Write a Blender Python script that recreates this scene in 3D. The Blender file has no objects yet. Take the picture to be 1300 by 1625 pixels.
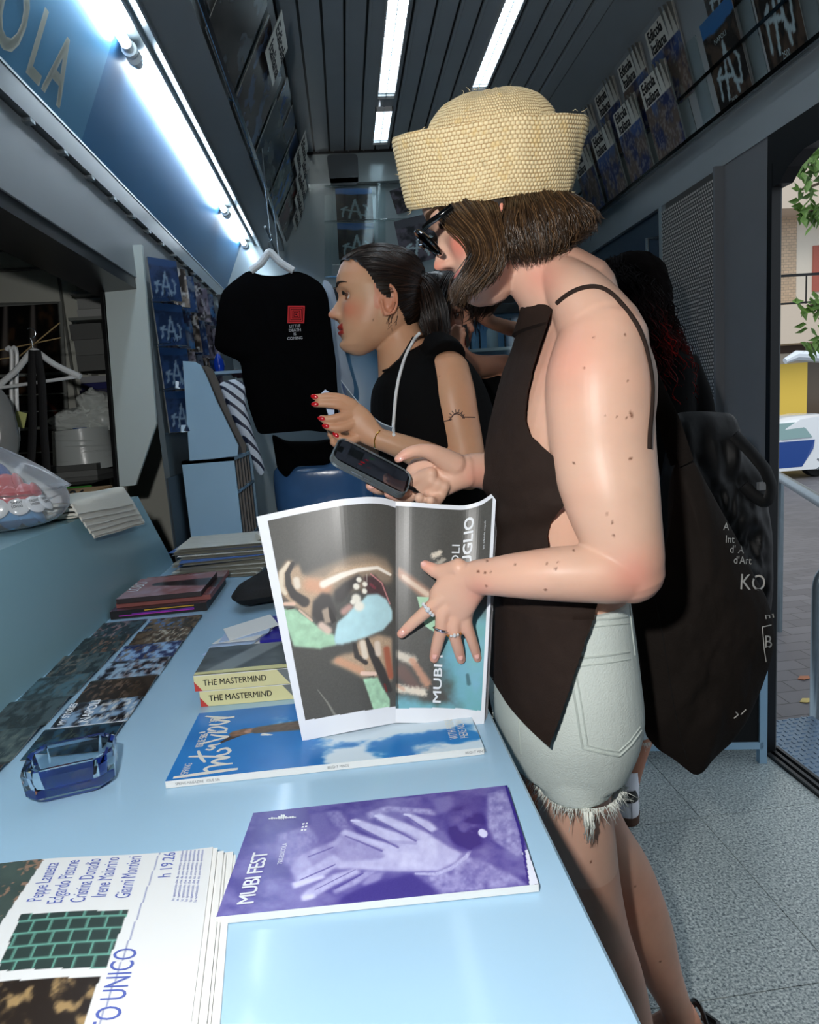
import bpy, math, random
import numpy as np
from mathutils import Vector, Matrix
SC = bpy.context.scene
COL = SC.collection
random.seed(7); RNG = np.random.default_rng(7)

# ------------------------------------------------------------------ camera
EYE = np.array([0.0, 0.0, 1.32]); FPX = 1050.0
_ps, _th, _ro = (math.radians(a) for a in (4.84, 8.7, 4.29))
_h = np.array([math.sin(_ps), math.cos(_ps), 0.0])
CF = math.cos(_th)*_h - math.sin(_th)*np.array([0, 0, 1.0])
_r0 = np.array([math.cos(_ps), -math.sin(_ps), 0.0]); _u0 = np.cross(_r0, CF)
CU = math.cos(_ro)*_u0 + math.sin(_ro)*_r0
CR = math.cos(_ro)*_r0 - math.sin(_ro)*_u0
cam_d = bpy.data.cameras.new('camera'); cam = bpy.data.objects.new('camera', cam_d); COL.objects.link(cam)
cam_d.sensor_width = 36.0; cam_d.lens = FPX/1625.0*36.0; cam_d.clip_start = 0.02; cam_d.clip_end = 200
M = Matrix.Identity(4)
for i in range(3):
    M[i][0] = CR[i]; M[i][1] = CU[i]; M[i][2] = -CF[i]; M[i][3] = EYE[i]
cam.matrix_world = M
SC.camera = cam

# ------------------------------------------------------------------ exposure, sky, flash
SC.view_settings.view_transform = 'Standard'; SC.view_settings.look = 'None'
SC.view_settings.exposure = 0.0; SC.view_settings.gamma = 1.0; SC.view_settings.use_curve_mapping = False
W = bpy.data.worlds.new('sky'); SC.world = W; W.use_nodes = True
_nt = W.node_tree; _nt.nodes.clear()
_o = _nt.nodes.new('ShaderNodeOutputWorld'); _b = _nt.nodes.new('ShaderNodeBackground')
_b.inputs[0].default_value = (0.80, 0.90, 1.0, 1); _b.inputs[1].default_value = 1.0
_nt.links.new(_b.outputs[0], _o.inputs[0])

def add_light(name, typ, loc, energy, color=(1, 1, 1), size=0.1, target=None, size_y=None, **kw):
    d = bpy.data.lights.new(name, typ); d.energy = energy; d.color = color
    if typ == 'AREA':
        d.size = size
        if size_y: d.shape = 'RECTANGLE'; d.size_y = size_y
    elif typ in ('POINT', 'SPOT'): d.shadow_soft_size = size
    for k, v in kw.items(): setattr(d, k, v)
    o = bpy.data.objects.new(name, d); COL.objects.link(o); o.location = loc
    if target is not None:
        o.rotation_euler = (Vector(target)-Vector(loc)).to_track_quat('-Z', 'Y').to_euler()
    return o
# the photographer's flash, held up and to the left of the lens
add_light('camera_flash', 'SPOT', (-0.14, 0.02, 1.50), 38, (1.0, 0.985, 0.96), 0.022, target=(0.18, 1.2, 1.05), spot_size=math.radians(125), spot_blend=0.6)
# even daylight from the street
add_light('street_daylight', 'SUN', (12, 6, 12), 1.6, (1.0, 0.97, 0.92), target=(16, 14, 0), angle=0.6)

# ------------------------------------------------------------------ points laid out from the lens
def ray(x, y): return CF + (x-650.0)/FPX*CR - (y-812.5)/FPX*CU
def aY(x, y, Y): d = ray(x, y); return EYE + d*(Y/d[1])
def aX(x, y, X): d = ray(x, y); return EYE + d*(X/d[0])
def aZ(x, y, Z): d = ray(x, y); return EYE + d*((Z-EYE[2])/d[2])
def dep(p): return float((np.asarray(p)-EYE) @ CF)

def lin(c):
    c = np.asarray(c, float)
    if c.size and c.max() > 1.001: c = c/255.0
    return np.where(c <= 0.04045, c/12.92, ((c+0.055)/1.055)**2.4)

# ------------------------------------------------------------------ materials
MATS = {}
def mat(name, col=(200, 200, 200), rough=0.5, metal=0.0, var=0.0, vscale=20.0, bump=0.0, bscale=60.0, spec=0.5,
        trans=0.0, alpha=1.0, emit=0.0, attr=False, sss=0.0, coat=0.0, ior=1.45, sheen=0.0, wave=None):
    if name in MATS: return MATS[name]
    m = bpy.data.materials.new(name); MATS[name] = m; m.use_nodes = True
    n = m.node_tree.nodes; L = m.node_tree.links; p = n['Principled BSDF']
    c = tuple(lin(col))+(1,)
    p.inputs['Base Color'].default_value = c
    p.inputs['Roughness'].default_value = rough; p.inputs['Metallic'].default_value = metal
    p.inputs['Specular IOR Level'].default_value = spec; p.inputs['IOR'].default_value = ior
    p.inputs['Transmission Weight'].default_value = trans; p.inputs['Alpha'].default_value = alpha
    p.inputs['Coat Weight'].default_value = coat; p.inputs['Coat Roughness'].default_value = 0.08
    if sheen: p.inputs['Sheen Weight'].default_value = sheen
    if sss:
        p.inputs['Subsurface Weight'].default_value = sss; p.inputs['Subsurface Radius'].default_value = (0.012, 0.005, 0.003)
        p.inputs['Subsurface Scale'].default_value = 0.35
    if emit:
        p.inputs['Emission Color'].default_value = c; p.inputs['Emission Strength'].default_value = emit
    src = None
    if attr:
        a = n.new('ShaderNodeAttribute'); a.attribute_name = 'Col'; src = a.outputs['Color']
        L.new(src, p.inputs['Base Color'])
    if var or bump or wave:
        tc = n.new('ShaderNodeTexCoord')
    if var:
        nz = n.new('ShaderNodeTexNoise'); nz.inputs['Scale'].default_value = vscale; nz.inputs['Detail'].default_value = 5
        L.new(tc.outputs['Object'], nz.inputs['Vector'])
        mr = n.new('ShaderNodeMapRange'); mr.inputs['From Min'].default_value = 0.3; mr.inputs['From Max'].default_value = 0.7
        mr.inputs['To Min'].default_value = 1-var; mr.inputs['To Max'].default_value = 1+var*0.6
        L.new(nz.outputs[0], mr.inputs[0])
        mx = n.new('ShaderNodeVectorMath'); mx.operation = 'SCALE'
        if src is not None: L.new(src, mx.inputs[0])
        else: mx.inputs[0].default_value = c[:3]
        L.new(mr.outputs[0], mx.inputs['Scale']); L.new(mx.outputs[0], p.inputs['Base Color'])
    if bump:
        nb = n.new('ShaderNodeTexNoise'); nb.inputs['Scale'].default_value = bscale; nb.inputs['Detail'].default_value = 4
        L.new(tc.outputs['Object'], nb.inputs['Vector'])
        bm_ = n.new('ShaderNodeBump'); bm_.inputs['Strength'].default_value = bump; bm_.inputs['Distance'].default_value = 0.003
        L.new(nb.outputs[0], bm_.inputs['Height']); L.new(bm_.outputs[0], p.inputs['Normal'])
    return m
def glass(name, col=(235, 245, 245), rough=0.02, alpha=0.18):
    # thin clear sheet: part see-through, part glossy, the same for every ray
    if name in MATS: return MATS[name]
    m = bpy.data.materials.new(name); MATS[name] = m; m.use_nodes = True
    n = m.node_tree.nodes; L = m.node_tree.links; n.clear()
    o = n.new('ShaderNodeOutputMaterial'); g = n.new('ShaderNodeBsdfPrincipled'); t = n.new('ShaderNodeBsdfTransparent')
    if alpha < .08: g = n.new('ShaderNodeBsdfGlossy'); g.inputs['Color'].default_value = (1, 1, 1, 1)
    else: g.inputs['Base Color'].default_value = tuple(lin(col))+(1,)
    g.inputs['Roughness'].default_value = rough
    t.inputs[0].default_value = tuple(lin(col)**0.3)+(1,)
    f = n.new('ShaderNodeFresnel'); f.inputs[0].default_value = 1.45
    ad = n.new('ShaderNodeMath'); ad.operation = 'ADD'; ad.inputs[1].default_value = alpha
    mx = n.new('ShaderNodeMixShader'); L.new(f.outputs[0], ad.inputs[0]); L.new(ad.outputs[0], mx.inputs[0])
    L.new(t.outputs[0], mx.inputs[1]); L.new(g.outputs[0], mx.inputs[2]); L.new(mx.outputs[0], o.inputs[0])
    return m

# ------------------------------------------------------------------ mesh builder
class MB:
    def __init__(s): s.v = []; s.f = []; s.m = []; s.c = []; s.n = 0; s.hc = False
    def add(s, V, Fc, m=0, col=None):
        V = np.asarray(V, float).reshape(-1, 3); b = s.n
        s.v.append(V); s.n += len(V)
        s.f += [tuple(int(i)+b for i in q) for q in Fc]; s.m += [m]*len(Fc)
        if col is None: s.c.append(np.ones((len(V), 3))*0.8)
        else:
            s.hc = True; cc = np.asarray(col, float)
            s.c.append(np.tile(cc, (len(V), 1)) if cc.ndim == 1 else cc)
        return s
    def box(s, lo, hi, m=0, col=None, bev=0.0):
        x0, y0, z0 = lo; x1, y1, z1 = hi
        V = [(x0, y0, z0), (x1, y0, z0), (x1, y1, z0), (x0, y1, z0), (x0, y0, z1), (x1, y0, z1), (x1, y1, z1), (x0, y1, z1)]
        return s.add(V, [(0, 3, 2, 1), (4, 5, 6, 7), (0, 1, 5, 4), (1, 2, 6, 5), (2, 3, 7, 6), (3, 0, 4, 7)], m, col)
    def hexa(s, bot, top, m=0, col=None):
        k = len(bot); V = list(bot)+list(top)
        Fc = [tuple(range(k-1, -1, -1)), tuple(range(k, 2*k))]+[(i, (i+1) % k, k+(i+1) % k, k+i) for i in range(k)]
        return s.add(V, Fc, m, col)
    def prism(s, poly, vec, m=0, col=None):
        P = np.asarray(poly, float); return s.hexa(P, P+np.asarray(vec, float), m, col)
    def tube(s, path, r, k=10, m=0, col=None, cap=True, up=None, flat=1.0):
        P = np.asarray(path, float); n = len(P); r = np.broadcast_to(np.asarray(r, float), (n,))
        T = np.gradient(P, axis=0); T /= (np.linalg.norm(T, axis=1)[:, None]+1e-12)
        a = np.array(up if up is not None else ((0, 0, 1) if abs(T[0][2]) < .9 else (1, 0, 0)), float)
        V = []
        ang = np.arange(k)*2*math.pi/k
        for i in range(n):
            a = a - T[i]*(a @ T[i]); a /= (np.linalg.norm(a)+1e-12); b = np.cross(T[i], a)
            V.append(P[i]+r[i]*(np.cos(ang)[:, None]*a*flat+np.sin(ang)[:, None]*b))
        V = np.vstack(V)
        Fc = [(i*k+j, i*k+(j+1) % k, (i+1)*k+(j+1) % k, (i+1)*k+j) for i in range(n-1) for j in range(k)]
        if cap: Fc += [tuple(range(k-1, -1, -1)), tuple((n-1)*k+j for j in range(k))]
        return s.add(V, Fc, m, col)
    def grid(s, G, m=0, col=None, closeu=False, flip=False):
        G = np.asarray(G, float); a, b = G.shape[:2]; Fc = []
        ib = b if closeu else b-1
        for i in range(a-1):
            for j in range(ib):
                q = (i*b+j, i*b+(j+1) % b, (i+1)*b+(j+1) % b, (i+1)*b+j)
                Fc.append(q[::-1] if flip else q)
        return s.add(G.reshape(-1, 3), Fc, m, None if col is None else (np.asarray(col).reshape(-1, 3) if np.asarray(col).ndim == 3 else col))
    def ball(s, c, r, m=0, col=None, k=16, q=10, rot=None):
        r = np.broadcast_to(np.asarray(r, float), (3,)); th = np.linspace(0, math.pi, q+1); ph = np.arange(k)*2*math.pi/k
        G = np.stack([np.outer(np.sin(th), np.cos(ph)), np.outer(np.sin(th), np.sin(ph)), np.outer(np.cos(th), np.ones(k))], -1)*r
        if rot is not None: G = G @ np.asarray(rot).T
        return s.grid(G+np.asarray(c), m, col, closeu=True)
    def lathe(s, prof, c=(0, 0, 0), k=32, m=0, col=None, axis=None):
        ph = np.arange(k)*2*math.pi/k
        G = np.array([[(r*math.cos(a), r*math.sin(a), z) for a in ph] for r, z in prof])
        if axis is not None: G = G @ np.asarray(axis).T
        return s.grid(G+np.asarray(c), m, col, closeu=True)
    def build(s, name, mats, parent=None, smooth=True, sharp=35):
        me = bpy.data.meshes.new(name); V = np.vstack(s.v)
        me.from_pydata(V.tolist(), [], s.f)
        if not isinstance(mats, (list, tuple)): mats = [mats]
        for q in mats: me.materials.append(q)
        if len(mats) > 1: me.polygons.foreach_set('material_index', s.m)
        if s.hc:
            ca = me.color_attributes.new('Col', 'FLOAT_COLOR', 'POINT')
            ca.data.foreach_set('color', np.hstack([np.vstack(s.c), np.ones((len(V), 1))]).ravel())
        if smooth:
            me.polygons.foreach_set('use_smooth', [True]*len(me.polygons))
            me.update(); me.set_sharp_from_angle(angle=math.radians(sharp))
        me.update()
        o = bpy.data.objects.new(name, me); COL.objects.link(o)
        if parent is not None: o.parent = parent; o.matrix_parent_inverse = parent_inv(parent)
        return o
def parent_inv(p): return Matrix.Translation(-Vector(p.location)) if p.type == 'EMPTY' else Matrix.Identity(4)
def tag(o, label, cat, group=None):
    o['label'] = label; o['category'] = cat
    if group: o['group'] = group
    return o
def struct(o): o['kind'] = 'structure'; return o
def thing(name, label, cat, loc=(0, 0, 0), group=None):
    o = bpy.data.objects.new(name, None); COL.objects.link(o); o.location = Vector([float(t) for t in loc]); o.empty_display_size = .05
    return tag(o, label, cat, group)

# ------------------------------------------------------------------ lettering
_tc = {}
def text_mesh(s, bold=0.0, space=1.0, sx=1.0, shear=0.0, line=1.0, align='LEFT'):
    """2-D lettering, cap height 1, as (verts, faces)"""
    key = (s, bold, space, sx, shear, line, align)
    if key in _tc: return _tc[key]
    if bold:
        V, Fc = text_mesh(s, 0.0, space, sx, shear, line, align); n_ = len(V); b_ = abs(bold)*1.6
        off = [(0, 0), (b_, 0), (b_, b_*.8), (0, b_*.8)] if bold > .0 else [(0, 0)]
        r = (np.vstack([V+np.array((a, c, .0)) for a, c in off]), [tuple(i+n_*k for i in q) for k in range(len(off)) for q in Fc])
        _tc[key] = r; return r
    cu = bpy.data.curves.new('t', 'FONT'); cu.body = s; cu.space_character = space; cu.space_line = line
    cu.shear = shear; cu.resolution_u = 3; cu.size = 1.0; cu.align_x = align
    ob = bpy.data.objects.new('t', cu); me = ob.to_mesh()
    V = np.array([v.co[:] for v in me.vertices]).reshape(-1, 3); Fc = [tuple(p.vertices) for p in me.polygons]
    ob.to_mesh_clear(); bpy.data.objects.remove(ob); bpy.data.curves.remove(cu)
    V = V/0.70; V[:, 0] *= sx; V[:, 2] = 0
    _tc[key] = (V, Fc); return V, Fc
def put_text(mb, s, fmap, u0, v0, h, m=1, col=None, rot=0.0, **kw):
    """lettering on a surface fmap(u, v) -> points; h = cap height in (u, v) units, rot in degrees"""
    V, Fc = text_mesh(s, **kw)
    if not len(V): return
    a = math.radians(rot); x = V[:, 0]*h; y = V[:, 1]*h
    Q = np.asarray(fmap(u0+x*math.cos(a)-y*math.sin(a), v0+x*math.sin(a)+y*math.cos(a)), float)
    if kw.get('bold'):
        q = Fc[0]; nn = np.cross(Q[q[1]]-Q[q[0]], Q[q[2]]-Q[q[0]]); nn /= np.linalg.norm(nn)+1e-12
        if nn @ (EYE-Q[q[0]]) < 0: nn = -nn
        k_ = np.repeat(np.arange(4), len(Q)//4); Q = Q+nn*(k_*.00012)[:, None]
    mb.add(Q, Fc, m, col)

# ------------------------------------------------------------------ printed pictures
def vnoise(x, y, seed=0, oct=4):
    t = 0; am = 1; tot = 0; x = np.asarray(x, float); y = np.asarray(y, float)
    for o in range(oct):
        xi = np.floor(x).astype(int); yi = np.floor(y).astype(int); fx = x-xi; fy = y-yi
        fx = fx*fx*(3-2*fx); fy = fy*fy*(3-2*fy)
        def h(i, j):
            q = (i*374761393+j*668265263+(seed+o)*974634777) & 0xffffffff
            q = ((q ^ (q >> 13))*1274126177) & 0xffffffff
            return ((q ^ (q >> 16)) & 0xffff)/65535.0
        v = (h(xi, yi)*(1-fx)+h(xi+1, yi)*fx)*(1-fy)+(h(xi, yi+1)*(1-fx)+h(xi+1, yi+1)*fx)*fy
        t = t+v*am; tot += am; am *= .5; x = x*2+3.1; y = y*2+7.7
    return t/tot
def sst(a, b, x): t = np.clip((x-a)/(b-a+1e-9), 0, 1); return t*t*(3-2*t)
def mixc(A, B, t):
    t = np.asarray(t)[..., None]; return np.asarray(A)*(1-t)+np.asarray(B)*t
def seg(u, v, p, q, r0, r1, soft=.3):
    """1 inside a tapered stroke from p to q"""
    p = np.array(p, float); q = np.array(q, float); d = q-p; t = np.clip(((u-p[0])*d[0]+(v-p[1])*d[1])/(d@d+1e-9), 0, 1)
    dd = np.hypot(u-p[0]-t*d[0], v-p[1]-t*d[1]); r = r0+(r1-r0)*t
    return 1-sst(r*(1-soft), r*(1+soft*.3), dd)
def inpoly(u, v, P):
    r = np.zeros(np.shape(u), bool); n = len(P); j = n-1
    for i in range(n):
        xi, yi = P[i]; xj, yj = P[j]
        c = ((yi > v) != (yj > v)) & (u < (xj-xi)*(v-yi)/(yj-yi+1e-12)+xi); r ^= c; j = i
    return r
def to_px(P):
    D = np.asarray(P, float)-EYE; k = D @ CF; return 650+FPX*(D @ CR)/k, 812.5-FPX*(D @ CU)/k
def blur(a, n):
    for _ in range(n):
        a = (np.roll(a, 1, 0)+np.roll(a, -1, 0)+2*a)/4; a = (np.roll(a, 1, 1)+np.roll(a, -1, 1)+2*a)/4
    return a
class Paint:
    """soft brush and polygon painting on a picture grid"""
    def __init__(s, x, y, C): s.x, s.y, s.C = x, y, C
    def poly(s, P, c, b=2, k=1.0, nz=0.0, sc=14): m_ = blur(inpoly(s.x, s.y, P).astype(float), b)*k; s._p(m_, c, nz, sc)
    def st(s, pts, w, c, k=1.0, soft=.5, nz=0.0, sc=14):
        w = np.broadcast_to(w, (len(pts),)); m_ = 0
        for i in range(len(pts)-1): m_ = np.maximum(m_, seg(s.x, s.y, pts[i], pts[i+1], w[i], w[i+1], soft))
        s._p(m_*k, c, nz, sc)
    def _p(s, m_, c, nz, sc):
        t = 1+nz*(vnoise(s.x/sc, s.y/sc, 77, 3)-.5)*2 if nz else np.ones(s.x.shape); s.C = s.C*(1-m_[..., None])+np.array(c, float)*t[..., None]*m_[..., None]
def uvg(nu, nv): return np.meshgrid(np.linspace(0, 1, nu), np.linspace(0, 1, nv))
def quadmap(P00, P10, P11, P01, nrm=None, off=0.0):
    P00, P10, P11, P01 = (np.asarray(p, float) for p in (P00, P10, P11, P01))
    n = np.cross(P10-P00, P01-P00); n /= np.linalg.norm(n)
    if nrm is not None and n @ np.asarray(nrm) < 0: n = -n
    def f(u, v, d=off):
        u = np.asarray(u, float)[..., None]; v = np.asarray(v, float)[..., None]
        return P00*(1-u)*(1-v)+P10*u*(1-v)+P11*u*v+P01*(1-u)*v+n*d
    f.n = n
    return f
PRINT = mat('printed_paper', attr=True, rough=0.35, spec=0.4)
GLOSS = mat('glossy_printed_cover', attr=True, rough=0.22, spec=0.5)
PAPER = mat('white_paper', (226, 228, 226), 0.7)
INK = mat('black_ink', (18, 18, 20), 0.5)
WHITEINK = mat('white_ink', (228, 234, 240), 0.5)

def print_block(name, f, th, img, nu, nv, mats, parent=None, texts=(), edge=0, back=True, lines=0):
    """flat printed thing: picture on the face f(u,v) and a body of thickness th behind it"""
    mb = MB(); u, v = uvg(nu, nv); G = f(u, v, 0.0); flip = np.cross(G[0, 1]-G[0, 0], G[1, 0]-G[0, 0]) @ f.n < 0
    mb.grid(G, 0, lin(np.clip(img(u, v), 0, 1)), flip=flip)
    # side wall and back from a coarser ring
    a = np.linspace(0, 1, 17); ring = np.concatenate([np.c_[a[:-1], 0*a[:-1]], np.c_[0*a[:-1]+1, a[:-1]], np.c_[1-a[:-1], 0*a[:-1]+1], np.c_[0*a[:-1], 1-a[:-1]]])
    top = f(ring[:, 0], ring[:, 1], -0.00005); bot = f(ring[:, 0], ring[:, 1], -th); k = len(ring)
    mb.add(np.vstack([top, bot]), [(i, (i+1) % k, k+(i+1) % k, k+i) for i in range(k)], 1, lin((228, 230, 230)))
    ub, vb = uvg(25, 25); mb.grid(f(ub, vb, -th), 1, lin((228, 230, 230)), flip=not flip)
    for t in texts:
        t = dict(t); s_ = t.pop('s'); u0 = t.pop('u'); v0 = t.pop('v'); h = t.pop('h'); c = t.pop('c', None); asp = t.pop('asp', 1.0); dd = t.pop('d', 0.0004)
        g = (lambda uu, vv, u0=u0, v0=v0, asp=asp, dd=dd: f(u0+(uu-u0)/asp, vv, dd))
        put_text(mb, s_, g, u0, v0, h, 2, None if c is None else lin(c), **t)
    return mb.build(name, mats, parent, smooth=False)
# ================================================================== the kiosk
CZ, YB, XL, XR, TZ, LZ = 2.75, 3.92, -0.605, 1.40, 0.88, 1.137
GREY = mat('grey_enamel', (120, 128, 130), 0.35, 0.2, var=0.05, vscale=3)
CEIL = mat('ceiling_slat_metal', (178, 186, 190), 0.3, 0.1, var=0.06, vscale=4)
DARK = mat('dark_frame_metal', (16, 17, 19), 0.45, 0.2)
CHAR = mat('charcoal_panel', (122, 124, 128), 0.5, 0.1, var=0.05, vscale=5)
BLUE = mat('light_blue_lacquer', (163, 200, 226), 0.26, var=0.03, vscale=4, coat=0.3)
SAGE = mat('counter_front_blue', (142, 182, 194), 0.3, var=0.05, vscale=2.5)
STEEL = mat('brushed_steel', (170, 180, 184), 0.25, 0.9)
ALU = mat('aluminium_trim', (178, 190, 194), 0.3, 0.6, var=0.05, vscale=8)
WHITE = mat('white_plastic', (225, 228, 228), 0.35)
CLEAR = glass('clear_acrylic', (225, 240, 240), 0.05, 0.015)
BLACKP = mat('black_plastic', (10, 10, 11), 0.3)

# granite floor
def granite():
    m = bpy.data.materials.new('speckled_granite'); m.use_nodes = True
    n = m.node_tree.nodes; L = m.node_tree.links; p = n['Principled BSDF']; p.inputs['Roughness'].default_value = 0.28
    tc = n.new('ShaderNodeTexCoord')
    v = n.new('ShaderNodeTexNoise'); v.inputs['Scale'].default_value = 150; v.inputs['Detail'].default_value = 4; v.inputs['Roughness'].default_value = .7
    w = n.new('ShaderNodeTexVoronoi'); w.inputs['Scale'].default_value = 230
    L.new(tc.outputs['Object'], v.inputs['Vector']); L.new(tc.outputs['Object'], w.inputs['Vector'])
    r = n.new('ShaderNodeValToRGB'); e = r.color_ramp.elements
    e[0].position = 0.36; e[0].color = (*lin((84, 96, 102)), 1); e[1].position = 0.60; e[1].color = (*lin((226, 232, 230)), 1)
    a = e.new(0.45); a.color = (*lin((158, 170, 172)), 1); a = e.new(0.52); a.color = (*lin((196, 206, 204)), 1)
    L.new(v.outputs[0], r.inputs[0])
    r2 = n.new('ShaderNodeValToRGB'); r2.color_ramp.elements[0].position = 0.0; r2.color_ramp.elements[1].position = 1
    r2.color_ramp.elements[0].color = (.72, .74, .76, 1); r2.color_ramp.elements[1].color = (1.1, 1.1, 1.08, 1)
    L.new(w.outputs['Color'], r2.inputs[0])
    x = n.new('ShaderNodeVectorMath'); x.operation = 'MULTIPLY'; L.new(r.outputs[0], x.inputs[0]); L.new(r2.outputs[0], x.inputs[1])
    L.new(x.outputs[0], p.inputs['Base Color']); return m
GRAN = granite()
mb = MB(); jx = [-2.3, -1.0, 0.39, 0.99, 1.40]; jy = [-1.2, 0.0, 0.61, 1.21, 1.81, 2.41, 3.01, 3.92]
for i in range(len(jx)-1):
    for j in range(len(jy)-1):
        mb.box((jx[i]+.0012, jy[j]+.0012, -.03), (jx[i+1]-.0012, jy[j+1]-.0012, 0), 0)
mb.box((-2.3, -1.2, -.035), (1.40, 3.92, -.003), 1)
struct(mb.build('floor', [GRAN, mat('floor_joint', (50, 56, 60), .8)], smooth=False))

# ceiling of long pressed slats
mb = MB(); x = -.125; w = .083
while x < 1.10:
    x1 = min(x+w, 1.115)
    mb.hexa([(x+.004, -1.2, CZ), (x1-.006, -1.2, CZ), (x1-.006, YB, CZ), (x+.004, YB, CZ)], [(x+.004, -1.2, CZ+.01), (x1-.006, -1.2, CZ+.01), (x1-.006, YB, CZ+.01), (x+.004, YB, CZ+.01)], 0)
    mb.box((x+.016, -1.2, CZ-.003), (x+.022, YB, CZ), 0)
    x += w
mb.box((-.14, -1.2, CZ+.012), (1.13, YB, CZ+.03), 1)
mb.box((-.135, 2.2, CZ-.012), (-.115, 3.92, CZ+.01), 1); mb.box((-.13, YB-.03, CZ-.012), (1.12, YB, CZ+.01), 1)
struct(mb.build('ceiling', [CEIL, BLACKP], smooth=False))

# right wall: header, rack backing, upper strip, panels
mb = MB()
mb.box((XR, -1.2, 2.09), (XR+.05, YB, 2.235), 0)
mb.box((XR-.012, -1.2, 2.29), (XR, YB, 2.238), 0)
mb.prism([(1.40, -1.2, 2.235), (1.27, -1.2, 2.70), (1.115, -1.2, 2.752), (1.115, -1.2, 2.80), (1.47, -1.2, 2.80), (1.47, -1.2, 2.235)], (0, YB+1.2, 0), 0)
mb.box((XR+.02, -1.2, 0), (XR+.06, .75, 2.1), 0)
struct(mb.build('wall_right', [mat('wall_grey_panel', (160, 168, 172), .4, .1, var=.05, vscale=3)], smooth=False))
# glass sliding door beyond the pillar
d = struct(MB().box((XR+.02, 2.84, .0), (XR+.035, YB-.05, 2.09)).build('door_2', [mat('blue_grey_glass', (58, 74, 92), .12, .1)], smooth=False))
MB().box((XR-.0, 2.83, .0), (XR+.04, 2.86, 2.09)).box((XR, 2.83, .0), (XR+.04, YB, .06)).build('door_frame', [ALU], d, smooth=False)
p = aX(1040, 405, XR)
MB().tube([(XR+.02, p[1], p[2]-.09), (XR-.035, p[1], p[2]-.09), (XR-.035, p[1], p[2]+.07), (XR+.02, p[1], p[2]+.07)], .009, 10).build('door_handle', [STEEL], d)

# perforated metal pillar cladding
PERF = bpy.data.materials.new('perforated_sheet'); PERF.use_nodes = True
n = PERF.node_tree.nodes; L = PERF.node_tree.links; pp = n['Principled BSDF']; pp.inputs['Roughness'].default_value = .4; pp.inputs['Metallic'].default_value = .3
uvn = n.new('ShaderNodeAttribute'); uvn.attribute_name = 'Col'
L.new(uvn.outputs['Color'], pp.inputs['Base Color'])
mb = MB(); xp = XR-.004; sp = .0150; rr = .0052; rows = int(2.06/(sp*.866))
pl = []
mb.box((xp, 2.385, .0), (XR+.05, 2.82, 2.06), 0, lin((84, 82, 80))); mb.box((xp, 2.385, 2.06), (XR+.05, 2.79, 2.088), 0, lin((84, 82, 80)))
for j in range(rows):
    z = .02+j*sp*.866
    for i in range(29):
        y = 2.395+i*sp+(sp/2 if j % 2 else 0)
        pl.append((y, z))
a6 = np.arange(6)*math.pi/3; V = []; Fc = []
for k, (y, z) in enumerate(pl):
    V += [(xp-.0006, y+rr*math.cos(t), z+rr*math.sin(t)) for t in a6]; Fc.append(tuple(range(k*6, k*6+6)))
mb.add(V, Fc, 0, lin((222, 218, 210)))
o = mb.build('perforated_pillar_cover', [PERF], smooth=False)
tag(o, 'grey perforated metal cladding on the pillar between doorway and glass door', 'pillar')
MB().box((XR-.03, 2.372, 0), (XR+.05, 2.384, 2.09)).build('edge_strip', [CHAR], o, smooth=False)

# entrance: charcoal jamb panel, dark frame, lintel, sill
d1 = struct(MB().box((XR+.005, 2.12, 0), (XR+.05, 2.372, 2.09)).build('door_1', [CHAR], smooth=False))
mb = MB(); mb.box((XR-.001, 2.095, 0), (XR+.03, 2.119, 2.0)); mb.box((XR+.03, 2.108, -.05), (XR+.042, 2.119, 2.0), 1)
mb.prism([(XR+.0, 2.12, 2.09), (XR+.0, .7, 2.09), (XR+.0, .7, 1.99), (XR+.0, 1.95, 1.99), (XR+.0, 2.02, 1.965), (XR+.0, 2.06, 1.93), (XR+.0, 2.12, 1.93)], (.045, 0, 0))
mb.box((XR, .7, 0), (XR+.07, .76, 2.09))
mb.build('door_frame', [DARK, mat('worn_grey_frame', (104, 106, 106), .5)], d1, smooth=False)
mb = MB()
for k in range(3): mb.box((XR-.0+k*.022, .7, 0), (XR+.012+k*.022, 2.12, .012+.004*k))
mb.box((XR, .7, -.05), (XR+.066, 2.12, .003))
mb.build('door_track', [mat('track_rail_metal', (74, 76, 78), .35, .6)], d1, smooth=False)
TREAD = mat('tread_plate_metal', (128, 150, 172), .3, .6, var=.1, vscale=14)
mb = MB(); mb.box((XR+.068, .7, -.05), (XR+.36, 2.35, -.012))
for i in range(60):
    for j in range(11):
        y = .72+i*.0275; x_ = XR+.08+j*.026; s_ = 1 if (i+j) % 2 else -1
        mb.box((x_-.008, y-.003, -.012), (x_+.008, y+.003, -.0095)) if s_ > 0 else mb.box((x_-.003, y-.008, -.012), (x_+.003, y+.008, -.0095))
tag(mb.build('tread_plate', [TREAD], smooth=False), 'blue grey metal tread plate outside the doorway sill', 'step')

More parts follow.
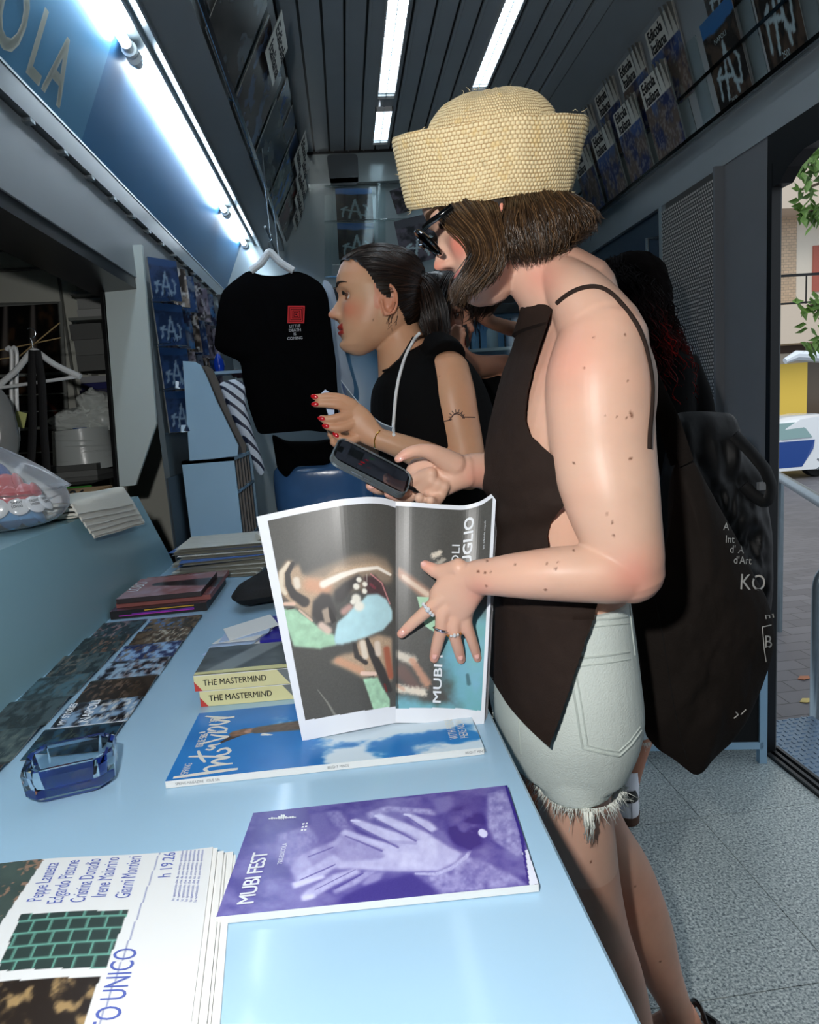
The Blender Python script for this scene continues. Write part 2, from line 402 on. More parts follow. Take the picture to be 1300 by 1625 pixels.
# left side: header band, lit fascia, beam, rack backing
mb = MB()
mb.box((XL-.02, -1.2, 1.99), (XL, YB, 2.049), 3); mb.box((XL-.02, -1.2, 2.049), (XL+.002, YB, 2.055), 0)
mb.box((XL-.05, -1.2, 1.975), (XL-.02, YB, 2.06), 1)
mb.box((XL-.03, -1.2, 1.80), (XL-.015, YB, 1.985), 2)       # grey band under it
mb.prism([(XL-.02, -1.2, 1.80), (XL-.16, -1.2, 1.80), (XL-.16, -1.2, 1.76), (XL-.02, -1.2, 1.765)], (0, YB+1.2, 0), 1)
mb.box((-.365, -1.2, 2.25), (-.26, YB, 2.30), 2)            # beam under the rack
mb.prism([(-.261, -1.2, 2.30), (-.236, -1.2, 2.30), (-.108, -1.2, 2.54), (-.125, -1.2, 2.75), (-.125, -1.2, 2.80), (-.39, -1.2, 2.80), (-.39, -1.2, 2.30)], (0, YB+1.2, 0), 2)
struct(mb.build('wall_left', [ALU, BLACKP, mat('beam_grey', (138, 145, 148), .4, .1, var=.04, vscale=3), mat('dull_strip', (96, 104, 108), .3, .3)], smooth=False))
mb = MB()
for k in range(22): mb.box((XL-.022, .2+k*.17, 1.977), (XL+.004, .222+k*.17, 1.985))
struct(mb.build('trim_1', [STEEL], smooth=False))
# clear metal gutter between beam and tubes
mb = MB()
mb.prism([(-.365, -1.2, 2.25), (-.365, -1.2, 2.256), (-.42, -1.2, 2.31), (-.49, -1.2, 2.325), (-.49, -1.2, 2.318), (-.425, -1.2, 2.302)], (0, YB+1.2, 0))
mb.prism([(-.372, -1.2, 2.236), (-.366, -1.2, 2.236), (-.366, -1.2, 2.252), (-.372, -1.2, 2.252)], (0, YB+1.2, 0))
mb.prism([(-.424, -1.2, 2.286), (-.418, -1.2, 2.286), (-.418, -1.2, 2.305), (-.424, -1.2, 2.305)], (0, YB+1.2, 0))
struct(mb.build('trim_2', [ALU], smooth=False))
# blue fascia panels with the shop lettering
PANB = mat('sign_panel_blue', (70, 128, 176), .3, var=.02, vscale=2)
PANB2 = mat('sign_panel_pale_blue', (98, 156, 194), .3, var=.02, vscale=2)
def fas(y0, y1):
    return quadmap((XL, y0, 2.055), (XL, y1, 2.055), (-.488, y1, 2.305), (-.488, y0, 2.305), nrm=(1, 0, -1))
pY = aX(350, 200, -.5)[1]
for k, (y0, y1, mt, lab) in enumerate(((-1.2, 1.87, PANB2, 'pale blue sloping fascia panel carrying big white letters'), (1.87, YB, PANB, 'deeper blue blank fascia panel lit by the tubes behind the black t-shirt'))):
    f = fas(y0, y1); mb = MB()
    mb.add([f(0, 0), f(1, 0), f(1, 1), f(0, 1), f(0, 0, -.01), f(1, 0, -.01), f(1, 1, -.01), f(0, 1, -.01)], [(0, 1, 2, 3), (7, 6, 5, 4), (0, 4, 5, 1), (1, 5, 6, 2), (2, 6, 7, 3), (3, 7, 4, 0)], 0)
    if k == 0:
        g = lambda u, v: np.stack([XL+(v*.117)+.003, u, 2.055+v*.25-.002], -1)
        for ch, yy in (('O', 1.405), ('C', 1.28), ('I', 1.22), ('L', 1.545), ('A', 1.625)):
            h = .48
            V, Fc = text_mesh(ch, bold=.035)
            w_ = .094
            mb.add(g(yy+V[:, 0]*w_, .06+V[:, 1]*h), Fc, 1)
    tag(mb.build('fascia_panel', [mt, mat('cream_letter_vinyl', (214, 218, 206), .5)], smooth=False), lab, 'sign panel')
# fluorescent tubes along the fascia
TUBE = mat('lit_tube', (236, 246, 255), .3, emit=17.0)
def strip_tube(y0, y1, lab):
    t = thing('fluorescent_tube', lab, 'lamp', (-.47, (y0+y1)/2, 2.29), group='tubes along the blue fascia')
    MB().tube([(-.47, y0+.035, 2.29), (-.47, y1-.035, 2.29)], .013, 14).build('tube', [TUBE], t)
    for yy, s_ in ((y0, 1), (y1, -1)):
        MB().tube([(-.47, yy, 2.29), (-.47, yy+s_*.012, 2.29), (-.47, yy+s_*.013, 2.29), (-.47, yy+s_*.036, 2.29)], [.020, .020, .0138, .0138], 14).box((-.476, min(yy, yy+s_*.012), 2.29), (-.464, max(yy, yy+s_*.012), 2.318)).build('end_cap', [WHITE], t)
strip_tube(.60, 1.925, 'lit fluorescent tube nearest the lens, above the big white letters')
strip_tube(1.955, 3.30, 'long lit fluorescent tube in the middle of the blue fascia')
strip_tube(3.33, 3.90, 'lit fluorescent tube ending above the hanger of the black t-shirt')

struct(MB().box((-.80, 3.05, 0), (-.62, 3.10, 2.3)).box((-.625, 2.30, 0), (XL-.002, YB, 1.80)).box((-2.35, 3.05, 2.1), (-.62, 3.10, 2.84)).build('wall_left_far', [mat('rack_back_dark', (96, 108, 114), .4, .1)], smooth=False))
# recessed ceiling lamps with louvres
LAMP = mat('lit_lamp_diffuser', (235, 246, 255), .4, emit=8.0)
def lamp(x0, x1, y0, y1, lab):
    t = thing('ceiling_lamp', lab, 'lamp', ((x0+x1)/2, (y0+y1)/2, CZ-.01), group='louvred ceiling lamps')
    MB().box((x0+.006, y0+.01, CZ-.006), (x1-.006, y1-.05, CZ-.002)).build('diffuser', [LAMP], t, smooth=False)
    mb = MB()
    for xx in (x0, x1-.005): mb.box((xx, y0, CZ-.02), (xx+.005, y1, CZ))
    for yy in (y0, y1-.005): mb.box((x0, yy, CZ-.02), (x1, yy+.005, CZ))
    mb.box((x0, y1-.05, CZ-.004), (x1, y1, CZ-.001))
    mb.build('housing', [WHITE], t, smooth=False)
    mb = MB(); n_ = int((y1-y0)/.028)
    for i in range(n_): mb.box((x0+.005, y0+.01+i*.028, CZ-.018), (x1-.005, y0+.0125+i*.028, CZ-.008))
    mb.box(((x0+x1)/2-.001, y0, CZ-.018), ((x0+x1)/2+.001, y1, CZ-.008))
    mb.build('louvre', [ALU], t, smooth=False)
lamp(.268, .352, .9, 3.26, 'long louvred ceiling lamp left of the hat')
lamp(.268, .352, 3.38, 3.78, 'short louvred ceiling lamp near the back wall')
lamp(.69, .765, .9, 3.22, 'long louvred ceiling lamp right above the hat')

# back wall with glossy soffit
mb = MB()
mb.box((-.75, YB, 0), (1.45, YB+.05, 2.80), 0)
struct(mb.build('wall_back', [mat('back_wall_gloss', (178, 194, 198), .18, .2, var=.05, vscale=3)], smooth=False))
mb = MB(); mb.prism([(-.125, YB-.001, 2.74), (1.115, YB-.001, 2.74), (1.27, YB-.001, 2.60), (-.20, YB-.001, 2.60)], (0, -.02, 0)); mb.box((-.2, YB-.06, 2.575), (1.3, YB-.0, 2.60))
struct(mb.build('trim_3', [mat('pale_gloss_trim', (168, 182, 184), .15, .1)], smooth=False))
struct(MB().box((-2.3, -1.25, -.03), (1.5, -1.2, 2.85)).build('wall_front_unseen', [GREY], smooth=False))  # unseen wall added behind the lens to keep ambient light and reflections controlled
struct(MB().box((-2.4, -1.2, 2.80), (1.47, YB+.05, 2.84)).build('roof', [GREY], smooth=False))

# room seen through the service window
DW = mat('dim_white_wall', (215, 217, 206), .6, var=.04, vscale=3)
struct(MB().box((-2.35, 3.05, 0), (-.80, 3.10, 2.8)).build('wall_left_back', [DW], smooth=False))
struct(MB().box((-2.35, -1.2, 0), (-2.30, 3.05, 2.8)).build('wall_left_outer', [DW], smooth=False))
mb = MB(); y = .2
while y < 3.0:
    mb.box((-2.3, y, 2.16), (-.77, y+.085, 2.175)); y += .10
mb.box((-2.3, -1.2, 2.19), (-.77, 3.05, 2.2), 1)
struct(mb.build('ceiling_slats', [mat('tan_slats', (150, 146, 128), .5), DARK], smooth=False))
struct(MB().box((-1.158, 3.035, 0), (-1.150, 3.052, 2.16)).box((-2.3, 3.03, 2.02), (-.80, 3.052, 2.03)).build('trim_4', [mat('grey_seam', (120, 122, 118), .6)], smooth=False))

# raised service counter
mb = MB()
mb.prism([(XL, -1.2, 0), (XL, 2.20, 0), (XL, 2.20, TZ), (XL, 1.93, LZ), (XL, -1.2, LZ)], (-.018, 0, 0), 0)
mb.box((-1.05, -1.2, LZ-.02), (XL-.0185, 1.93, LZ-.0003), 0)
o = mb.build('service_counter', [SAGE], smooth=False)
tag(o, 'raised blue service counter with a slanting end along the window', 'counter')
mb = MB(); mb.box((-1.9, 1.2, 0), (-1.06, 3.0, 1.05))
tag(mb.build('back_shelf_unit', [mat('dark_unit', (40, 42, 44), .6)], smooth=False), 'dark low unit behind the service counter under the twine spool', 'cabinet')

# long light blue table
t = thing('display_table', 'long light blue glossy table strewn with magazines', 'table', (-.2, 1.0, 0))
mb = MB(); prof = []
mb.prism([(XL+.001, -.6, TZ-.022), (XL+.001, -.6, TZ), (.168, -.6, TZ), (.1715, -.6, TZ-.0035), (.1715, -.6, TZ-.022)], (0, 3.25, 0))
mb.build('tabletop', [BLUE], t, smooth=False)
MB().box((XL+.002, -.55, 0.0), (.10, 2.6, TZ-.023)).build('table_body', [BLUE], t, smooth=False)
# ================================================================== things on the table
def rect_on(px_bl, px_br, px_tl, z):
    P00 = aZ(*px_bl, z); P10 = aZ(*px_br, z); P01 = aZ(*px_tl, z); return P00, P10, P10+P01-P00, P01
def asp_of(f): return np.linalg.norm(f(1, 0)-f(0, 0))/np.linalg.norm(f(0, 1)-f(0, 0))

# --- purple booklet
z = TZ+.0085; P = (aZ(343, 1455, z), aZ(855, 1403, z), aZ(805, 1246, z), aZ(402, 1290, z)); f = quadmap(*P, nrm=(0, 0, 1)); A = 1.85
def img_fest(u, v):
    px, py = to_px(f(u, v)); x, y = (px-340)*2.5, (py-1240)*2.5
    g = .10+.26*sst(.3, .75, vnoise(x/120, y/70, 9, 4))+.10*vnoise(x/30, y/26, 3, 4); g = g*(1-.45*sst(430, 700, x)*sst(330, 430, y)); p = Paint(x, y, np.repeat(g[..., None], 3, 2)); q = lambda t: (t, t, t)
    p.poly([(250, 210), (330, 190), (370, 175), (420, 200), (410, 250), (370, 300), (300, 345), (255, 300)], q(.48), 12, nz=.3); p.poly([(380, 130), (440, 120), (470, 200), (420, 230), (385, 190)], q(.34), 12); p.poly([(440, 120), (500, 115), (560, 200), (520, 210), (470, 170)], q(.45), 10, nz=.3)
    p.poly([(600, 415), (790, 368), (880, 430), (900, 462), (470, 505), (520, 450)], q(.10), 10)
    p.poly([(300, 350), (330, 300), (400, 265), (480, 235), (500, 205), (540, 203), (665, 268), (672, 300), (640, 312), (560, 316), (480, 330), (420, 352), (330, 395), (318, 385)], q(.66), 8, nz=.25, sc=40)
    p.poly([(320, 392), (332, 374), (470, 290), (515, 318), (440, 372), (350, 398)], q(.80), 6, nz=.12); p.poly([(345, 452), (362, 434), (470, 370), (560, 345), (585, 360), (480, 412), (380, 468), (350, 472)], q(.80), 6, nz=.12)
    p.poly([(470, 432), (560, 385), (600, 355), (645, 358), (560, 412), (480, 447)], q(.70), 6, nz=.15); p.poly([(585, 406), (620, 368), (675, 358), (655, 392), (597, 413)], q(.60), 6)
    p.st([(372, 300), (470, 262)], 3, q(.35)); p.st([(340, 392), (480, 330)], 3, q(.30)); p.st([(400, 430), (560, 350)], 2, q(.35)); p.st([(480, 425), (590, 365)], 3, q(.22))
    p.poly([(307, 402), (316, 426), (442, 382), (432, 370)], q(.96), 4); p.poly([(345, 455), (352, 473), (402, 462), (396, 444)], q(.98), 4)
    p.poly([(605, 125), (680, 98), (860, 110), (885, 135), (800, 128), (700, 118), (615, 152)], q(.62), 8, nz=.3); p.poly([(860, 70), (940, 55), (960, 110), (890, 130)], q(.40), 14)
    p.poly([(660, 275), (760, 245), (860, 215), (930, 258), (985, 285), (960, 322), (890, 357), (800, 359), (640, 353), (540, 346), (490, 346), (478, 335), (500, 320), (560, 311), (640, 309), (672, 300)], q(.86), 8, nz=.16, sc=36)
    for P_, d_ in (([(498, 206), (518, 190), (640, 230), (765, 268), (720, 292), (660, 267), (560, 226)], ((520, 216), (665, 276))), ([(543, 156), (560, 146), (700, 194), (805, 228), (790, 262), (720, 252), (610, 202), (553, 169)], ((556, 172), (730, 262))), ([(636, 136), (658, 127), (760, 165), (865, 214), (825, 238), (740, 197), (648, 151)], ((652, 156), (800, 236))), ([(752, 130), (775, 124), (862, 164), (888, 190), (860, 203), (800, 167)], ((762, 138), (858, 204)))):
        p.poly(P_, q(.86), 6, nz=.12, sc=30); p.st(d_, (3, 5), q(.30), .8)
    p.st([(700, 240), (800, 245)], 8, q(.6), .5); p.st([(545, 155), (575, 158)], 5, q(.95)); p.st([(640, 137), (665, 142)], 5, q(.95)); p.st([(755, 131), (780, 136)], 5, q(.95))
    p.poly([(790, 362), (890, 359), (962, 322), (1002, 272), (1012, 300), (1100, 330), (1200, 380), (1243, 412), (900, 457), (870, 420), (800, 372)], q(.52), 10, nz=.5, sc=24); p.st([(985, 250), (1018, 268), (1000, 300), (940, 345), (880, 368), (800, 366)], (6, 8, 9, 9, 8, 5), q(.78), nz=.2, sc=4)
    p.st([(1000, 170), (1010, 190)], 88, q(.17), 4, .5); p.st([(985, 185), (990, 190)], 26, q(.36), .8, .9); p.st([(1062, 203), (1070, 208)], 15, q(.74), 4, .5)
    p.poly([(1085, 50), (1150, 30), (1162, 60), (1210, 200), (1226, 275), (1205, 300), (1110, 235), (1085, 180)], q(.58), 6, nz=.4, sc=18)
    p.poly([(640, 0), (760, 68), (900, 45), (960, 0)], q(.2), 6)
    c = mixc(np.array([.20, .15, .50])*np.ones(3), np.array([.84, .85, .98]), np.clip(p.C[..., 0]+.05*(vnoise(x/4, y/4, 8, 2)-.5), 0, 1))
    c[inpoly(x, y, [(1222, 282), (1245, 268), (1256, 312), (1290, 360), (1300, 402), (1250, 414), (1236, 340)])] = (.88, .90, .96); c[inpoly(x, y, [(1150, 12), (1168, 8), (1218, 150), (1252, 412), (1246, 416), (1210, 200)])] = (.22, .17, .52)
    return c
fst = print_block('magazine', f, .0075, img_fest, 340, 190, [GLOSS, PAPER, WHITEINK], texts=[
    dict(s='MUBI FEST', u=.105, v=.07, h=.098, rot=90, asp=A, bold=.012, sx=.80, space=.9),
    dict(s='7BIS.EDICOLA', u=.165, v=.40, h=.030, rot=90, asp=A, sx=.78)])
tag(fst, 'violet duotone magazine with clasped hands on the cover, flat on the table', 'magazine')
mb = MB()   # emblem and dots printed on the cover
for k in range(14):
    a = k/13.0; h = .035*math.sin(a*math.pi)*(1+.5*math.sin(a*16)); q = [f(.06+.115*a, .90-.02*a), f(.06+.115*a, .90+h-.02*a), f(.068+.115*a, .90+h*.8-.02*a), f(.068+.115*a, .90-.3*h-.02*a)]
    mb.add([w+np.array((0, 0, .0004)) for w in q], [(0, 1, 2, 3)])
for i in range(3):
    for j in range(2): q = [f(.205+.012*j+a_, .72+.035*i+b_)+np.array((0, 0, .0004)) for a_, b_ in ((0, 0), (.008, 0), (.008, .018), (0, .018))]; mb.add(q, [(0, 1, 2, 3)])
mb.build('cover_emblem', [WHITEINK], fst, smooth=False)

# --- wide glossy magazine with the sky on it
z = TZ+.010; P = rect_on((262, 1240), (768, 1186), (316, 1132), z); f = quadmap(*P, nrm=(0, 0, 1)); A = asp_of(f); INTER_F = f
def img_sky(u, v):
    x = u*A; c = mixc((.07, .36, .66), (.16, .50, .80), sst(0, .9, vnoise(x*1.5, v*2, 4, 3)+.35*u))
    cl = vnoise(x*3.2+2, v*4.5, 12, 5)+.22*sst(.35, .5, u)*(1-sst(.75, 1, v))-.12*np.abs(v-.35)
    c = mixc(c, (.90, .95, .98), .92*sst(.56, .72, cl)*sst(.27, .36, u))
    def S(p, q, a, b, col):
        nonlocal c
        k = seg(x, v, (p[0]*A, p[1]), (q[0]*A, q[1]), a, b, .3); s_ = .8+.4*vnoise(x*30, v*60, 3, 3)
        c = c*(1-k[..., None])+np.array(col)*s_[..., None]*k[..., None]
    S((.11, .42), (.20, .60), .004, .05, (.30, .22, .16)); S((.17, .58), (.215, .60), .05, .05, (.55, .42, .33))
    S((.215, .60), (.245, .62), .035, .03, (.72, .55, .46)); S((.25, .60), (.55, .62), .06, .12, (.42, .36, .31))
    S((.27, .52), (.30, .50), .02, .01, (.93, .93, .9)); S((.45, .60), (.9, .72), .08, .06, (.45, .30, .22))
    return c
itv = print_block('magazine', f, .0095, img_sky, 380, 180, [GLOSS, PAPER, mat('cream_ink', (222, 222, 212), .5), INK], texts=[
    dict(s='SPRING', u=.062, v=.06, h=.05, rot=90, asp=A, sx=.6), dict(s='ISSUE 586', u=.072, v=.42, h=.055, rot=90, asp=A, sx=.62, bold=.01),
    dict(s='2026', u=.082, v=.80, h=.055, rot=90, asp=A, sx=.66, bold=.01),
    dict(s='WITH FRIENDS', u=.93, v=.15, h=.06, rot=90, asp=A, sx=.6), dict(s='HERE NOW', u=.965, v=.15, h=.06, rot=90, asp=A, sx=.6)])
tag(itv, 'wide sky blue glossy magazine with brush script title under the open booklet', 'magazine')
mb = MB()
def stroke(pts, w):
    pts = np.array([aZ(240+a/3.868, 850+b/3.868, z+.0006) for a, b in pts]); n_ = len(pts); t = np.linspace(0, n_-1, n_*6)
    q = np.array([np.interp(t, range(n_), pts[:, k]) for k in range(3)]).T
    for _ in range(3): q[1:-1] = (q[:-2]+2*q[1:-1]+q[2:])/4
    mb.tube(q, w*(1-.3*np.abs(np.linspace(-1, 1, len(q)))**3), 6)
    mb.v[-1][:, 2] = z+.0005+(mb.v[-1][:, 2]-(z+.0006))*.05
for pts, w in ((((150, 1140), (400, 1105), (700, 1060), (1000, 1020), (1175, 1000)), .0038), (((705, 1045), (640, 1005), (720, 962), (900, 935), (1095, 912)), .0026), (((1000, 925), (850, 912), (765, 890), (840, 852), (1000, 826), (1050, 812)), .0030),
               (((395, 805), (560, 800), (850, 806), (1045, 812)), .0026), (((545, 712), (590, 825), (655, 895)), .0026), (((830, 792), (1000, 762), (1055, 715), (1000, 668), (900, 690), (850, 730)), .0028), (((665, 690), (740, 702), (810, 660), (700, 636), (850, 612), (900, 590)), .0024),
               (((565, 602), (700, 575), (870, 530), (1030, 488), (900, 482), (738, 458)), .0028), (((560, 430), (660, 414)), .0022), (((695, 420), (850, 428), (1005, 420)), .0022), (((850, 405), (980, 400), (1000, 362), (880, 330), (740, 345), (700, 382), (830, 402)), .0024),
               (((720, 300), (860, 300), (1055, 248), (900, 232), (780, 218), (930, 200)), .0028), (((930, 205), (1145, 168), (1020, 190), (850, 182), (665, 166)), .0030)):
    pts = [((20+a_/10)*3.868, (270+b_/10)*3.868) for a_, b_ in pts]
    stroke(pts, w)
mb.build('cover_title', [MATS['cream_ink']], itv)
mb = MB(); b0 = f(0, 0); b1 = f(1, 0); e = (b1-b0)
def spine(u, v): return b0+np.asarray(u, float)[..., None]*e/np.linalg.norm(e)+np.array((0, 0, -.0095))+np.asarray(v, float)[..., None]*np.array((0, 0, 1.0))+np.array((0, -.0004, 0))
for s_, u_ in (('SPRING MAGAZINE   ISSUE 586', .012), ('BRIGHT MINDS', .20), ('BRIGHT MINDS', .375)):
    mb = MB(); put_text(mb, s_, spine, u_, .003, .0035, 0, sx=.8); mb.build('spine_lettering', [mat('grey_ink', (120, 122, 126), .5)], itv, smooth=False)

# --- two cream-spined books
def img_master(u, v):
    c = mixc((.27, .29, .30), (.42, .46, .47), vnoise(u*5, v*4, 6, 4)); c = mixc(c, (.62, .66, .67), .6*sst(.5, .7, 1-np.abs(u*1.2-v*.5-.15)*3))
    c = mixc(c, (.85, .84, .62), (v < .10+.05*np.sin(u*3)).astype(float)); return c
CREAM = mat('cream_spine', (222, 216, 164), .35, coat=.3); REDC = mat('red_corner', (196, 66, 60), .4)
for k, (dx, lab) in enumerate(((.006, 'lower cream spined book of the pair beside the sky blue magazine'), (0, 'upper cream spined book of the pair, grey photo cover on top'))):
    x0 = -.274+dx; x1 = x0+.205; y0 = 1.022; y1 = 1.145+.006*k; z0 = TZ+.0005+k*.0265; z1 = z0+.026
    sk = .012
    t = thing('book', lab, 'book', ((x0+x1)/2, y0, z0), group=None)
    f = quadmap((x0, y0, z1), (x1, y0-sk, z1), (x1, y1-sk, z1), (x0, y1, z1), nrm=(0, 0, 1))
    print_block('cover', f, .0012, img_master, 90, 70, [GLOSS, PAPER], t)
    MB().hexa([(x0+.003, y0+.004, z0+.001), (x1-.003, y0+.004-sk, z0+.001), (x1-.003, y1-.004-sk, z0+.001), (x0+.003, y1-.004, z0+.001)], [(x0+.003, y0+.004, z1-.0012), (x1-.003, y0+.004-sk, z1-.0012), (x1-.003, y1-.004-sk, z1-.0012), (x0+.003, y1-.004, z1-.0012)]).build('page_block', [PAPER], t, smooth=False)
    mb = MB()
    mb.hexa([(x0, y0, z0), (x1-.055, y0-sk*.73, z0), (x1-.055, y0+.003-sk*.73, z0), (x0, y0+.003, z0)], [(x0, y0, z1), (x1-.075, y0-sk*.63, z1), (x1-.075, y0+.003-sk*.63, z1), (x0, y0+.003, z1)], 0)
    mb.hexa([(x1-.055, y0-sk*.73, z0), (x1, y0-sk, z0), (x1, y0+.003-sk, z0), (x1-.055, y0+.003-sk*.73, z0)], [(x1-.075, y0-sk*.63, z1), (x1, y0-sk, z1), (x1, y0+.003-sk, z1), (x1-.075, y0+.003-sk*.63, z1)], 3)
    mb.add([(x0, y0-.0004, z0), (x0+.012, y0-.0008, z0), (x0, y0-.0004, z0+.016)], [(0, 1, 2)], 1)
    put_text(mb, 'THE MASTERMIND', lambda u, v: np.stack([x0+.014+u, y0-.0006-(u+.014)*sk/.205, z0+.0085+v], -1), 0, 0, .0098, 2, sx=.86, bold=.008)
    mb.build('spine', [CREAM, REDC, INK, mat('grey_cover_edge', (118, 124, 124), .4)], t, smooth=False)

# --- blue-violet pamphlet stacks and a loose white bundle
VIO = mat('violet_card', (44, 38, 150), .35, coat=.2)
def slabs(name, lab, cat, x0, x1, y0, y1, z0, th, n_, m, text=None, rot=0, group=None):
    t = thing(name, lab, cat, ((x0+x1)/2, (y0+y1)/2, z0), group)
    mb = MB(); cx, cy = (x0+x1)/2, (y0+y1)/2
    for i in range(n_):
        j = (random.random()-.5)*.003; zz = z0+i*th/n_
        mb.box((x0+j, y0+j, zz+.0002), (x1+j, y1+j, zz+th/n_-.0002))
    mb.build('leaves', [m], t, smooth=False)
    if text:
        mb = MB()
        put_text(mb, text, lambda u, v: np.stack([x0+u, np.full_like(u, y0-.0022), z0+v], -1), (x1-x0)*.30, th*.28, .0085, 0, bold=.01, sx=.8)
        mb.build('lettering', [WHITEINK], t, smooth=False)
    return t
slabs('pamphlet_stack', 'violet pamphlet stack in front, just behind the cream spined books', 'pamphlets', -.205, -.06, 1.262, 1.42, TZ+.0005, .019, 3, VIO, '7BIS EDICOLA')
slabs('pamphlet_stack', 'higher violet pamphlet stack, the farther one near the black pouch', 'pamphlets', -.185, -.05, 1.435, 1.56, TZ+.0005, .042, 4, VIO, '7BIS EDICOLA')
mb = MB()
for i in range(7):
    a = random.uniform(-.5, .5); c0 = np.array([-.262+.005*i, 1.27+.012*i, TZ+.002+.0035*i]); e1 = np.array([math.cos(a), math.sin(a), .12])*.05; e2 = np.array([-math.sin(a), math.cos(a), .02])*.04
    mb.prism([c0-e1-e2, c0+e1-e2, c0+e1+e2, c0-e1+e2], (0, 0, .0012), i % 2 if i < 6 else 0)
tag(mb.build('leaflet_bundle', [PAPER, mat('pale_blue_leaflet', (176, 196, 226), .5)], smooth=False), 'loose bundle of small white leaflets poking out beside the violet pamphlets', 'leaflets')

# --- black pouch
def puff(mb, outl, nrm, thick, rings=8, m=0, col=None, power=.5, wr=0.0, seed=1, cen=None):
    """inflated flat shape from a closed star-shaped 3-D outline"""
    P = np.asarray(outl, float); c = P.mean(0) if cen is None else np.asarray(cen, float); n_ = np.asarray(nrm, float); n_ /= np.linalg.norm(n_); k = len(P)
    for sgn in (1, -1):
        G = []
        for i in range(rings+1):
            s_ = i/rings; q = c+(P-c)*s_; b = thick*(1-s_**2.6)**power
            w_ = wr*(vnoise(q[:, 0]*26+seed, q[:, 2]*14+q[:, 1]*9, seed, 3)-.5)*(1-s_**4) if wr else 0
            G.append(q+n_*(sgn*(b+w_))[:, None] if wr else q+n_*sgn*b)
        mb.grid(np.array(G), m, col, closeu=True, flip=sgn > 0)
def smooth_outline(pts, n_=60, it=2):
    P = np.asarray(pts, float); d = np.r_[0, np.cumsum(np.linalg.norm(np.diff(np.vstack([P, P[:1]]), axis=0), axis=1))]
    t = np.linspace(0, d[-1], n_, endpoint=False); Q = np.array([np.interp(t, d, np.r_[P[:, k], P[0, k]]) for k in range(P.shape[1])]).T
    for _ in range(it): Q = (np.roll(Q, 1, 0)+2*Q+np.roll(Q, -1, 0))/4
    return Q
CLOTHK = mat('black_cloth', (20, 20, 22), .75, bump=.3, bscale=200)
mb = MB(); o_ = smooth_outline([(-.315, 1.60), (-.30, 1.52), (-.12, 1.56), (-.10, 1.80), (-.25, 1.80)], 40, 2)
puff(mb, [(a, b, TZ+.032) for a, b in o_], (0, 0, 1), .03, wr=.008, seed=3)
tag(mb.build('pouch', [CLOTHK], sharp=80), 'soft black fabric pouch lying on the table behind the violet pamphlets', 'pouch')

# --- folded newspapers
BLUEP = mat('blue_printed_newsprint', (78, 112, 176), .6); NEWS = mat('newsprint', (214, 214, 204), .75, var=.06, vscale=30)
def folded(x0, x1, y0, y1, z, th, m, lab, ang, nl=4):
    mb = MB(); c = np.array([x1, (y0+y1)/2, z]); ca, sa = math.cos(ang), math.sin(ang)
    for l in range(nl):
        r = th/2*(1-l/nl*.85); tt = np.linspace(-math.pi/2, math.pi/2, 9)
        pr_ = [(x0+.012*random.random()+.004*l, -r)]+[(x1-th/2+r*math.cos(a), r*math.sin(a)) for a in tt]+[(x0+.012*random.random()+.004*l, r)]
        G = []
        for yy in (y0, y1):
            row = []
            for a, b in pr_:
                p = np.array([a-x1, yy-c[1], 0]); row.append((c[0]+p[0]*ca-p[1]*sa, c[1]+p[0]*sa+p[1]*ca, z+th/2+b+.002*(x1-a)/.3))
            G.append(row)
        mb.grid(G, 1 if (l == 0) else 0)
    o = mb.build('folded_newspaper', [NEWS, m], sharp=60)
    return tag(o, lab, 'newspaper', 'folded newspapers heaped before the blue display box')
lev = TZ+.001
where = ['lowest', 'second from the bottom', 'third from the bottom', 'fourth from the bottom', 'fifth from the bottom', 'sixth from the bottom', 'seventh from the bottom', 'topmost']
for i in range(8):
    m_ = BLUEP if i in (4, 6) else NEWS
    folded(-.545+.012*(i % 3)-.01*(i > 4), -.27+.006*i, 1.90+.012*i, 2.20, lev, .0095, m_, ('%s folded %s newspaper in the heap before the blue display box' % (where[i], 'blue backed' if i in (4, 6) else 'white')), random.uniform(-.20, .10))
    lev += .0102
mb = MB()
for i in range(4): mb.tube([(-.30+.02*i, 2.02+.02*i, lev+.012), (-.20+.02*i, 2.10+.02*i, lev+.014)], .011, 10)
tag(mb.build('rolled_newspaper', [NEWS]), 'rolled newspaper bundle lying on the heap behind the open booklet', 'newspaper')

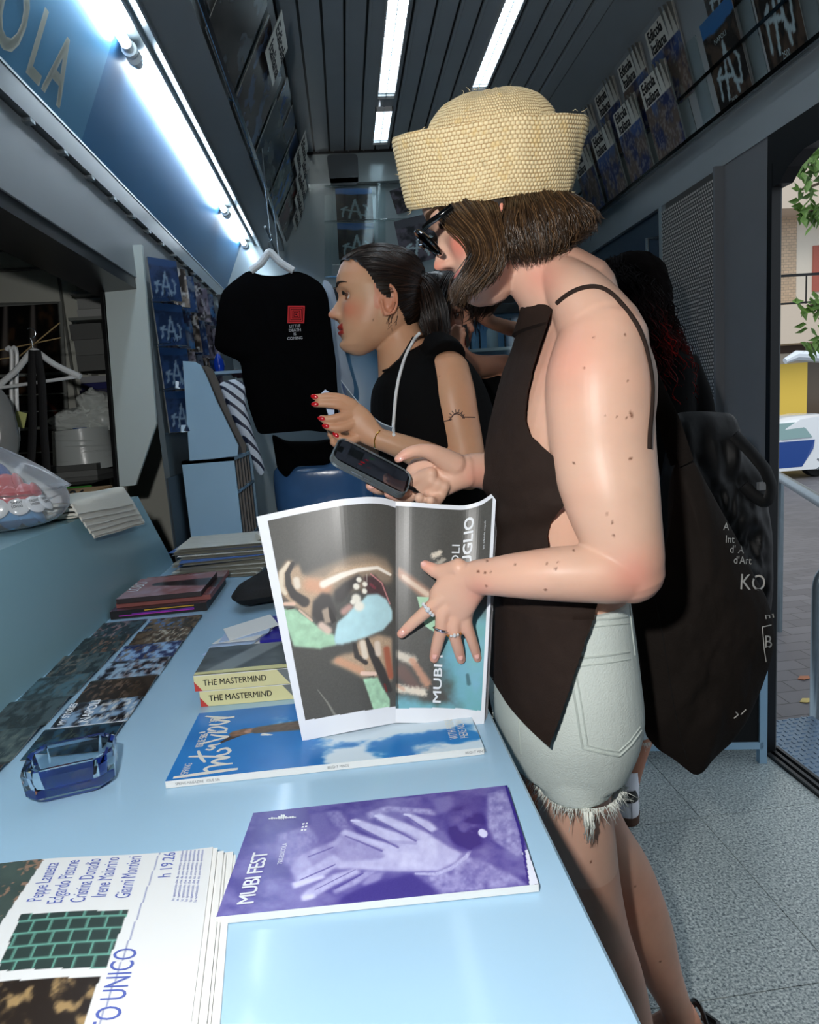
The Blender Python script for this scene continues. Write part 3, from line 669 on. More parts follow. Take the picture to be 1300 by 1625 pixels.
# --- stack of magazines by the counter front
def img_mag(seed, base, hi):
    def g(u, v):
        c = mixc(base, hi, sst(.35, .7, vnoise(u*4, v*3, seed, 4))); k = seg(u, v, (.35, .6), (.95, .5), .10, .22, .4)
        return mixc(c, (.13, .10, .10), .85*k)
    return g
zz = TZ+.0005
for i, (x0, x1, y0, y1, th, b, h_, lab, ec) in enumerate((
        (-.598, -.372, 1.585, 1.84, .020, (.2, .2, .22), (.4, .3, .4), 'thick dark magazine with violet streaks at the bottom of the small pile', (34, 32, 34)),
        (-.590, -.366, 1.61, 1.87, .012, (.5, .3, .3), (.6, .5, .5), 'middle magazine with a rosy cover edge in the small pile', (150, 88, 84)),
        (-.585, -.385, 1.60, 1.80, .012, (.62, .42, .42), (.70, .58, .62), 'top magazine of the small pile, rosy cover with dark figure', (58, 50, 52)))):
    f = quadmap((x0, y0, zz+th), (x1, y0+.0, zz+th), (x1, y1, zz+th), (x0, y1, zz+th), nrm=(0, 0, 1))
    o = print_block('magazine', f, th, img_mag(20+i, b, h_), 90, 70, [GLOSS, mat('magazine_edge_%s' % 'abc'[i], ec, .5), WHITEINK], texts=[dict(s='LOBO', u=.16, v=.30, h=.16, rot=90, sx=.8)] if i == 2 else ())
    tag(o, lab, 'magazine')
    if i == 0:
        mb = MB()
        for k, (cc, za) in enumerate((((190, 60, 190), .006), ((120, 60, 170), .009), ((220, 170, 60), .015))):
            mb.box((x0+.02+.03*k, y0-.0006, zz+za), (x1-.03, y0+.0, zz+za+.0022), 0, lin(cc))
        mb.build('spine_streaks', [PRINT], o, smooth=False)
    zz += th+.0006

# --- concertina photo strips
def strip(x0, x1, y0, y1, npan, seed, pal, lab, texts=False, skew=0.0, amp=.011):
    mb = MB(); nv_ = npan*2*8+1; nu_ = 50; u, v = np.meshgrid(np.linspace(0, 1, nu_), np.linspace(0, 1, nv_))
    ph = v*npan; tri = 1-np.abs((ph % 1)*2-1); tri = np.where((ph % 1) < .78, (ph % 1)/.78, (1-(ph % 1))/.22)
    G = np.stack([x0+(x1-x0)*u+skew*v+.004*tri, y0+(y1-y0)*v-.006*tri*0, TZ+.0015+amp*tri*(.7+.3*vnoise(np.floor(ph), ph*0, seed, 1))], -1)
    C = np.zeros(u.shape+(3,)); pi_ = np.minimum(np.floor(ph).astype(int), npan-1)
    for k in range(npan):
        msk = pi_ == k; a, b, c_ = pal[k % len(pal)]; w_ = ph-k
        n1 = vnoise(u*9+k*3, w_*7, seed+k, 4); n2 = vnoise(u*22, w_*14+k, seed+40+k, 3)
        q = mixc(a, b, sst(.38, .62, n1)); q = mixc(q, c_, .75*sst(.56, .68, n2)*sst(.1, .5, u*(k % 2)+(1-u)*(1-k % 2)))
        C[msk] = q[msk]
    mb.grid(G, 0, lin(np.clip(C, 0, 1)))
    G2 = G.copy(); G2[..., 2] -= .0008; mb.grid(G2, 0, lin((200, 200, 196)), flip=True)
    o = mb.build('photo_leporello', [GLOSS], sharp=20); tag(o, lab, 'leporello')
    return o
dk = lambda *a: [tuple(np.array(c)/255. for c in t) for t in a]
s1 = strip(-.490, -.375, .905, 1.545, 7, 3, dk(((20, 30, 40), (40, 70, 90), (60, 70, 60)), ((30, 26, 30), (130, 160, 190), (220, 220, 215)), ((60, 50, 42), (40, 34, 32), (120, 100, 88)), ((150, 180, 205), (30, 24, 34), (150, 140, 140)), ((140, 175, 215), (40, 50, 90), (110, 90, 70)), ((96, 82, 68), (62, 50, 42), (190, 185, 170)), ((110, 96, 80), (62, 56, 50), (70, 120, 190))), 'concertina strip of city photos with white lettering, behind the glass ashtray')
s2 = strip(-.598, -.503, .80, 1.555, 7, 60, dk(((26, 20, 18), (54, 40, 34), (80, 60, 50)), ((50, 62, 66), (78, 92, 92), (100, 110, 104)), ((44, 52, 54), (70, 84, 88), (58, 66, 66)), ((76, 106, 118), (50, 62, 66), (90, 100, 100)), ((40, 48, 52), (72, 88, 92), (120, 110, 98)), ((38, 44, 46), (62, 76, 78), (150, 110, 90)), ((40, 48, 54), (66, 84, 92), (170, 130, 130))), 'darker concertina strip of photos lying along the blue counter front')
# lettering on the near panel of the first strip
mb = MB(); ff = lambda u, v: np.stack([-.487+np.asarray(u, float), 1.0+np.asarray(v, float), np.full(np.shape(u), TZ+.0016)+np.clip((np.asarray(v, float)+.0036)/.0713, 0, 1)*.0112+.0012], -1)
put_text(mb, 'MY STORIES', ff, .017, .004, .011, 0, rot=90, sx=.68, bold=.01)
put_text(mb, 'NAPOLI', ff, .052, .004, .015, 0, rot=90, sx=.8, bold=.02)
mb.box((-.488, .992, TZ+.0022), (-.376, .9965, TZ+.0032))
mb.build('lettering', [WHITEINK], s1, smooth=False)

# --- glass ashtray
GL = mat('thick_clear_glass', (236, 246, 252), .0, trans=1.0, ior=1.47); NAVY = mat('navy_glass_base', (34, 66, 170), .05, trans=.0, ior=1.4)
ac = np.array([-.384, .823, TZ+.0005])
def octring(hx, hy, ch, z, n_=6):
    c = [(hx-ch, -hy), (hx, -hy+ch), (hx, hy-ch), (hx-ch, hy), (-hx+ch, hy), (-hx, hy-ch), (-hx, -hy+ch), (-hx+ch, -hy)]
    a_ = math.radians(14); return [(ac[0]+x*math.cos(a_)-y*math.sin(a_), ac[1]+x*math.sin(a_)+y*math.cos(a_), ac[2]+z) for x, y in c]
t = thing('ashtray', 'empty cut glass ashtray with a deep blue base on the table', 'ashtray', tuple(ac))
lv = [octring(.040, .028, .012, .0), octring(.050, .037, .014, .010), octring(.052, .041, .016, .038), octring(.050, .039, .015, .045), octring(.043, .032, .012, .045), octring(.037, .026, .010, .018), octring(.03, .020, .008, .014)]
mb = MB(); mb.grid(np.array(lv), closeu=True); mb.add(lv[0], [tuple(range(7, -1, -1))]); mb.add(lv[-1], [tuple(range(8))])
mb.build('glass_bowl', [GL], t, smooth=False)
mb = MB(); mb.grid(np.array([octring(.037, .026, .011, .0012), octring(.042, .031, .012, .006)]), closeu=True)
mb.add(octring(.037, .026, .011, .0012), [tuple(range(7, -1, -1))]); mb.add(octring(.042, .031, .012, .006), [tuple(range(8))])
mb.build('blue_base', [NAVY], t, smooth=False)

# --- newspaper on the near left corner
z = TZ+.011
TRc = aZ(338, 1342, z); BRc = aZ(300, 1640, z); ey = (TRc-BRc)/np.linalg.norm(TRc-BRc); ex = TRc-aZ(74, 1366, z); ex /= np.linalg.norm(ex); PW, PH = .40, .42
ORG = TRc-ex*PW-ey*PH
def news_f(u, v, d=0.0):
    u = np.asarray(u, float)[..., None]; v = np.asarray(v, float)[..., None]
    p = ORG+ex*PW*u+ey*PH*v
    lift = .055*np.clip(.44-u, 0, 1)**2*sst(.55, 1, v)*6+.0025*np.sin(u*9+v*3)
    p = p+np.array((0, 0, 1.0))*(lift+d); p = p+ey*(-.10*np.clip(.5-u, 0, 1)**2*v); return p
news_f.n = np.array((0, 0, 1.0))
def nuv(x, y):
    q = aZ(x, y, z)-ORG; a_, b_ = np.linalg.lstsq(np.stack([ex, ey], 1), q, rcond=None)[0]; return float(a_)/PW, float(b_)/PH
qa = [nuv(*p) for p in ((-4, 1545), (168, 1537), (204, 1442), (34, 1455))]; qb = [nuv(*p) for p in ((-60, 1700), (110, 1700), (159, 1551), (-5, 1562))]; qc = [nuv(*p) for p in ((-60, 1470), (-2, 1474), (70, 1368), (0, 1335))]
la, lb = nuv(252, 1352), nuv(160, 1622)
def img_news(u, v):
    c = np.ones(u.shape+(3,))*np.array([.87, .885, .89])
    a = inpoly(u, v, qa); d_ = np.array(qa); s_ = (u-d_[:, 0].min())/(np.ptp(d_[:, 0])); t_ = (v-d_[:, 1].min())/np.ptp(d_[:, 1])
    row = t_*4.6; colm = s_*6+np.floor(row)*.35; br = np.minimum(np.abs((row % 1)-.5)*2, 1); bc = np.abs((colm % 1)-.5)*2
    k = np.maximum(sst(.72, .98, br), sst(.80, .98, bc)); pic = mixc((.19, .25, .24), (.42, .66, .60), k); c[a] = pic[a]
    b = inpoly(u, v, qb); n_ = vnoise(u*40, v*34, 5, 4); pic = mixc((.16, .13, .11), (.62, .52, .36), sst(.45, .75, n_)*sst(.3, .55, u)); pic = mixc(pic, (.40, .38, .35), .6*(u < .30)); c[b] = pic[b]
    b = inpoly(u, v, qc); pic = mixc((.22, .27, .26), (.30, .36, .34), vnoise(u*20, v*20, 8, 3)); pic = mixc(pic, (.55, .45, .38), (vnoise(u*60, v*60, 3, 3) > .66).astype(float)); c[b] = pic[b]
    l = np.abs(u-(la[0]+(lb[0]-la[0])*(v-la[1])/(lb[1]-la[1]))) < .0016; c[l] = (.55, .58, .72)
    return c
npp = thing('newspaper', 'large newspaper with blue serif names and brick photo on the near left corner', 'newspaper', tuple(ORG+ex*.2+ey*.2-np.array((0, 0, .011))))
NBLUE = mat('blue_newspaper_ink', (84, 100, 176), .6)
tx = []
def line(s, p0, p1, h, sxk=1.0):
    u0, v0 = nuv(*p0); u1, v1 = nuv(*p1); V, _ = text_mesh(s); wd = V[:, 0].max()
    Ln = abs(v1-v0)*PH/PH; return dict(s=s, u=u0, v=v0, h=h, rot=90, asp=PW/PH, sx=(Ln/(wd*h)), d=.0005)
for s, p0, p1, h in (('Peppe Lanzetta', (66, 1434), (108, 1371), .034), ('Edgardo Pistone', (98, 1437), (140, 1366), .034), ('Cristina Donadio', (134, 1434), (173, 1362), .034), ('Irene Maiorino', (168, 1424), (207, 1358), .034),
                     ('Gianni Montieri', (205, 1424), (240, 1355), .034), ('h 19.26', (270, 1389), (281, 1349), .030), ('POSTO UNICO', (170, 1700), (254, 1500), .046)):
    tx.append(line(s, p0, p1, h))
for k in range(6): tx.append(line('lo spettacolo che da una vertice quotidiano', (276+k*7, 1426+k*.5), (288+k*6, 1347), .0065))
ob = print_block('front_page', news_f, .001, img_news, 300, 300, [PRINT, PAPER, NBLUE], npp, texts=tx)
mb = MB()
for i in range(5):
    G = []
    uu, vv = np.meshgrid(np.linspace(.46, 1.0, 24), np.linspace(0, 1.0, 24))
    G = news_f(uu, vv, -.0014-.0019*i)+ex*(.0045*(i+1)+.002*(i % 2))+ey*(-.003*(i % 3)); mb.grid(G, 0)
mb.build('inner_pages', [PAPER], npp, sharp=60)
# ================================================================== the open booklet in her hands
def lerp_pts(P, t):
    P = np.asarray(P, float); d = np.r_[0, np.cumsum(np.linalg.norm(np.diff(P, axis=0), axis=1))]; d /= d[-1]
    return np.stack([np.interp(t, d, P[:, k]) for k in range(P.shape[1])], -1)
def smooth_curve(P, n_=40, it=4):
    Q = lerp_pts(P, np.linspace(0, 1, n_))
    for _ in range(it): Q[1:-1] = (Q[:-2]+2*Q[1:-1]+Q[2:])/4
    return Q
YT, YBm = .945, .862
topL = smooth_curve([aY(407, 820, .93), aY(470, 806, .925), aY(540, 792, .92), aY(585, 788, .925), aY(612, 790, .94), aY(628, 796, .95)])
botL = smooth_curve([aY(480, 1176, .852), aY(520, 1168, .852), aY(580, 1156, .856), aY(628, 1147, .868)])
topR = smooth_curve([aY(628, 796, .95), aY(650, 797, .945), aY(700, 801, .945), aY(738, 803, .95), aY(765, 795, .945), aY(788, 778, .93)])
botR = smooth_curve([aY(628, 1147, .868), aY(680, 1147, .862), aY(730, 1150, .862), aY(768, 1158, .858)])
def ruled(T, B):
    def f(u, v, d=0.0):
        u = np.asarray(u, float); v = np.asarray(v, float); s_ = np.clip(u, 0, 1)
        k = np.linspace(0, 1, len(T)); a = np.stack([np.interp(s_, k, T[:, i]) for i in range(3)], -1); b = np.stack([np.interp(s_, k, B[:, i]) for i in range(3)], -1)
        return a*v[..., None]+b*(1-v[..., None])+f.n*d
    f.n = np.array((0, -1.0, .10)); f.n /= np.linalg.norm(f.n); return f
fL, fR = ruled(topL, botL), ruled(topR, botR)
def crop_xy(T, B):   # same surface, in the frame of the enlarged view it was drawn from
    def g(u, v):
        a = np.stack([np.interp(u, np.linspace(0, 1, len(T)), [t[i] for t in T]) for i in range(2)], -1); b = np.stack([np.interp(u, np.linspace(0, 1, len(B)), [t[i] for t in B]) for i in range(2)], -1)
        r = a*v[..., None]+b*(1-v[..., None]); return r[..., 0], r[..., 1]
    return g
gR = crop_xy([(703, 106), (900, 124), (1060, 128), (1175, 50)], [(703, 1143), (900, 1143), (1140, 1180)])
def glow(x, y, C, parts):
    nz = vnoise(x/9, y/9, 31, 3)
    for p, q, r0, r1, col, k in parts:
        m_ = seg(x+(nz-.5)*22, y+(nz-.5)*18, p, q, r0, r1, .75)*k; C = C*(1-m_[..., None])+np.array(col)*m_[..., None]
    return C
DG = (.335, .335, .325); WH = (.93, .89, .82); OR = (.80, .60, .50); MN = (.66, .82, .70); CY = (.72, .87, .90); BK = (.27, .26, .26); PK = (.62, .40, .45)
def img_left(u, v):
    px, py = to_px(fL(u, v)); x, y = (px-400)*4.514, (py-800)*4.514
    p = Paint(x, y, np.ones(u.shape+(3,))*np.array(DG)*(.93+.14*vnoise(x/5, y/5, 2, 2))[..., None]); TN = (.74, .64, .54)
    p.poly([(250, 560), (560, 430), (700, 375), (850, 360), (960, 395), (1010, 470), (1000, 560), (600, 640), (460, 700), (300, 700)], TN, 30, .6, nz=.10, sc=5)
    p.poly([(190, 490), (250, 405), (295, 410), (270, 470), (335, 430), (360, 500), (400, 530), (520, 520), (600, 450), (760, 430), (900, 420), (1000, 480), (990, 500), (900, 470), (760, 480), (640, 540), (570, 600), (500, 640), (440, 690), (430, 830), (400, 800), (340, 755), (210, 665), (178, 560)], TN, 12, .95, nz=.12, sc=5)
    p.st([(420, 580), (520, 600)], 70, (.84, .62, .50), .8, .8); p.st([(510, 575), (640, 512), (760, 472), (900, 455), (990, 505)], (34, 26, 18, 15, 12), (.95, .92, .87), 1, .6)
    p.poly([(440, 700), (500, 635), (560, 645), (575, 700), (612, 790), (565, 862), (500, 866), (430, 800)], BK, 9); p.poly([(588, 625), (660, 560), (760, 505), (805, 540), (710, 620), (645, 705), (598, 705)], BK, 9)
    p.poly([(800, 520), (880, 508), (950, 580), (990, 715), (900, 645), (826, 642)], (.33, .26, .27), 6, nz=.1); p.st([(850, 500), (930, 565), (988, 715)], 5, (.80, .56, .56)); p.st([(850, 575), (880, 600)], 12, (.55, .28, .32), .7)
    p.poly([(225, 752), (310, 750), (430, 840), (500, 900), (590, 935), (605, 1010), (480, 1036), (300, 1018), (250, 880)], MN, 4, nz=.10, sc=40)
    p.st([(500, 870), (545, 905)], 36, (.90, .80, .74), .9, .7); p.st([(660, 770), (700, 740)], 34, (.90, .70, .66), .7, .8)
    p.poly([(588, 965), (610, 850), (680, 790), (720, 745), (780, 700), (825, 650), (900, 643), (962, 680), (1003, 760), (1003, 830), (940, 902), (800, 962), (640, 1007), (598, 1003)], CY, 4, nz=.04, sc=50)
    for a_, b_, r_ in ((765, 540, 22), (745, 588, 26), (808, 572, 20), (804, 622, 22), (745, 675, 38), (765, 728, 44), (720, 700, 20)): p.st([(a_, b_), (a_+3, b_+3)], r_, (.94, .93, .88), .95, .5)
    p.st([(780, 560), (790, 640)], 4, (.5, .42, .38), .8); p.st([(822, 500), (824, 560)], 2, (.8, .78, .74), .8)
    p.st([(292, 425), (255, 500), (262, 580), (300, 650), (375, 700)], (16, 22, 26, 36, 44), BK, .97, .4); p.st([(318, 545), (325, 585)], 30, (.90, .86, .80), .9, .6); p.st([(262, 420), (212, 490), (205, 590), (240, 640)], (14, 24, 28, 16), (.90, .86, .78), .85, .7); p.st([(195, 640), (250, 690)], 14, (.4, .36, .34), .7); p.st([(235, 715), (300, 715)], 16, (.92, .78, .70), .9); p.st([(250, 752), (298, 744)], 5, (.3, .28, .26))
    p.poly([(500, 760), (548, 735), (566, 845), (522, 858)], (.66, .60, .54), 3); p.poly([(545, 725), (575, 760), (605, 835), (575, 858), (555, 810)], (.22, .21, .21), 1); p.st([(340, 760), (430, 835)], 9, (.90, .78, .70), .8)
    p.poly([(555, 1130), (640, 1082), (740, 1060), (758, 980), (840, 958), (905, 935), (1003, 960), (1003, 1270), (940, 1245), (860, 1232), (790, 1242), (700, 1192)], TN, 12, .95, nz=.12, sc=5); p.st([(620, 1120), (780, 1190)], 36, (.84, .62, .50), .7, .8); p.st([(965, 1040), (990, 1230)], 30, (.66, .38, .30), .9, .7)
    p.st([(735, 1010), (752, 1090), (815, 1135)], (18, 24, 20), BK, .95, .5); p.st([(825, 970), (862, 1070), (925, 1200), (985, 1330)], (16, 30, 40, 22), BK, .97, .4); p.st([(792, 995), (812, 1090)], 27, (.90, .86, .80), .9, .6); p.st([(898, 1000), (905, 1070)], 27, (.90, .84, .78), .9, .6); p.st([(790, 1212), (880, 1215)], 18, (.94, .82, .76), .9); p.st([(838, 1240), (872, 1232)], 5, (.3, .28, .26)); p.st([(950, 1290), (965, 1340)], 8, (.45, .22, .22))
    p.poly([(795, 1252), (900, 1240), (940, 1322), (988, 1400), (988, 1500), (878, 1500), (840, 1380)], MN, 2, nz=.12, sc=30)
    p.st([(470, 1330), (540, 1420), (612, 1540)], (3, 8, 14), (.66, .66, .62), .6, .9, nz=.3, sc=3)
    return np.where(((u < .070) | (v > .972) | (v < .072+.012*(1-u)))[..., None], np.array([.90, .92, .95]), p.C)
def img_right(u, v):
    px, py = to_px(fR(u, v)); x, y = (px-390)*2.9545, (py-760)*2.9545; C = np.ones(u.shape+(3,))*np.array(DG)*(.93+.14*vnoise(x/4, y/4, 2, 2))[..., None]
    n_ = vnoise(x/60, y/60, 5, 4); teal = mixc((.42, .68, .68), (.48, .70, .80), n_)
    k = sst(880, 1000, x-.25*(y-900)+80*(n_-.5))*sst(560, 700, y)+.0; k2 = sst(985, 1060, y+60*(n_-.5)-.12*(x-700)); k = np.clip(np.maximum(k, k2), 0, 1); C = mixc(C, teal, k)
    C = glow(x, y, C, [((880, 360), (915, 345), 18, 12, WH, .85), ((850, 420), (850, 500), 26, 30, BK, .6), ((900, 400), (930, 380), 18, 14, WH, .6), ((720, 440), (860, 550), 30, 34, OR, .75), ((740, 460), (850, 540), 14, 16, WH, .6)])
    m2 = inpoly(x, y, [(803, 553), (885, 555), (905, 640), (930, 720), (890, 720), (840, 690)]); C[m2] = np.array(MN)
    C = glow(x, y, C, [((700, 820), (780, 850), 24, 30, WH, .8), ((730, 900), (800, 980), 44, 30, (.45, .36, .34), .9), ((780, 850), (850, 960), 20, 26, OR, .85), ((700, 980), (830, 1000), 22, 26, WH, .9), ((690, 960), (740, 985), 10, 12, OR, .6)])
    C = np.where((x < 716)[..., None], C*.55, C)
    C = mixc(C, (.18, .30, .32), .6*seg(x, y, (1040, 920), (1046, 960), 10, 12, .6))
    return np.where(((v > .980) | (v < .062+.012*u) | (u > .955))[..., None], np.array([.90, .92, .95]), C)
bkt = thing('open_booklet', 'open booklet with glowing face print held sideways by the woman in the straw hat', 'booklet', tuple(botR[0]))
print_block('page', fL, .0016, img_left, 240, 330, [PRINT, PAPER, WHITEINK], bkt)
A_ = .62
def inv_uv(x, y):   # nearest (u, v) on the right page to a spot of the enlarged view
    uu, vv = uvg(120, 200); X, Y_ = gR(uu, vv); i = np.argmin((X-x)**2+(Y_-y)**2); return uu.flat[i], vv.flat[i]
PHt = np.linalg.norm(topR[0]-botR[0]); PWd = np.linalg.norm(np.diff(topR, axis=0), axis=1).sum()
def tl(s, p0, p1, h, **k):
    u0, v0 = inv_uv(*p0); u1, v1 = inv_uv(*p1); V, _ = text_mesh(s, **k); return dict(s=s, u=u0, v=v0, h=h, rot=90, asp=PWd/PHt, sx=abs(v1-v0)/(V[:, 0].max()*h), d=.0008, **k)
print_block('page', fR, .0012, img_right, 200, 330, [PRINT, PAPER, WHITEINK], bkt, texts=[
    tl('MUBI FEST', (906, 1058), (975, 690), .045, bold=.03), tl('NAPOLI', (1003, 560), (1003, 316), .040), tl('1 LUGLIO', (1062, 520), (1062, 184), .046, bold=.05), tl('bis edicola napoli', (1122, 330), (1122, 196), .010)])
mb = MB()
for i in range(7):
    uu, vv = np.meshgrid(np.linspace(0, 1.0, 30), np.linspace(0, 1, 12)); mb.grid(fR(uu, vv, -.0025-.0016*i)+np.array((.0012*(i+1), .001+.0012*i, -.0006*i)), i % 2)
mb.build('page_block', [PAPER, mat('rosy_page_edge', (206, 196, 204), .6)], bkt, sharp=60)
MB().tube(lerp_pts([topL[-1], botL[-1]], np.linspace(0, 1, 12))+np.array((0, .004, 0)), .0012, 8).build('fold', [PAPER], bkt)
# ================================================================== racks, back of the kiosk, window side
def qpanel(mb, pts, Y, d, m=0, col=None):
    P = np.array([aY(x, y, Y) for x, y in pts]); mb.prism(P, (0, d, 0), m, col)
EDW = (.90, .90, .86)
def img_paper(seed, hdr=.32):
    def g(u, v):
        pic = mixc((.16, .20, .38), (.42, .36, .32), sst(.35, .6, vnoise(u*4, v*5, seed, 4))); pic = mixc(pic, (.30, .42, .66), .8*sst(.55, 1, v/(1-hdr))*sst(.4, .6, vnoise(u*3, v*3, seed+9, 3)))
        pic = mixc(pic, (.62, .60, .58), .6*(vnoise(u*22, v*22, seed+3, 3) > .60))
        return np.where((v > 1-hdr)[..., None], np.array(EDW), pic)
    return g
def img_A(seed, top=(.28, .46, .70), body=((.13, .12, .11), (.30, .25, .21))):
    def g(u, v):
        c = mixc(body[0], body[1], sst(.35, .65, vnoise(u*6, v*8, seed, 5))); sky = sst(0, .02, v-.80-.07*np.abs(u-.45)+.02*(vnoise(u*9, v*0, seed, 2)-.5))
        c = mixc(c, top, sky)
        k = np.zeros_like(u)
        for p, q, r in (((.34, .12), (.52, .66), .032), ((.52, .66), (.66, .12), .034), ((.14, .38), (.60, .30), .024), ((.16, .16), (.20, .40), .03), ((.20, .40), (.30, .44), .03), ((.60, .24), (.78, .18), .028), ((.78, .18), (.84, .42), .028), ((.84, .42), (.76, .50), .026)):
            k = np.maximum(k, seg(u, v, p, q, r, r, .2))
        return mixc(c, (.66, .74, .76), k)
    return g
def img_mix(seed, a, b, c_):
    def g(u, v):
        q = mixc(a, b, sst(.38, .62, vnoise(u*4, v*5, seed, 4))); return mixc(q, c_, .8*sst(.58, .66, vnoise(u*7+3, v*6, seed+5, 3)))
    return g
BACKP = mat('poster_back', (150, 152, 148), .7)
# right rack: surface leans in towards the ceiling
def RR(y, s_, d=0.0): k = .465/.4828; return np.stack([1.40-.13*np.asarray(s_, float)/.4828-d*.963-.004+0*np.asarray(y, float), np.asarray(y, float)+0*np.asarray(s_, float), 2.237+.465*np.asarray(s_, float)/.4828-d*.269], -1)
def LR(y, s_, d=0.0): return np.stack([-.262+.154*np.asarray(s_, float)/.50+d*.883+.004+0*np.asarray(y, float), np.asarray(y, float)+0*np.asarray(s_, float), 2.25+.29*np.asarray(s_, float)/.50-d*.469], -1)
def on_rack(RK, y0, y1, s0, s1, d, img, texts, lab, grp, cat='newspaper', name='rack_newspaper', nu=44, nv=60, tilt=0.0, mats=None, folded=False):
    n_ = np.array((-.963, 0, -.269)) if RK is RR else np.array((.883, 0, -.469))
    def f(u, v, dd=0.0):
        u = np.asarray(u, float); v = np.asarray(v, float); yy = (y1+(y0-y1)*u) if RK is RR else (y0+(y1-y0)*u)
        return RK(yy+tilt*v, s0+(s1-s0)*v, d)+n_*np.asarray(dd)[..., None] if np.ndim(dd) else RK(yy+tilt*v, s0+(s1-s0)*v, d)+n_*dd
    f.n = n_
    o = print_block(name, f, .006 if folded else .002, img, nu, nv, mats or [PRINT, BACKP, INK], None, texts)
    if folded:
        mb = MB()
        for k in range(3):
            a = (.80+.07*k)*(y1-y0)
            e = [RK(y0+(0 if RK is RR else 0)+.012*k, s1-.10, d+.004+.012*k), RK(y0+.03+.012*k, s1+.012, d+.002+.010*k)]
            w_ = RK(y0-.012+.01*k, s1-.006, d+.012+.014*k)
            mb.prism([e[0], w_, e[1]], (0, .0012, 0))
        mb.build('loose_leaves', [mat('grey_newsprint', (150, 150, 142), .7)], o, smooth=False)
    return tag(o, lab, cat, grp)
ed = lambda a: [dict(s='Edicola', u=.06, v=.85, h=.125, asp=a, bold=.05, sx=.66), dict(s='Italiana', u=.08, v=.70, h=.125, asp=a, bold=.05, sx=.70)]
names = ['first', 'second', 'third', 'fourth', 'fifth']
for k in range(4):
    y0 = 2.555+.262*k
    on_rack(RR, y0, y0+.215, 0.004, .315, .030, img_paper(100+k), ed(.69), 'folded newspaper in the lower row of the right rack, %s from the doorway' % names[k], 'newspapers on the right rack', folded=True)
for k in range(4):
    y0 = 2.46+.262*k
    on_rack(RR, y0, y0+.215, 0.15, .455, .008, img_paper(110+k), ed(.69), 'folded newspaper in the upper row of the right rack, %s from the doorway' % names[k], 'newspapers on the right rack', folded=True)
for k, (y0, y1, s0, s1, lab) in enumerate(((2.155, 2.335, .004, .30, 'tall blue topped poster with curly white letter, tilted beside the newspapers on the right rack'), (1.90, 2.065, .004, .40, 'dark poster with big curly white letter at the edge of the photo, right rack'), (2.12, 2.30, .26, .46, 'dark poster half hidden above the blue topped one on the right rack'))):
    on_rack(RR, y0, y1, s0, s1, .02 if k < 2 else .006, img_A(40+k, top=((.16, .42, .66), (.1, .1, .1), (.2, .2, .2))[k]), [dict(s='2500', u=.38, v=.05, h=.05, asp=.6, sx=.8), dict(s='NAPOLI', u=.30, v=.70, h=.05, asp=.6, sx=.9)], lab, None, cat='poster', name='rack_poster', mats=[GLOSS, BACKP, mat('pale_green_ink', (170, 190, 190), .5)])
mb = MB()
for y in (1.86, 2.10, 2.395, 2.52, 2.79, 3.05, 3.31, 3.57): mb.prism([RR(y, 0, .0), RR(y, 0, .05), RR(y, .28, .05), RR(y, .30, .0)], (0, .003, 0))
mb.prism([RR(1.2, 0, .052), RR(1.2, .012, .054), RR(1.2, .012, .051), RR(1.2, 0, .049)], (0, 2.6, 0)); mb.prism([RR(1.2, 0.002, .0), RR(1.2, .002, .05), RR(1.2, .005, .05), RR(1.2, .005, .0)], (0, 2.6, 0))
mb.prism([RR(1.2, .15, .026), RR(1.2, .16, .030), RR(1.2, .16, .027), RR(1.2, .15, .023)], (0, 2.6, 0))
tag(mb.build('acrylic_rack', [CLEAR], smooth=False), 'clear acrylic magazine rack along the top of the right wall', 'rack')
# left rack
LB = [('large brown map like print at the near end of the left rack', 1.75, 2.10, .0, .42, ((.20, .18, .17), (.30, .28, .27), (.36, .40, .44))), ('brown and grey large print second along the left rack', 2.14, 2.52, .0, .42, ((.26, .22, .21), (.34, .33, .32), (.34, .42, .54))),
      ('print with dark figures behind glare on the left rack', 2.56, 2.98, .0, .34, ((.16, .20, .22), (.38, .42, .42), (.26, .34, .44))), ('pale print with slanted blue band on the left rack', 3.02, 3.34, .0, .34, ((.30, .36, .36), (.46, .52, .52), (.30, .46, .70))),
      ('print with red patch at the far end of the left rack', 3.38, 3.66, .0, .34, ((.22, .24, .24), (.50, .52, .50), (.50, .12, .12)))]
for k, (lab, y0, y1, s0, s1, pal) in enumerate(LB): on_rack(LR, y0, y1, s0, s1, .012, img_mix(60+k*7, *pal), (), lab, 'large prints along the left rack', cat='poster', name='rack_poster', mats=[GLOSS, BACKP])
for k in range(4):
    on_rack(LR, 2.62+.22*k, 2.78+.22*k, .30, .50, .004, img_mix(90+k*3, (.22, .34, .52), (.34, .38, .38), (.2, .17, .14)), (), 'small blue and brown card high on the left rack, %s behind the near newspaper' % names[k], 'small cards high on the left rack', cat='card', name='rack_card', mats=[GLOSS, BACKP], nu=24, nv=30)
edl = [dict(s='Edicola', u=.06, v=.58, h=.27, asp=1.15, bold=.05, sx=.98), dict(s='Italiana', u=.06, v=.16, h=.27, asp=1.15, bold=.05, sx=.98)]
for k, (y0, s0, lab) in enumerate(((2.20, .30, 'white newspaper header sticking out at the near top of the left rack'), (3.14, .36, 'white newspaper header high up above the far group on the left rack'), (3.34, .33, 'white newspaper header, second of the far group on the left rack'), (3.50, .26, 'white newspaper header, third of the far group on the left rack'), (3.66, .17, 'white newspaper header, lowest of the far group on the left rack'))):
    on_rack(LR, y0, y0+.21, s0, s0+.20, .024, lambda u, v: np.ones(u.shape+(3,))*np.array(EDW), edl, lab, 'newspaper headers sticking out of the left rack', nu=12, nv=10)
mb = MB()
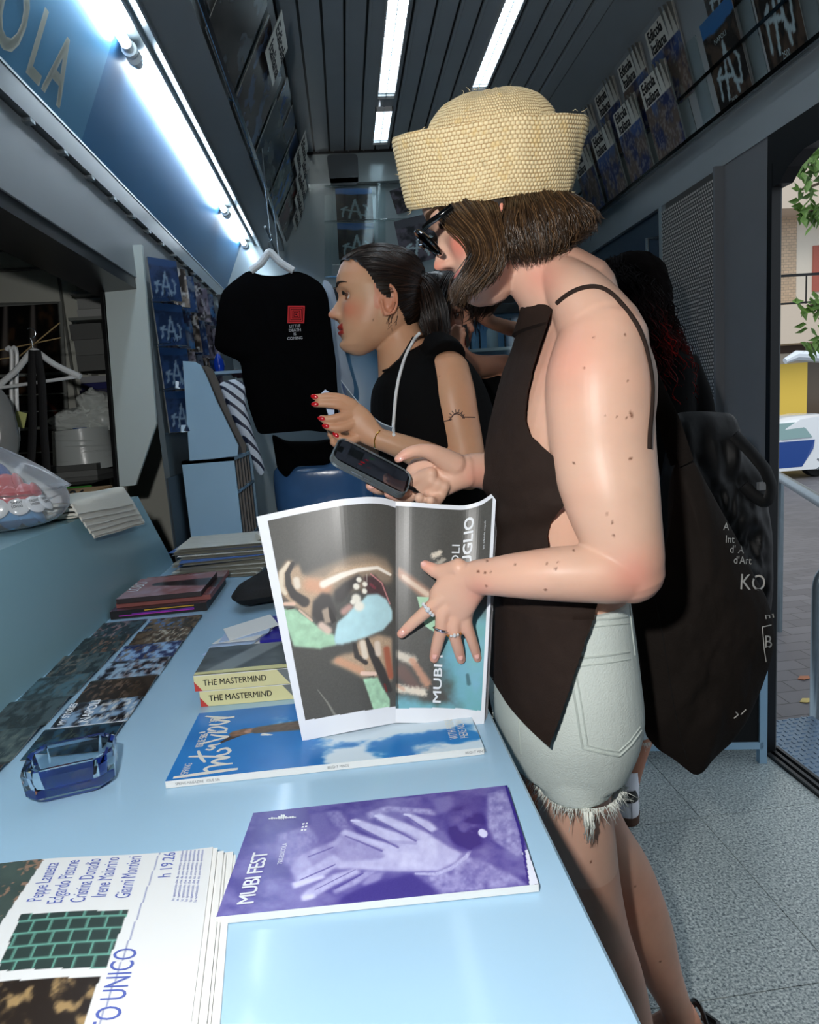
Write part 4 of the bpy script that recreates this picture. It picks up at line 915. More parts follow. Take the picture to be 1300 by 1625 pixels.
for y in (2.11, 2.53, 2.99, 3.35): mb.prism([LR(y, 0, 0), LR(y, 0, .016), LR(y, .36, .016), LR(y, .38, 0)], (0, .004, 0))
mb.prism([LR(1.2, 0, .020), LR(1.2, .016, .024), LR(1.2, .016, .022), LR(1.2, 0, .018)], (0, 2.6, 0))
tag(mb.build('acrylic_rack', [CLEAR], smooth=False), 'clear acrylic rack above the beam on the left, holding large prints', 'rack')

# back wall: upper posters in clear holders
def wallposter(px, Y, img, lab, name='rack_poster', nu=40, nv=50, texts=(), grp=None, cat='poster'):
    P = [aY(*p, Y) for p in px]; f = quadmap(*P, nrm=(0, -1, 0)); return tag(print_block(name, f, .004, img, nu, nv, [GLOSS, BACKP, mat('pale_green_ink')], None, texts), lab, cat, grp)
yA = 3.80
wallposter([(535, 352), (593, 352), (590, 299), (532, 299)], yA, img_A(51, body=((.13, .11, .10), (.26, .21, .17))), 'upper of two square blue topped posters with white letter on the back wall')
wallposter([(538, 412), (596, 412), (593, 354), (535, 354)], yA-.02, img_A(52, body=((.13, .11, .10), (.26, .21, .17))), 'lower of two square blue topped posters, just above the ponytailed woman')
wallposter([(640, 425), (705, 405), (690, 335), (625, 352)], 3.55, img_A(53, top=(.30, .30, .33), body=((.12, .12, .14), (.38, .36, .40))), 'slanting grey poster with white letter left of the sunglasses')
wallposter([(630, 340), (672, 330), (660, 290), (618, 303)], 3.62, img_mix(7, (.12, .12, .13), (.36, .34, .38), (.2, .2, .2)), 'dark grey poster tucked behind the hat brim on the back wall')
mb = MB()
for x0, x1, y0, y1 in ((528, 597, 296, 420), (600, 612, 290, 440), (515, 527, 310, 440)):
    P = [aY(x0, y1, 3.77), aY(x1, y1, 3.77), aY(x1, y0, 3.77), aY(x0, y0, 3.77)]; mb.prism(P, (0, .004, 0))
for yy in (440, 352, 296): p, q = aY(515, yy, 3.78), aY(690, yy-6, 3.6); mb.tube([p, q], .005, 6)
tag(mb.build('acrylic_rack', [CLEAR], smooth=False), 'clear acrylic holders with posters high on the back wall', 'rack')
p = aY(545, 268, 3.86); c_ = smooth_outline([(p[0]+a*.085, p[1], p[2]+b*.085) for a, b in ((-.9, -1), (.9, -1), (1, .9), (-1, .9))], 40, 2)
mb = MB(); mb.prism(c_, (0, .03, 0)); tag(mb.build('vent_cover', [mat('vent_grey', (104, 112, 116), .4)], smooth=False), 'rounded square grey vent cover high on the back wall', 'vent')
# lower back: dark header, blue units
struct(MB().box((-.60, 3.60, 1.80), (1.2, 3.70, 1.98)).build('trim_5', [mat('dark_header', (40, 44, 48), .4)], smooth=False))
BLU2 = mat('mid_blue_lacquer', (92, 134, 162), .2, var=.04, vscale=3)
t = thing('back_cabinet', 'tall mid blue cabinet behind the ponytailed woman', 'cabinet', (.25, 3.4, 0))
MB().box((-.02, 3.30, 0), (.52, 3.66, 1.62)).build('body', [BLU2], t, smooth=False); MB().box((-.03, 3.28, 1.62), (.53, 3.67, 1.65)).build('top', [BLU2], t, smooth=False)
MB().box((.01, 3.29, .9), (.49, 3.30, 1.58)).build('door', [BLU2], t, smooth=False)
t = thing('glass_case', 'blue lit glass case with bottles behind the straw hat woman', 'cabinet', (.9, 3.3, 0))
MB().box((.55, 3.30, 0), (1.25, 3.70, 1.38)).box((.55, 3.66, 1.38), (1.25, 3.70, 1.80)).build('body', [mat('sky_blue_panel', (96, 146, 186), .2)], t, smooth=False)
MB().box((.55, 3.29, 1.38), (1.25, 3.62, 1.40)).box((.55, 3.29, 1.58), (1.25, 3.62, 1.595)).build('shelf', [ALU], t, smooth=False)
MB().box((.55, 3.28, 1.40), (1.25, 3.284, 1.80)).build('glass_front', [CLEAR], t, smooth=False)
for k in range(5):
    x = .60+.09*k; o = MB().lathe([(0, 0), (.028, 0), (.030, .01), (.030, .09), (.012, .12), (.011, .145), (.013, .15), (0, .15)], (x, 3.42, 1.595+.0005), 14).build('bottle', [CLEAR if k % 2 else mat('pale_bottle', (170, 190, 200), .2)])
    tag(o, '%s small bottle, %s from the left on the blue lit glass case' % ('clear' if k % 2 else 'pale', names[k]), 'bottle', 'bottles in the blue lit glass case')
# shiny blue wrapped parcels low behind the open booklet
PARC = mat('blue_plastic_wrap', (66, 104, 148), .18, var=.1, vscale=9, bump=.5, bscale=14)
for k, (x, y, Y, w_, h_, lab) in enumerate(((515, 775, 2.75, .20, .10, 'shiny blue wrapped parcel left behind the open booklet'), (575, 765, 2.95, .19, .12, 'shiny blue wrapped parcel under the ponytailed woman arm'))):
    c = aY(x, y, Y); mb = MB(); G = []
    for v in np.linspace(0, 1, 15):
        ph = np.linspace(0, 2*math.pi, 48, endpoint=False); rr = (1-abs(2*v-1)**4)**.5
        G.append(np.stack([c[0]+w_*np.sign(np.cos(ph))*np.abs(np.cos(ph))**.5*(.9+.1*rr), c[1]+.14*np.sign(np.sin(ph))*np.abs(np.sin(ph))**.5*(.9+.1*rr), c[2]+h_*(2*v-1)+.012*vnoise(ph*3, ph*0+v*5, 4+k, 3)], -1)*1.0)
    mb.grid(np.array(G), closeu=True); mb.add(G[0], [tuple(range(47, -1, -1))]); mb.add(G[-1], [tuple(range(48))])
    tag(mb.build('parcel', [PARC], sharp=50), lab, 'parcel')
t0 = aY(545, 790, 2.8)
tag(MB().box((-.42, 2.66, 0), (.30, 3.25, t0[2]-.10)).build('low_cabinet', [mat('dark_blue_unit', (44, 70, 96), .35)], smooth=False), 'low dark blue cabinet under the blue wrapped parcels', 'cabinet')

# hanging black t-shirt with red square print
YTs = 2.52
tees = smooth_outline([aY(*p, YTs) for p in ((395, 428), (370, 446), (352, 462), (346, 490), (339, 553), (354, 562), (382, 574), (386, 610), (396, 650), (410, 690), (440, 687), (490, 683), (538, 689), (537, 640), (533, 570), (527, 528), (521, 470), (511, 450), (490, 436), (468, 429), (450, 437), (430, 438), (410, 436))], 110, 1)
TEE = mat('black_jersey', (3, 3, 4), .9, spec=.1, bump=.2, bscale=120)
t = thing('tshirt', 'black t-shirt with red square print hanging from the left rail', 't-shirt', aY(435, 440, YTs))
mb = MB(); puff(mb, tees, (0, 1, 0), .035, wr=.012, seed=5, cen=aY(445, 560, YTs)); mb.build('shirt_body', [TEE], t, sharp=80)
Pp = lambda x, y: aY(x, y, YTs-.052)
mb = MB(); RED = mat('red_print', (208, 20, 24), .6)
a, b, c_ = Pp(457, 485), Pp(484, 485), Pp(456, 513)
def sq(s0, s1):
    o = a+(b-a)*.5+(c_-a)*.5; ex_, ey_ = (b-a)*.5, (c_-a)*.5
    for p0, p1, p2, p3 in (((-1, -1), (1, -1), (1, -1), (-1, -1)), ((1, -1), (1, 1), (1, 1), (1, -1)), ((1, 1), (-1, 1), (-1, 1), (1, 1)), ((-1, 1), (-1, -1), (-1, -1), (-1, 1))):
        mb.add([o+(ex_*p0[0]+ey_*p0[1])*s0, o+(ex_*p1[0]+ey_*p1[1])*s0, o+(ex_*p1[0]+ey_*p1[1])*s1, o+(ex_*p0[0]+ey_*p0[1])*s1], [(0, 1, 2, 3)], 0)
for s0, s1 in ((1, .82), (.76, .64), (.58, .44), (.38, .28), (.2, .08)): sq(s0, s1)
for s, y in (('LITTLE', 519.5), ('DEATH', 526.0), ('IS', 532.2), ('COMING', 538.8)):
    V, _ = text_mesh(s); wd = V[:, 0].max(); h = .0095; ctr = Pp(468, y)
    put_text(mb, s, lambda u, v: np.stack([ctr[0]-wd*h*.5+np.asarray(u)*1.0, np.full(np.shape(u), ctr[1]), ctr[2]+np.asarray(v)], -1), 0, 0, h, 1, bold=.03)
mb.build('chest_print', [RED, mat('grey_white_print', (190, 190, 190), .6)], t, smooth=False)
def hanger(name, Y, apex, l, r, lab, cat='hanger', neck=12, wid=.010, extra=None, grp=None):
    tt = thing(name, lab, cat, aY(*apex, Y), grp); mb = MB()
    A0, L0, R0_ = aY(*apex, Y), aY(*l, Y), aY(*r, Y)
    pts = [L0, L0*.45+A0*.55+np.array((0, 0, -.008)), A0+np.array((0, 0, .004)), R0_*.45+A0*.55+np.array((0, 0, -.008)), R0_]
    q = smooth_curve(pts, 40, 3); mb.tube(q, wid, 10, up=(0, 1, 0)); mb.build('arms', [WHITE], tt)
    h_ = MB(); a_ = np.linspace(-.3, 3.6, 16); c = A0+np.array((0, 0, .05)); hk = [A0]+[A0+np.array((0, 0, .025))]+[c+np.array((.014*math.cos(x-1.5), 0, .014*math.sin(x-1.5)+.0)) for x in a_]
    h_.tube(hk, .0016, 8); h_.build('hook', [STEEL], tt); return tt
hanger('shirt_hanger', YTs, (428, 400), (398, 430), (466, 430), 'white hanger carrying the black t-shirt', wid=.013)
ap = aY(428, 400, YTs); zr = ap[2]+.066; mb = MB(); mb.tube([(ap[0], 2.44, zr), (ap[0], 2.95, zr)], .004, 8)
for y in (2.62, 2.93): mb.tube([(ap[0], y, zr), (ap[0], y, 2.37)], .003, 6)
tag(mb.build('hanging_rail', [STEEL]), 'thin steel rail above the hanger of the black t-shirt', 'rail')
# other hanging shirts behind
o_ = smooth_outline([aY(*p, 2.85) for p in ((512, 440), (528, 452), (540, 500), (548, 560), (556, 590), (563, 612), (560, 640), (545, 650), (535, 700), (520, 700), (512, 600))], 60, 1)
mb = MB(); puff(mb, o_, (0, 1, 0), .03, wr=.03, seed=8); tag(mb.build('white_tshirt', [mat('white_jersey', (170, 182, 196), .85)], sharp=80), 'white t-shirt hanging behind the black one, showing at its right edge', 't-shirt')
o_ = smooth_outline([aY(*p, 2.62) for p in ((431, 688), (455, 700), (500, 700), (531, 695), (530, 730), (520, 738), (470, 740), (455, 760), (440, 745))], 50, 1)
mb = MB(); puff(mb, o_, (0, 1, 0), .03, wr=.02, seed=9); tag(mb.build('black_garment', [TEE], sharp=80), 'black folded garment hanging just under the black t-shirt', 'garment')
# blue display box on the table: lower carcass with slots, upper slanting side
def yz(p, X): return aX(*p, X)
t = thing('display_box', 'light blue slotted display box standing at the far end of the table', 'display stand', (-.49, 2.37, TZ))
x0, x1, yf, yb = -.578, -.400, 2.36, 2.80; z1 = aY(340, 728, yf)[2]; zt = aY(292, 574, yf)[2]
mb = MB(); mb.box((x0, yf, TZ+.0005), (x1, yf+.012, z1)); mb.box((x0, yf+.012, TZ+.0005), (x0+.012, yb, z1)); mb.box((x0, yb-.012, TZ+.0005), (x1, yb, z1)); mb.box((x0, yf, z1-.012), (x1, yb, z1)); mb.box((x0, yf, TZ+.0005), (x1, yb, TZ+.012)); mb.box((x0+.012, yf+.012, TZ+.195), (x1, yb-.012, TZ+.205))
mb.build('carcass', [BLUE], t, smooth=False)
mb = MB(); P = [aY(*p, yf) for p in ((301, 733), (377, 723), (378, 707), (345, 640), (327, 597), (318, 579), (309, 574), (290, 573))]
mb.prism(P, (0, .012, 0)); mb.build('slanting_side', [BLUE], t, smooth=False)
mb = MB(); P2 = np.array(P)+np.array((0, .20, 0)); mb.prism(P2, (0, .012, 0)); mb.build('inner_divider', [mat('grey_brown_board', (96, 90, 84), .5)], t, smooth=False)
mb = MB()
for k in range(5): mb.box((x0+.012, yf+.07+.072*k, TZ+.012), (x1-.002, yf+.078+.072*k, z1-.012))
mb.build('slot_divider', [mat('greige_divider', (128, 120, 114), .5)], t, smooth=False)
for k in range(6):
    for j in range(2):
        o = MB().box((x0+.03, yf+.022+.072*k, TZ+.0125+.193*j), (x1-.02-.01*(k % 3), yf+.058+.072*k, TZ+.17+.19*j-.02*(k % 2))).build('slot_book', [mat('dark_book_%s' % 'ab'[j], (44+12*j, 34, 32), .5)], smooth=False)
        tag(o, 'dark booklet in %s slot row of the blue display box, %s from front' % (('lower', 'upper')[j], names[k] if k < 5 else 'sixth'), 'booklet', 'dark booklets filed in the blue display box')
t2 = thing('card_holder', 'clear leaflet holder standing on the blue display box', 'holder', (-.47, 2.60, z1))
MB().prism([(-.52, 2.60, z1+.001), (-.40, 2.60, z1+.001), (-.44, 2.60, z1+.17), (-.55, 2.60, z1+.17)], (0, .004, 0)).build('pocket', [CLEAR], t2, smooth=False)
MB().prism([(-.51, 2.61, z1+.004), (-.41, 2.61, z1+.004), (-.45, 2.61, z1+.14), (-.54, 2.61, z1+.14)], (0, .006, 0)).build('leaflets', [mat('violet_card')], t2, smooth=False)
# striped tote
STR = bpy.data.materials.new('striped_canvas'); STR.use_nodes = True; n = STR.node_tree.nodes; L = STR.node_tree.links
w_ = n.new('ShaderNodeTexWave'); w_.inputs['Scale'].default_value = 14; w_.bands_direction = 'DIAGONAL'; tc = n.new('ShaderNodeTexCoord'); cr = n.new('ShaderNodeValToRGB')
cr.color_ramp.elements[0].position = .25; cr.color_ramp.elements[0].color = (*lin((26, 34, 60)), 1); cr.color_ramp.elements[1].position = .32; cr.color_ramp.elements[1].color = (*lin((206, 214, 224)), 1)
L.new(tc.outputs['Object'], w_.inputs[0]); L.new(w_.outputs[0], cr.inputs[0]); L.new(cr.outputs[0], n['Principled BSDF'].inputs['Base Color'])
o_ = smooth_outline([aY(*p, 2.44) for p in ((347, 608), (372, 601), (388, 606), (392, 650), (402, 690), (415, 725), (421, 748), (414, 757), (404, 742), (396, 715), (382, 690), (362, 650))], 60, 1)
mb = MB(); puff(mb, o_, (0, 1, 0), .022, wr=.012, seed=6); tag(mb.build('striped_bag', [STR], sharp=80), 'blue and white striped cloth bag slung behind the blue display box', 'bag')
for k, (x, y, hgt) in enumerate(((349, 590, .07), (376, 598, .03), (383, 600, .028))):
    c = aY(x, y, 2.66); o = MB().lathe([(0, 0), (.016, 0), (.020, hgt*.3), (.018, hgt*.6), (.008, hgt*.92), (0, hgt)], c, 14).build('figurine', [mat('deep_blue_gloss', (20, 60, 170), .15) if k == 0 else mat('dark_gloss', (40, 30, 40), .3)])
    tag(o, ('tall deep blue figurine on the back ledge left of the black t-shirt', 'small dark figurine beside the t-shirt edge, the left one', 'small dark figurine beside the t-shirt edge, the right one')[k], 'figurine')
c = aY(349, 590, 2.66); MB().box((c[0]-.05, 2.62, c[2]-.012), (c[0]+.14, 2.72, c[2]-.0005)).build('x', [BLUE], smooth=False)
bpy.data.objects['x'].name = 'narrow_ledge'; tag(bpy.data.objects['narrow_ledge'], 'narrow pale ledge carrying little figurines behind the t-shirt', 'shelf')

# white side panel and pocket rack beyond the window
Yw = 2.26
t = thing('pocket_rack', 'wall rack of clear pockets filled with booklets, ending in a tall white side panel', 'rack', (-.6, 2.3, 1.1))
mb = MB(); P = [aY(*p, Yw) for p in ((190, 772), (215, 770), (248, 672), (225, 388), (161, 391))]; mb.prism(P, (0, .016, 0)); mb.build('side_panel', [mat('satin_white_panel', (196, 208, 206), .4, var=.03, vscale=3)], t, smooth=False)
mb = MB()
for k in range(4):
    zz = 1.30+.145*k
    mb.prism([(-.600, Yw+.02, zz), (-.545, Yw+.02, zz+.004), (-.545, Yw+.02, zz+.008), (-.600, Yw+.02, zz+.004)], (0, 1.0, 0)); mb.prism([(-.548, Yw+.02, zz+.004), (-.545, Yw+.02, zz+.028), (-.548, Yw+.02, zz+.028), (-.551, Yw+.02, zz+.004)], (0, 1.0, 0))
mb.build('clear_pocket', [CLEAR], t, smooth=False)
pals = [((.10, .16, .28), (.18, .28, .44), (.4, .44, .48)), ((.12, .11, .14), (.34, .32, .36), (.7, .7, .7)), ((.34, .32, .38), (.52, .50, .54), (.2, .2, .2)), ((.10, .12, .2), (.34, .38, .44), (.2, .36, .52)), ((.16, .14, .13), (.5, .46, .42), (.8, .8, .8))]
rown = ['bottom', 'second lowest', 'second highest', 'top']
for k in range(4):
    for j in range(6):
        zz = 1.306+.145*k; y0 = Yw+.04+.125*j; lean = .010
        f = quadmap((-.588, y0, zz), (-.516, y0+.085, zz), (-.516-lean, y0+.085+.03, zz+.138), (-.588-lean, y0+.03, zz+.138), nrm=(1, -1, .1))
        o = print_block('booklet', f, .006, ((lambda u, v, k=k: mixc((.10, .20, .36), img_A(200+k, top=(.14, .28, .46), body=((.08, .13, .22), (.16, .24, .38)))(u, v), .6+0*u)) if j == 0 else img_mix(200+k*7+j, *pals[(j+k) % 5])), 22, 26, [GLOSS, BACKP])
        tag(o, 'booklet in the %s row of the wall pocket rack, %s from the white panel' % (rown[k], (names+['sixth'])[j]), 'booklet', 'booklets in the clear pocket rack')
mb = MB(); P = [aY(*p, Yw-.01) for p in ((184, 810), (190, 806), (158, 392), (153, 392))]; mb.prism(P, (0, .02, 0)); struct(mb.build('window_1', [BLACKP], smooth=False))
p = aY(184, 372, 2.2); tag(MB().box((p[0]-.022, 2.19, p[2]-.02), (p[0]+.02, 2.23, p[2]+.02)).box((p[0]-.01, 2.185, p[2]-.006), (p[0]+.012, 2.19, p[2]+.01)).build('shutter_bracket', [STEEL], smooth=False), 'small metal shutter bracket above the white side panel', 'bracket')
tag(MB().prism([(-.600, 2.22, TZ+.002), (-.600, 3.2, TZ+.002), (-.600, 3.2, 1.16), (-.600, 2.22, 1.16)], (.006, 0, 0)).build('smoky_panel', [mat('smoky_glass', (46, 58, 66), .5)], smooth=False), 'dark smoky panel between the pocket rack and the blue counter', 'panel')

# service room beyond the window
Yb = 3.0
t = thing('framed_poster', 'poster of dark church interiors in a grey frame with cross bars', 'poster', aY(50, 620, Yb))
P = [aY(*p, Yb) for p in ((-60, 790), (112, 770), (95, 480), (-60, 486))]; f = quadmap(*P, nrm=(0, -1, 0))
def img_church(u, v):
    c = mixc((.03, .03, .03), (.26, .18, .11), sst(.48, .75, vnoise(u*10, v*14, 9, 5))); 
    for x in (.42, .70): c = mixc(c, (.55, .52, .50), .8*seg(u, v, (x, .72), (x+.02, .98), .05, .03, .8))
    return mixc(c, (.45, .16, .10), .8*seg(u, v, (.78, .50), (.92, .40), .012, .02, .5))
print_block('print', f, .004, img_church, 110, 140, [PRINT, BACKP], t)
mb = MB()
mb.tube([P[0], P[1], P[2], P[3]], .010, 4)
for y in (596, 682): mb.tube([aY(-60, y+3, Yb-.015), aY(106, y-4, Yb-.015)], .007, 6)
for y in (628, 655, 720): mb.tube([aY(-60, y+3, Yb-.015), aY(106, y-4, Yb-.015)], .003, 6)
mb.build('frame_bars', [mat('frame_grey', (150, 154, 150), .4)], t, smooth=False)
mb = MB(); p = aY(120, 400, 2.96)
struct(MB().box((aY(118, 430, 2.98)[0], 2.97, .9), (aY(118, 430, 2.98)[0]+.012, 3.05, 2.02)).build('trim_6', [mat('pale_shelf_upright', (190, 192, 184), .5)], smooth=False))
# stacks on shelves
SH = mat('shelf_grey', (128, 132, 128), .5)
for i, y in enumerate((470, 510, 680)):
    a, b = aY(124, y, 2.9), aY(170, y, 2.9); tag(MB().box((a[0], 2.80, a[2]-.012), (b[0]+.05, 3.04, a[2])).build('wall_shelf', [SH], smooth=False), ('upper', 'middle', 'lower')[i]+' grey wall shelf between poster and white panel', 'shelf')
def pile(x0, x1, ybot, ytop, n_, Y, cols, labs, name='paper_ream', cat='paper', dep_=.18, grp=None):
    a, b, c = aY(x0, ybot, Y), aY(x1, ybot, Y), aY(x0, ytop, Y); h = (c[2]-a[2])/n_
    for k in range(n_):
        j = random.uniform(-.008, .008); o = MB().box((a[0]+j, Y, a[2]+h*k+.0004), (b[0]+j, Y+dep_, a[2]+h*(k+1)-.0006)).build(name, [mat('pile_%d_%d_%d' % cols[k], cols[k], .6)], smooth=False)
        tag(o, labs[k], cat, grp)
pile(125, 165, 466, 428, 4, 2.86, [(200, 200, 196), (60, 60, 50), (24, 26, 22), (190, 60, 60)], ['white boxed pack under the dark book on the shelf by the white panel', 'grey book above the white pack by the white panel', 'black book with yellow letters on the spine by the white panel', 'red book on top of the pile by the white panel'], 'book', 'book')
mb = MB(); q = aY(128, 449, 2.858); put_text(mb, 'Ci', lambda u, v: np.stack([q[0]+np.asarray(u), np.full(np.shape(u), 2.857), q[2]+np.asarray(v)], -1), 0, 0, .022, 0, bold=.03)
q2 = aY(147, 447, 2.858); put_text(mb, 'MC', lambda u, v: np.stack([q2[0]+np.asarray(u), np.full(np.shape(u), 2.857), q2[2]+np.asarray(v)], -1), 0, 0, .018, 0)
mb.build('spine_lettering', [mat('yellow_green_ink', (190, 200, 60), .5)], bpy.data.objects['book.004'] if 'book.004' in bpy.data.objects else None, smooth=False)
pile(124, 168, 508, 474, 2, 2.86, [(180, 182, 180), (160, 162, 160)], ['lower white paper ream on the upper shelf by the white panel', 'upper white paper ream on the upper shelf by the white panel'])
pile(122, 172, 590, 514, 3, 2.84, [(110, 112, 110), (118, 120, 118), (104, 106, 104)], ['lowest grey carton of the middle shelf stack', 'middle grey carton of the middle shelf stack', 'top grey carton of the middle shelf stack'], 'carton', 'box')
pile(130, 175, 640, 598, 4, 2.84, [(150, 152, 150), (60, 60, 90), (40, 44, 110), (170, 172, 176)], ['grey box at the bottom of the small pile above the plastic bags', 'violet box second in the pile above the plastic bags', 'blue box third in the pile above the plastic bags', 'pale box topping the pile above the plastic bags'], 'small_box', 'box')
# plastic bags, twine spool, trays
BAG = glass('milky_plastic', (226, 232, 228), .25, .55)
def lump(cx, cy, Y, rx, rz, seed, ry=None):
    c = aY(cx, cy, Y); th = np.linspace(0, math.pi, 22); ph = np.linspace(0, 2*math.pi, 36, endpoint=False); T_, P_ = np.meshgrid(th, ph, indexing='ij')
    r = .82+.5*(np.abs(vnoise(np.cos(P_)*2.4+9, np.sin(P_)*2.4+T_*2, seed, 4)-.5)*2)
    return np.stack([c[0]+rx*r*np.sin(T_)*np.cos(P_), c[1]+(ry or rx)*r*np.sin(T_)*np.sin(P_), c[2]+rz*r*np.cos(T_)], -1)
for k, (x, y, rx, rz, lab) in enumerate(((150, 640, .06, .05, 'crumpled white plastic bag on top of the heap over the twine spool'), (128, 668, .10, .045, 'crumpled clear plastic bag directly on the twine spool'), (165, 665, .08, .05, 'crumpled white plastic bag beside the black window post'))):
    tag(MB().grid(lump(x, y, 2.50, rx, rz, 5+k), closeu=True).build('plastic_bag', [BAG], sharp=80), lab, 'plastic bag')
c = aY(137, 742, 2.45); R_ = .105; hh = (aY(137, 680, 2.45)-c)[2]
t = thing('twine_spool', 'big white cone spool of shiny plastic twine', 'spool', c)
mb = MB(); G = []
for v in np.linspace(0, 1, 90):
    rr = R_*(1-.13*v)*(1+.004*math.sin(v*260)); ph = np.linspace(0, 2*math.pi, 64, endpoint=False); G.append(np.stack([c[0]+rr*np.cos(ph), c[1]+rr*np.sin(ph), np.full(64, c[2]+hh*v+.002*math.sin(0))+.003*np.sin(ph*2+v*9)], -1))
mb.grid(np.array(G), closeu=True); mb.add(G[-1], [tuple(range(64))]); mb.add(G[0], [tuple(range(63, -1, -1))]); mb.build('twine', [mat('white_twine', (188, 194, 192), .25, bump=.2, bscale=50)], t, sharp=50)
MB().lathe([(.018, hh), (.026, hh), (.026, hh+.004), (.018, hh+.004)], c, 20).build('core', [mat('blue_core', (50, 90, 150), .4)], t)
pile(62, 160, 772, 742, 3, 2.34, [(96, 98, 96), (110, 112, 110), (84, 86, 84)], ['grey tray at the bottom under the twine spool', 'grey tray in the middle under the twine spool', 'grey tray on top right under the twine spool'], 'paper_tray', 'tray')
a, b, c2 = aY(58, 800, 2.2), aY(150, 800, 2.2), aY(58, 774, 2.2); o = MB().box((a[0], 2.2, a[2]), (b[0], 2.36, c2[2])).build('black_box', [BLACKP], smooth=False); tag(o, 'flat black box with green and blue edge under the grey trays', 'box')
MB().box((a[0], 2.198, c2[2]-.012), ((a[0]+b[0])/2, 2.2, c2[2]-.006)).build('blue_edge', [mat('blue_edge_tape', (30, 90, 190), .4)], o, smooth=False); MB().box(((a[0]+b[0])/2, 2.198, c2[2]-.012), (b[0], 2.2, c2[2]-.006)).build('green_edge', [mat('green_edge_tape', (60, 140, 50), .4)], o, smooth=False)
a, b = aY(88, 808, 1.95), aY(165, 806, 1.95); c2 = aY(88, 781, 1.95); o = MB().box((a[0], 1.90, LZ+.0), (b[0], 2.04, c2[2])).build('carton', [mat('brown_cardboard', (150, 118, 80), .7, var=.06)], smooth=False); tag(o, 'small brown cardboard box with black scribble behind the white bags', 'box')
mb = MB(); q = aY(96, 797, 1.9); put_text(mb, '26', lambda u, v: np.stack([q[0]+np.asarray(u), np.full(np.shape(u), 1.899), q[2]+np.asarray(v)], -1), 0.02, 0, .030, 0, shear=.3, bold=.03); mb.build('scribble', [INK], o, smooth=False)
# hangers in the service room
t = hanger('wooden_hanger', 2.1, (53, 556), (-6, 615), (128, 598), 'white hanger with two long black straps in front of the church poster', wid=.009)
MB().tube([aY(-4, 616, 2.1), aY(128, 597, 2.1)], .005, 8).build('bar', [WHITE], t)
for k, pts in enumerate((((52, 556), (50, 600), (52, 680), (48, 760)), ((58, 556), (66, 600), (70, 690), (76, 770)))):
    o = MB().tube(smooth_curve([aY(*p, 2.08) for p in pts], 24), .012, 8, flat=.3, up=(0, 1, 0)).build('black_strap', [CLOTHK]); tag(o, ('left', 'right')[k]+' long black strap hanging from the white hanger', 'strap', 'black straps on the white hanger')
for k, x in enumerate((12, 20)):
    o = MB().tube(smooth_curve([aY(x-2, 556, 2.15), aY(x+2, 545, 2.15), aY(x+7, 552, 2.15), aY(x+6, 620, 2.15), aY(x+9, 700, 2.15)], 30), .006, 8).build('white_hook', [WHITE]); tag(o, ('left', 'right')[k]+' white plastic hook rod left of the white hanger', 'hook', 'white hook rods in the service room')
o = MB().tube([aY(-20, 572, 2.2), aY(30, 566, 2.2), aY(95, 512+0, 2.2)], .002, 6).build('twine_line', [mat('jute', (176, 150, 104), .8)]); tag(o, 'tan cord stretched across the church poster', 'cord')
o = MB().tube([aY(-20, 560, 2.22), aY(96, 536, 2.22)], .002, 6).build('twine_line', [MATS['jute']]); tag(o, 'second tan cord running level below the slanting one', 'cord')
q = [aY(*p, 2.12) for p in ((26, 652), (43, 656), (38, 680), (22, 676))]; tag(MB().prism(q, (0, .001, 0)).build('price_tag', [mat('pale_yellow_card', (200, 204, 130), .6)], smooth=False), 'pale yellow paper tag hanging below the white hooks', 'tag')
o_ = smooth_outline([aY(*p, 1.9) for p in ((-30, 600), (6, 618), (20, 650), (30, 700), (24, 735), (5, 752), (-30, 760))], 40, 2)
mb = MB(); puff(mb, o_, (0, 1, 0), .05, wr=.03, seed=12); tag(mb.build('plastic_bag', [glass('grey_film', (170, 172, 170), .2, .45)], sharp=80), 'big grey translucent plastic bag hanging at the left edge of the photo', 'plastic bag')
# badges in a clear bag on the counter
cj = np.array([-.745, 1.42, LZ+.056]); t = thing('badge_bag', 'clear plastic bag bulging with round badges on the service counter', 'bag', (cj[0], cj[1], LZ))
G = []
for v in np.linspace(0, 1, 26):
    ph = np.linspace(0, 2*math.pi, 44, endpoint=False)
    a_ = -math.pi/2+v*math.pi*.80; rr = math.cos(a_)*.155 if v < .8 else None
    if v < .72: a_ = -math.pi/2+v/.72*(math.pi/2+.45); rx = .155*math.cos(a_)**.6+.001; zz = .055*math.sin(a_)
    else: w__ = (v-.72)/.28; rx = .140*(1-w__)**.8+.022; zz = .055*math.sin(.45)+w__*.095
    G.append(np.stack([cj[0]+rx*np.cos(ph)*(1+.06*vnoise(ph*2, ph*0+v*8, 3, 3)), cj[1]+rx*.62*np.sin(ph), cj[2]+zz+.008*vnoise(ph*3, ph*0+v*7, 5, 3)*(v > .5)], -1))
MB().grid(np.array(G), closeu=True).build('plastic_film', [glass('crisp_film', (240, 246, 250), .06, .12)], t, sharp=30)
BW = mat('white_badge', (214, 216, 218), .25, coat=.6); BB = mat('sky_blue_badge', (90, 150, 200), .25, coat=.6); BR = mat('red_badge', (190, 50, 56), .25, coat=.6); BBL = mat('deep_blue_badge', (60, 90, 160), .3)
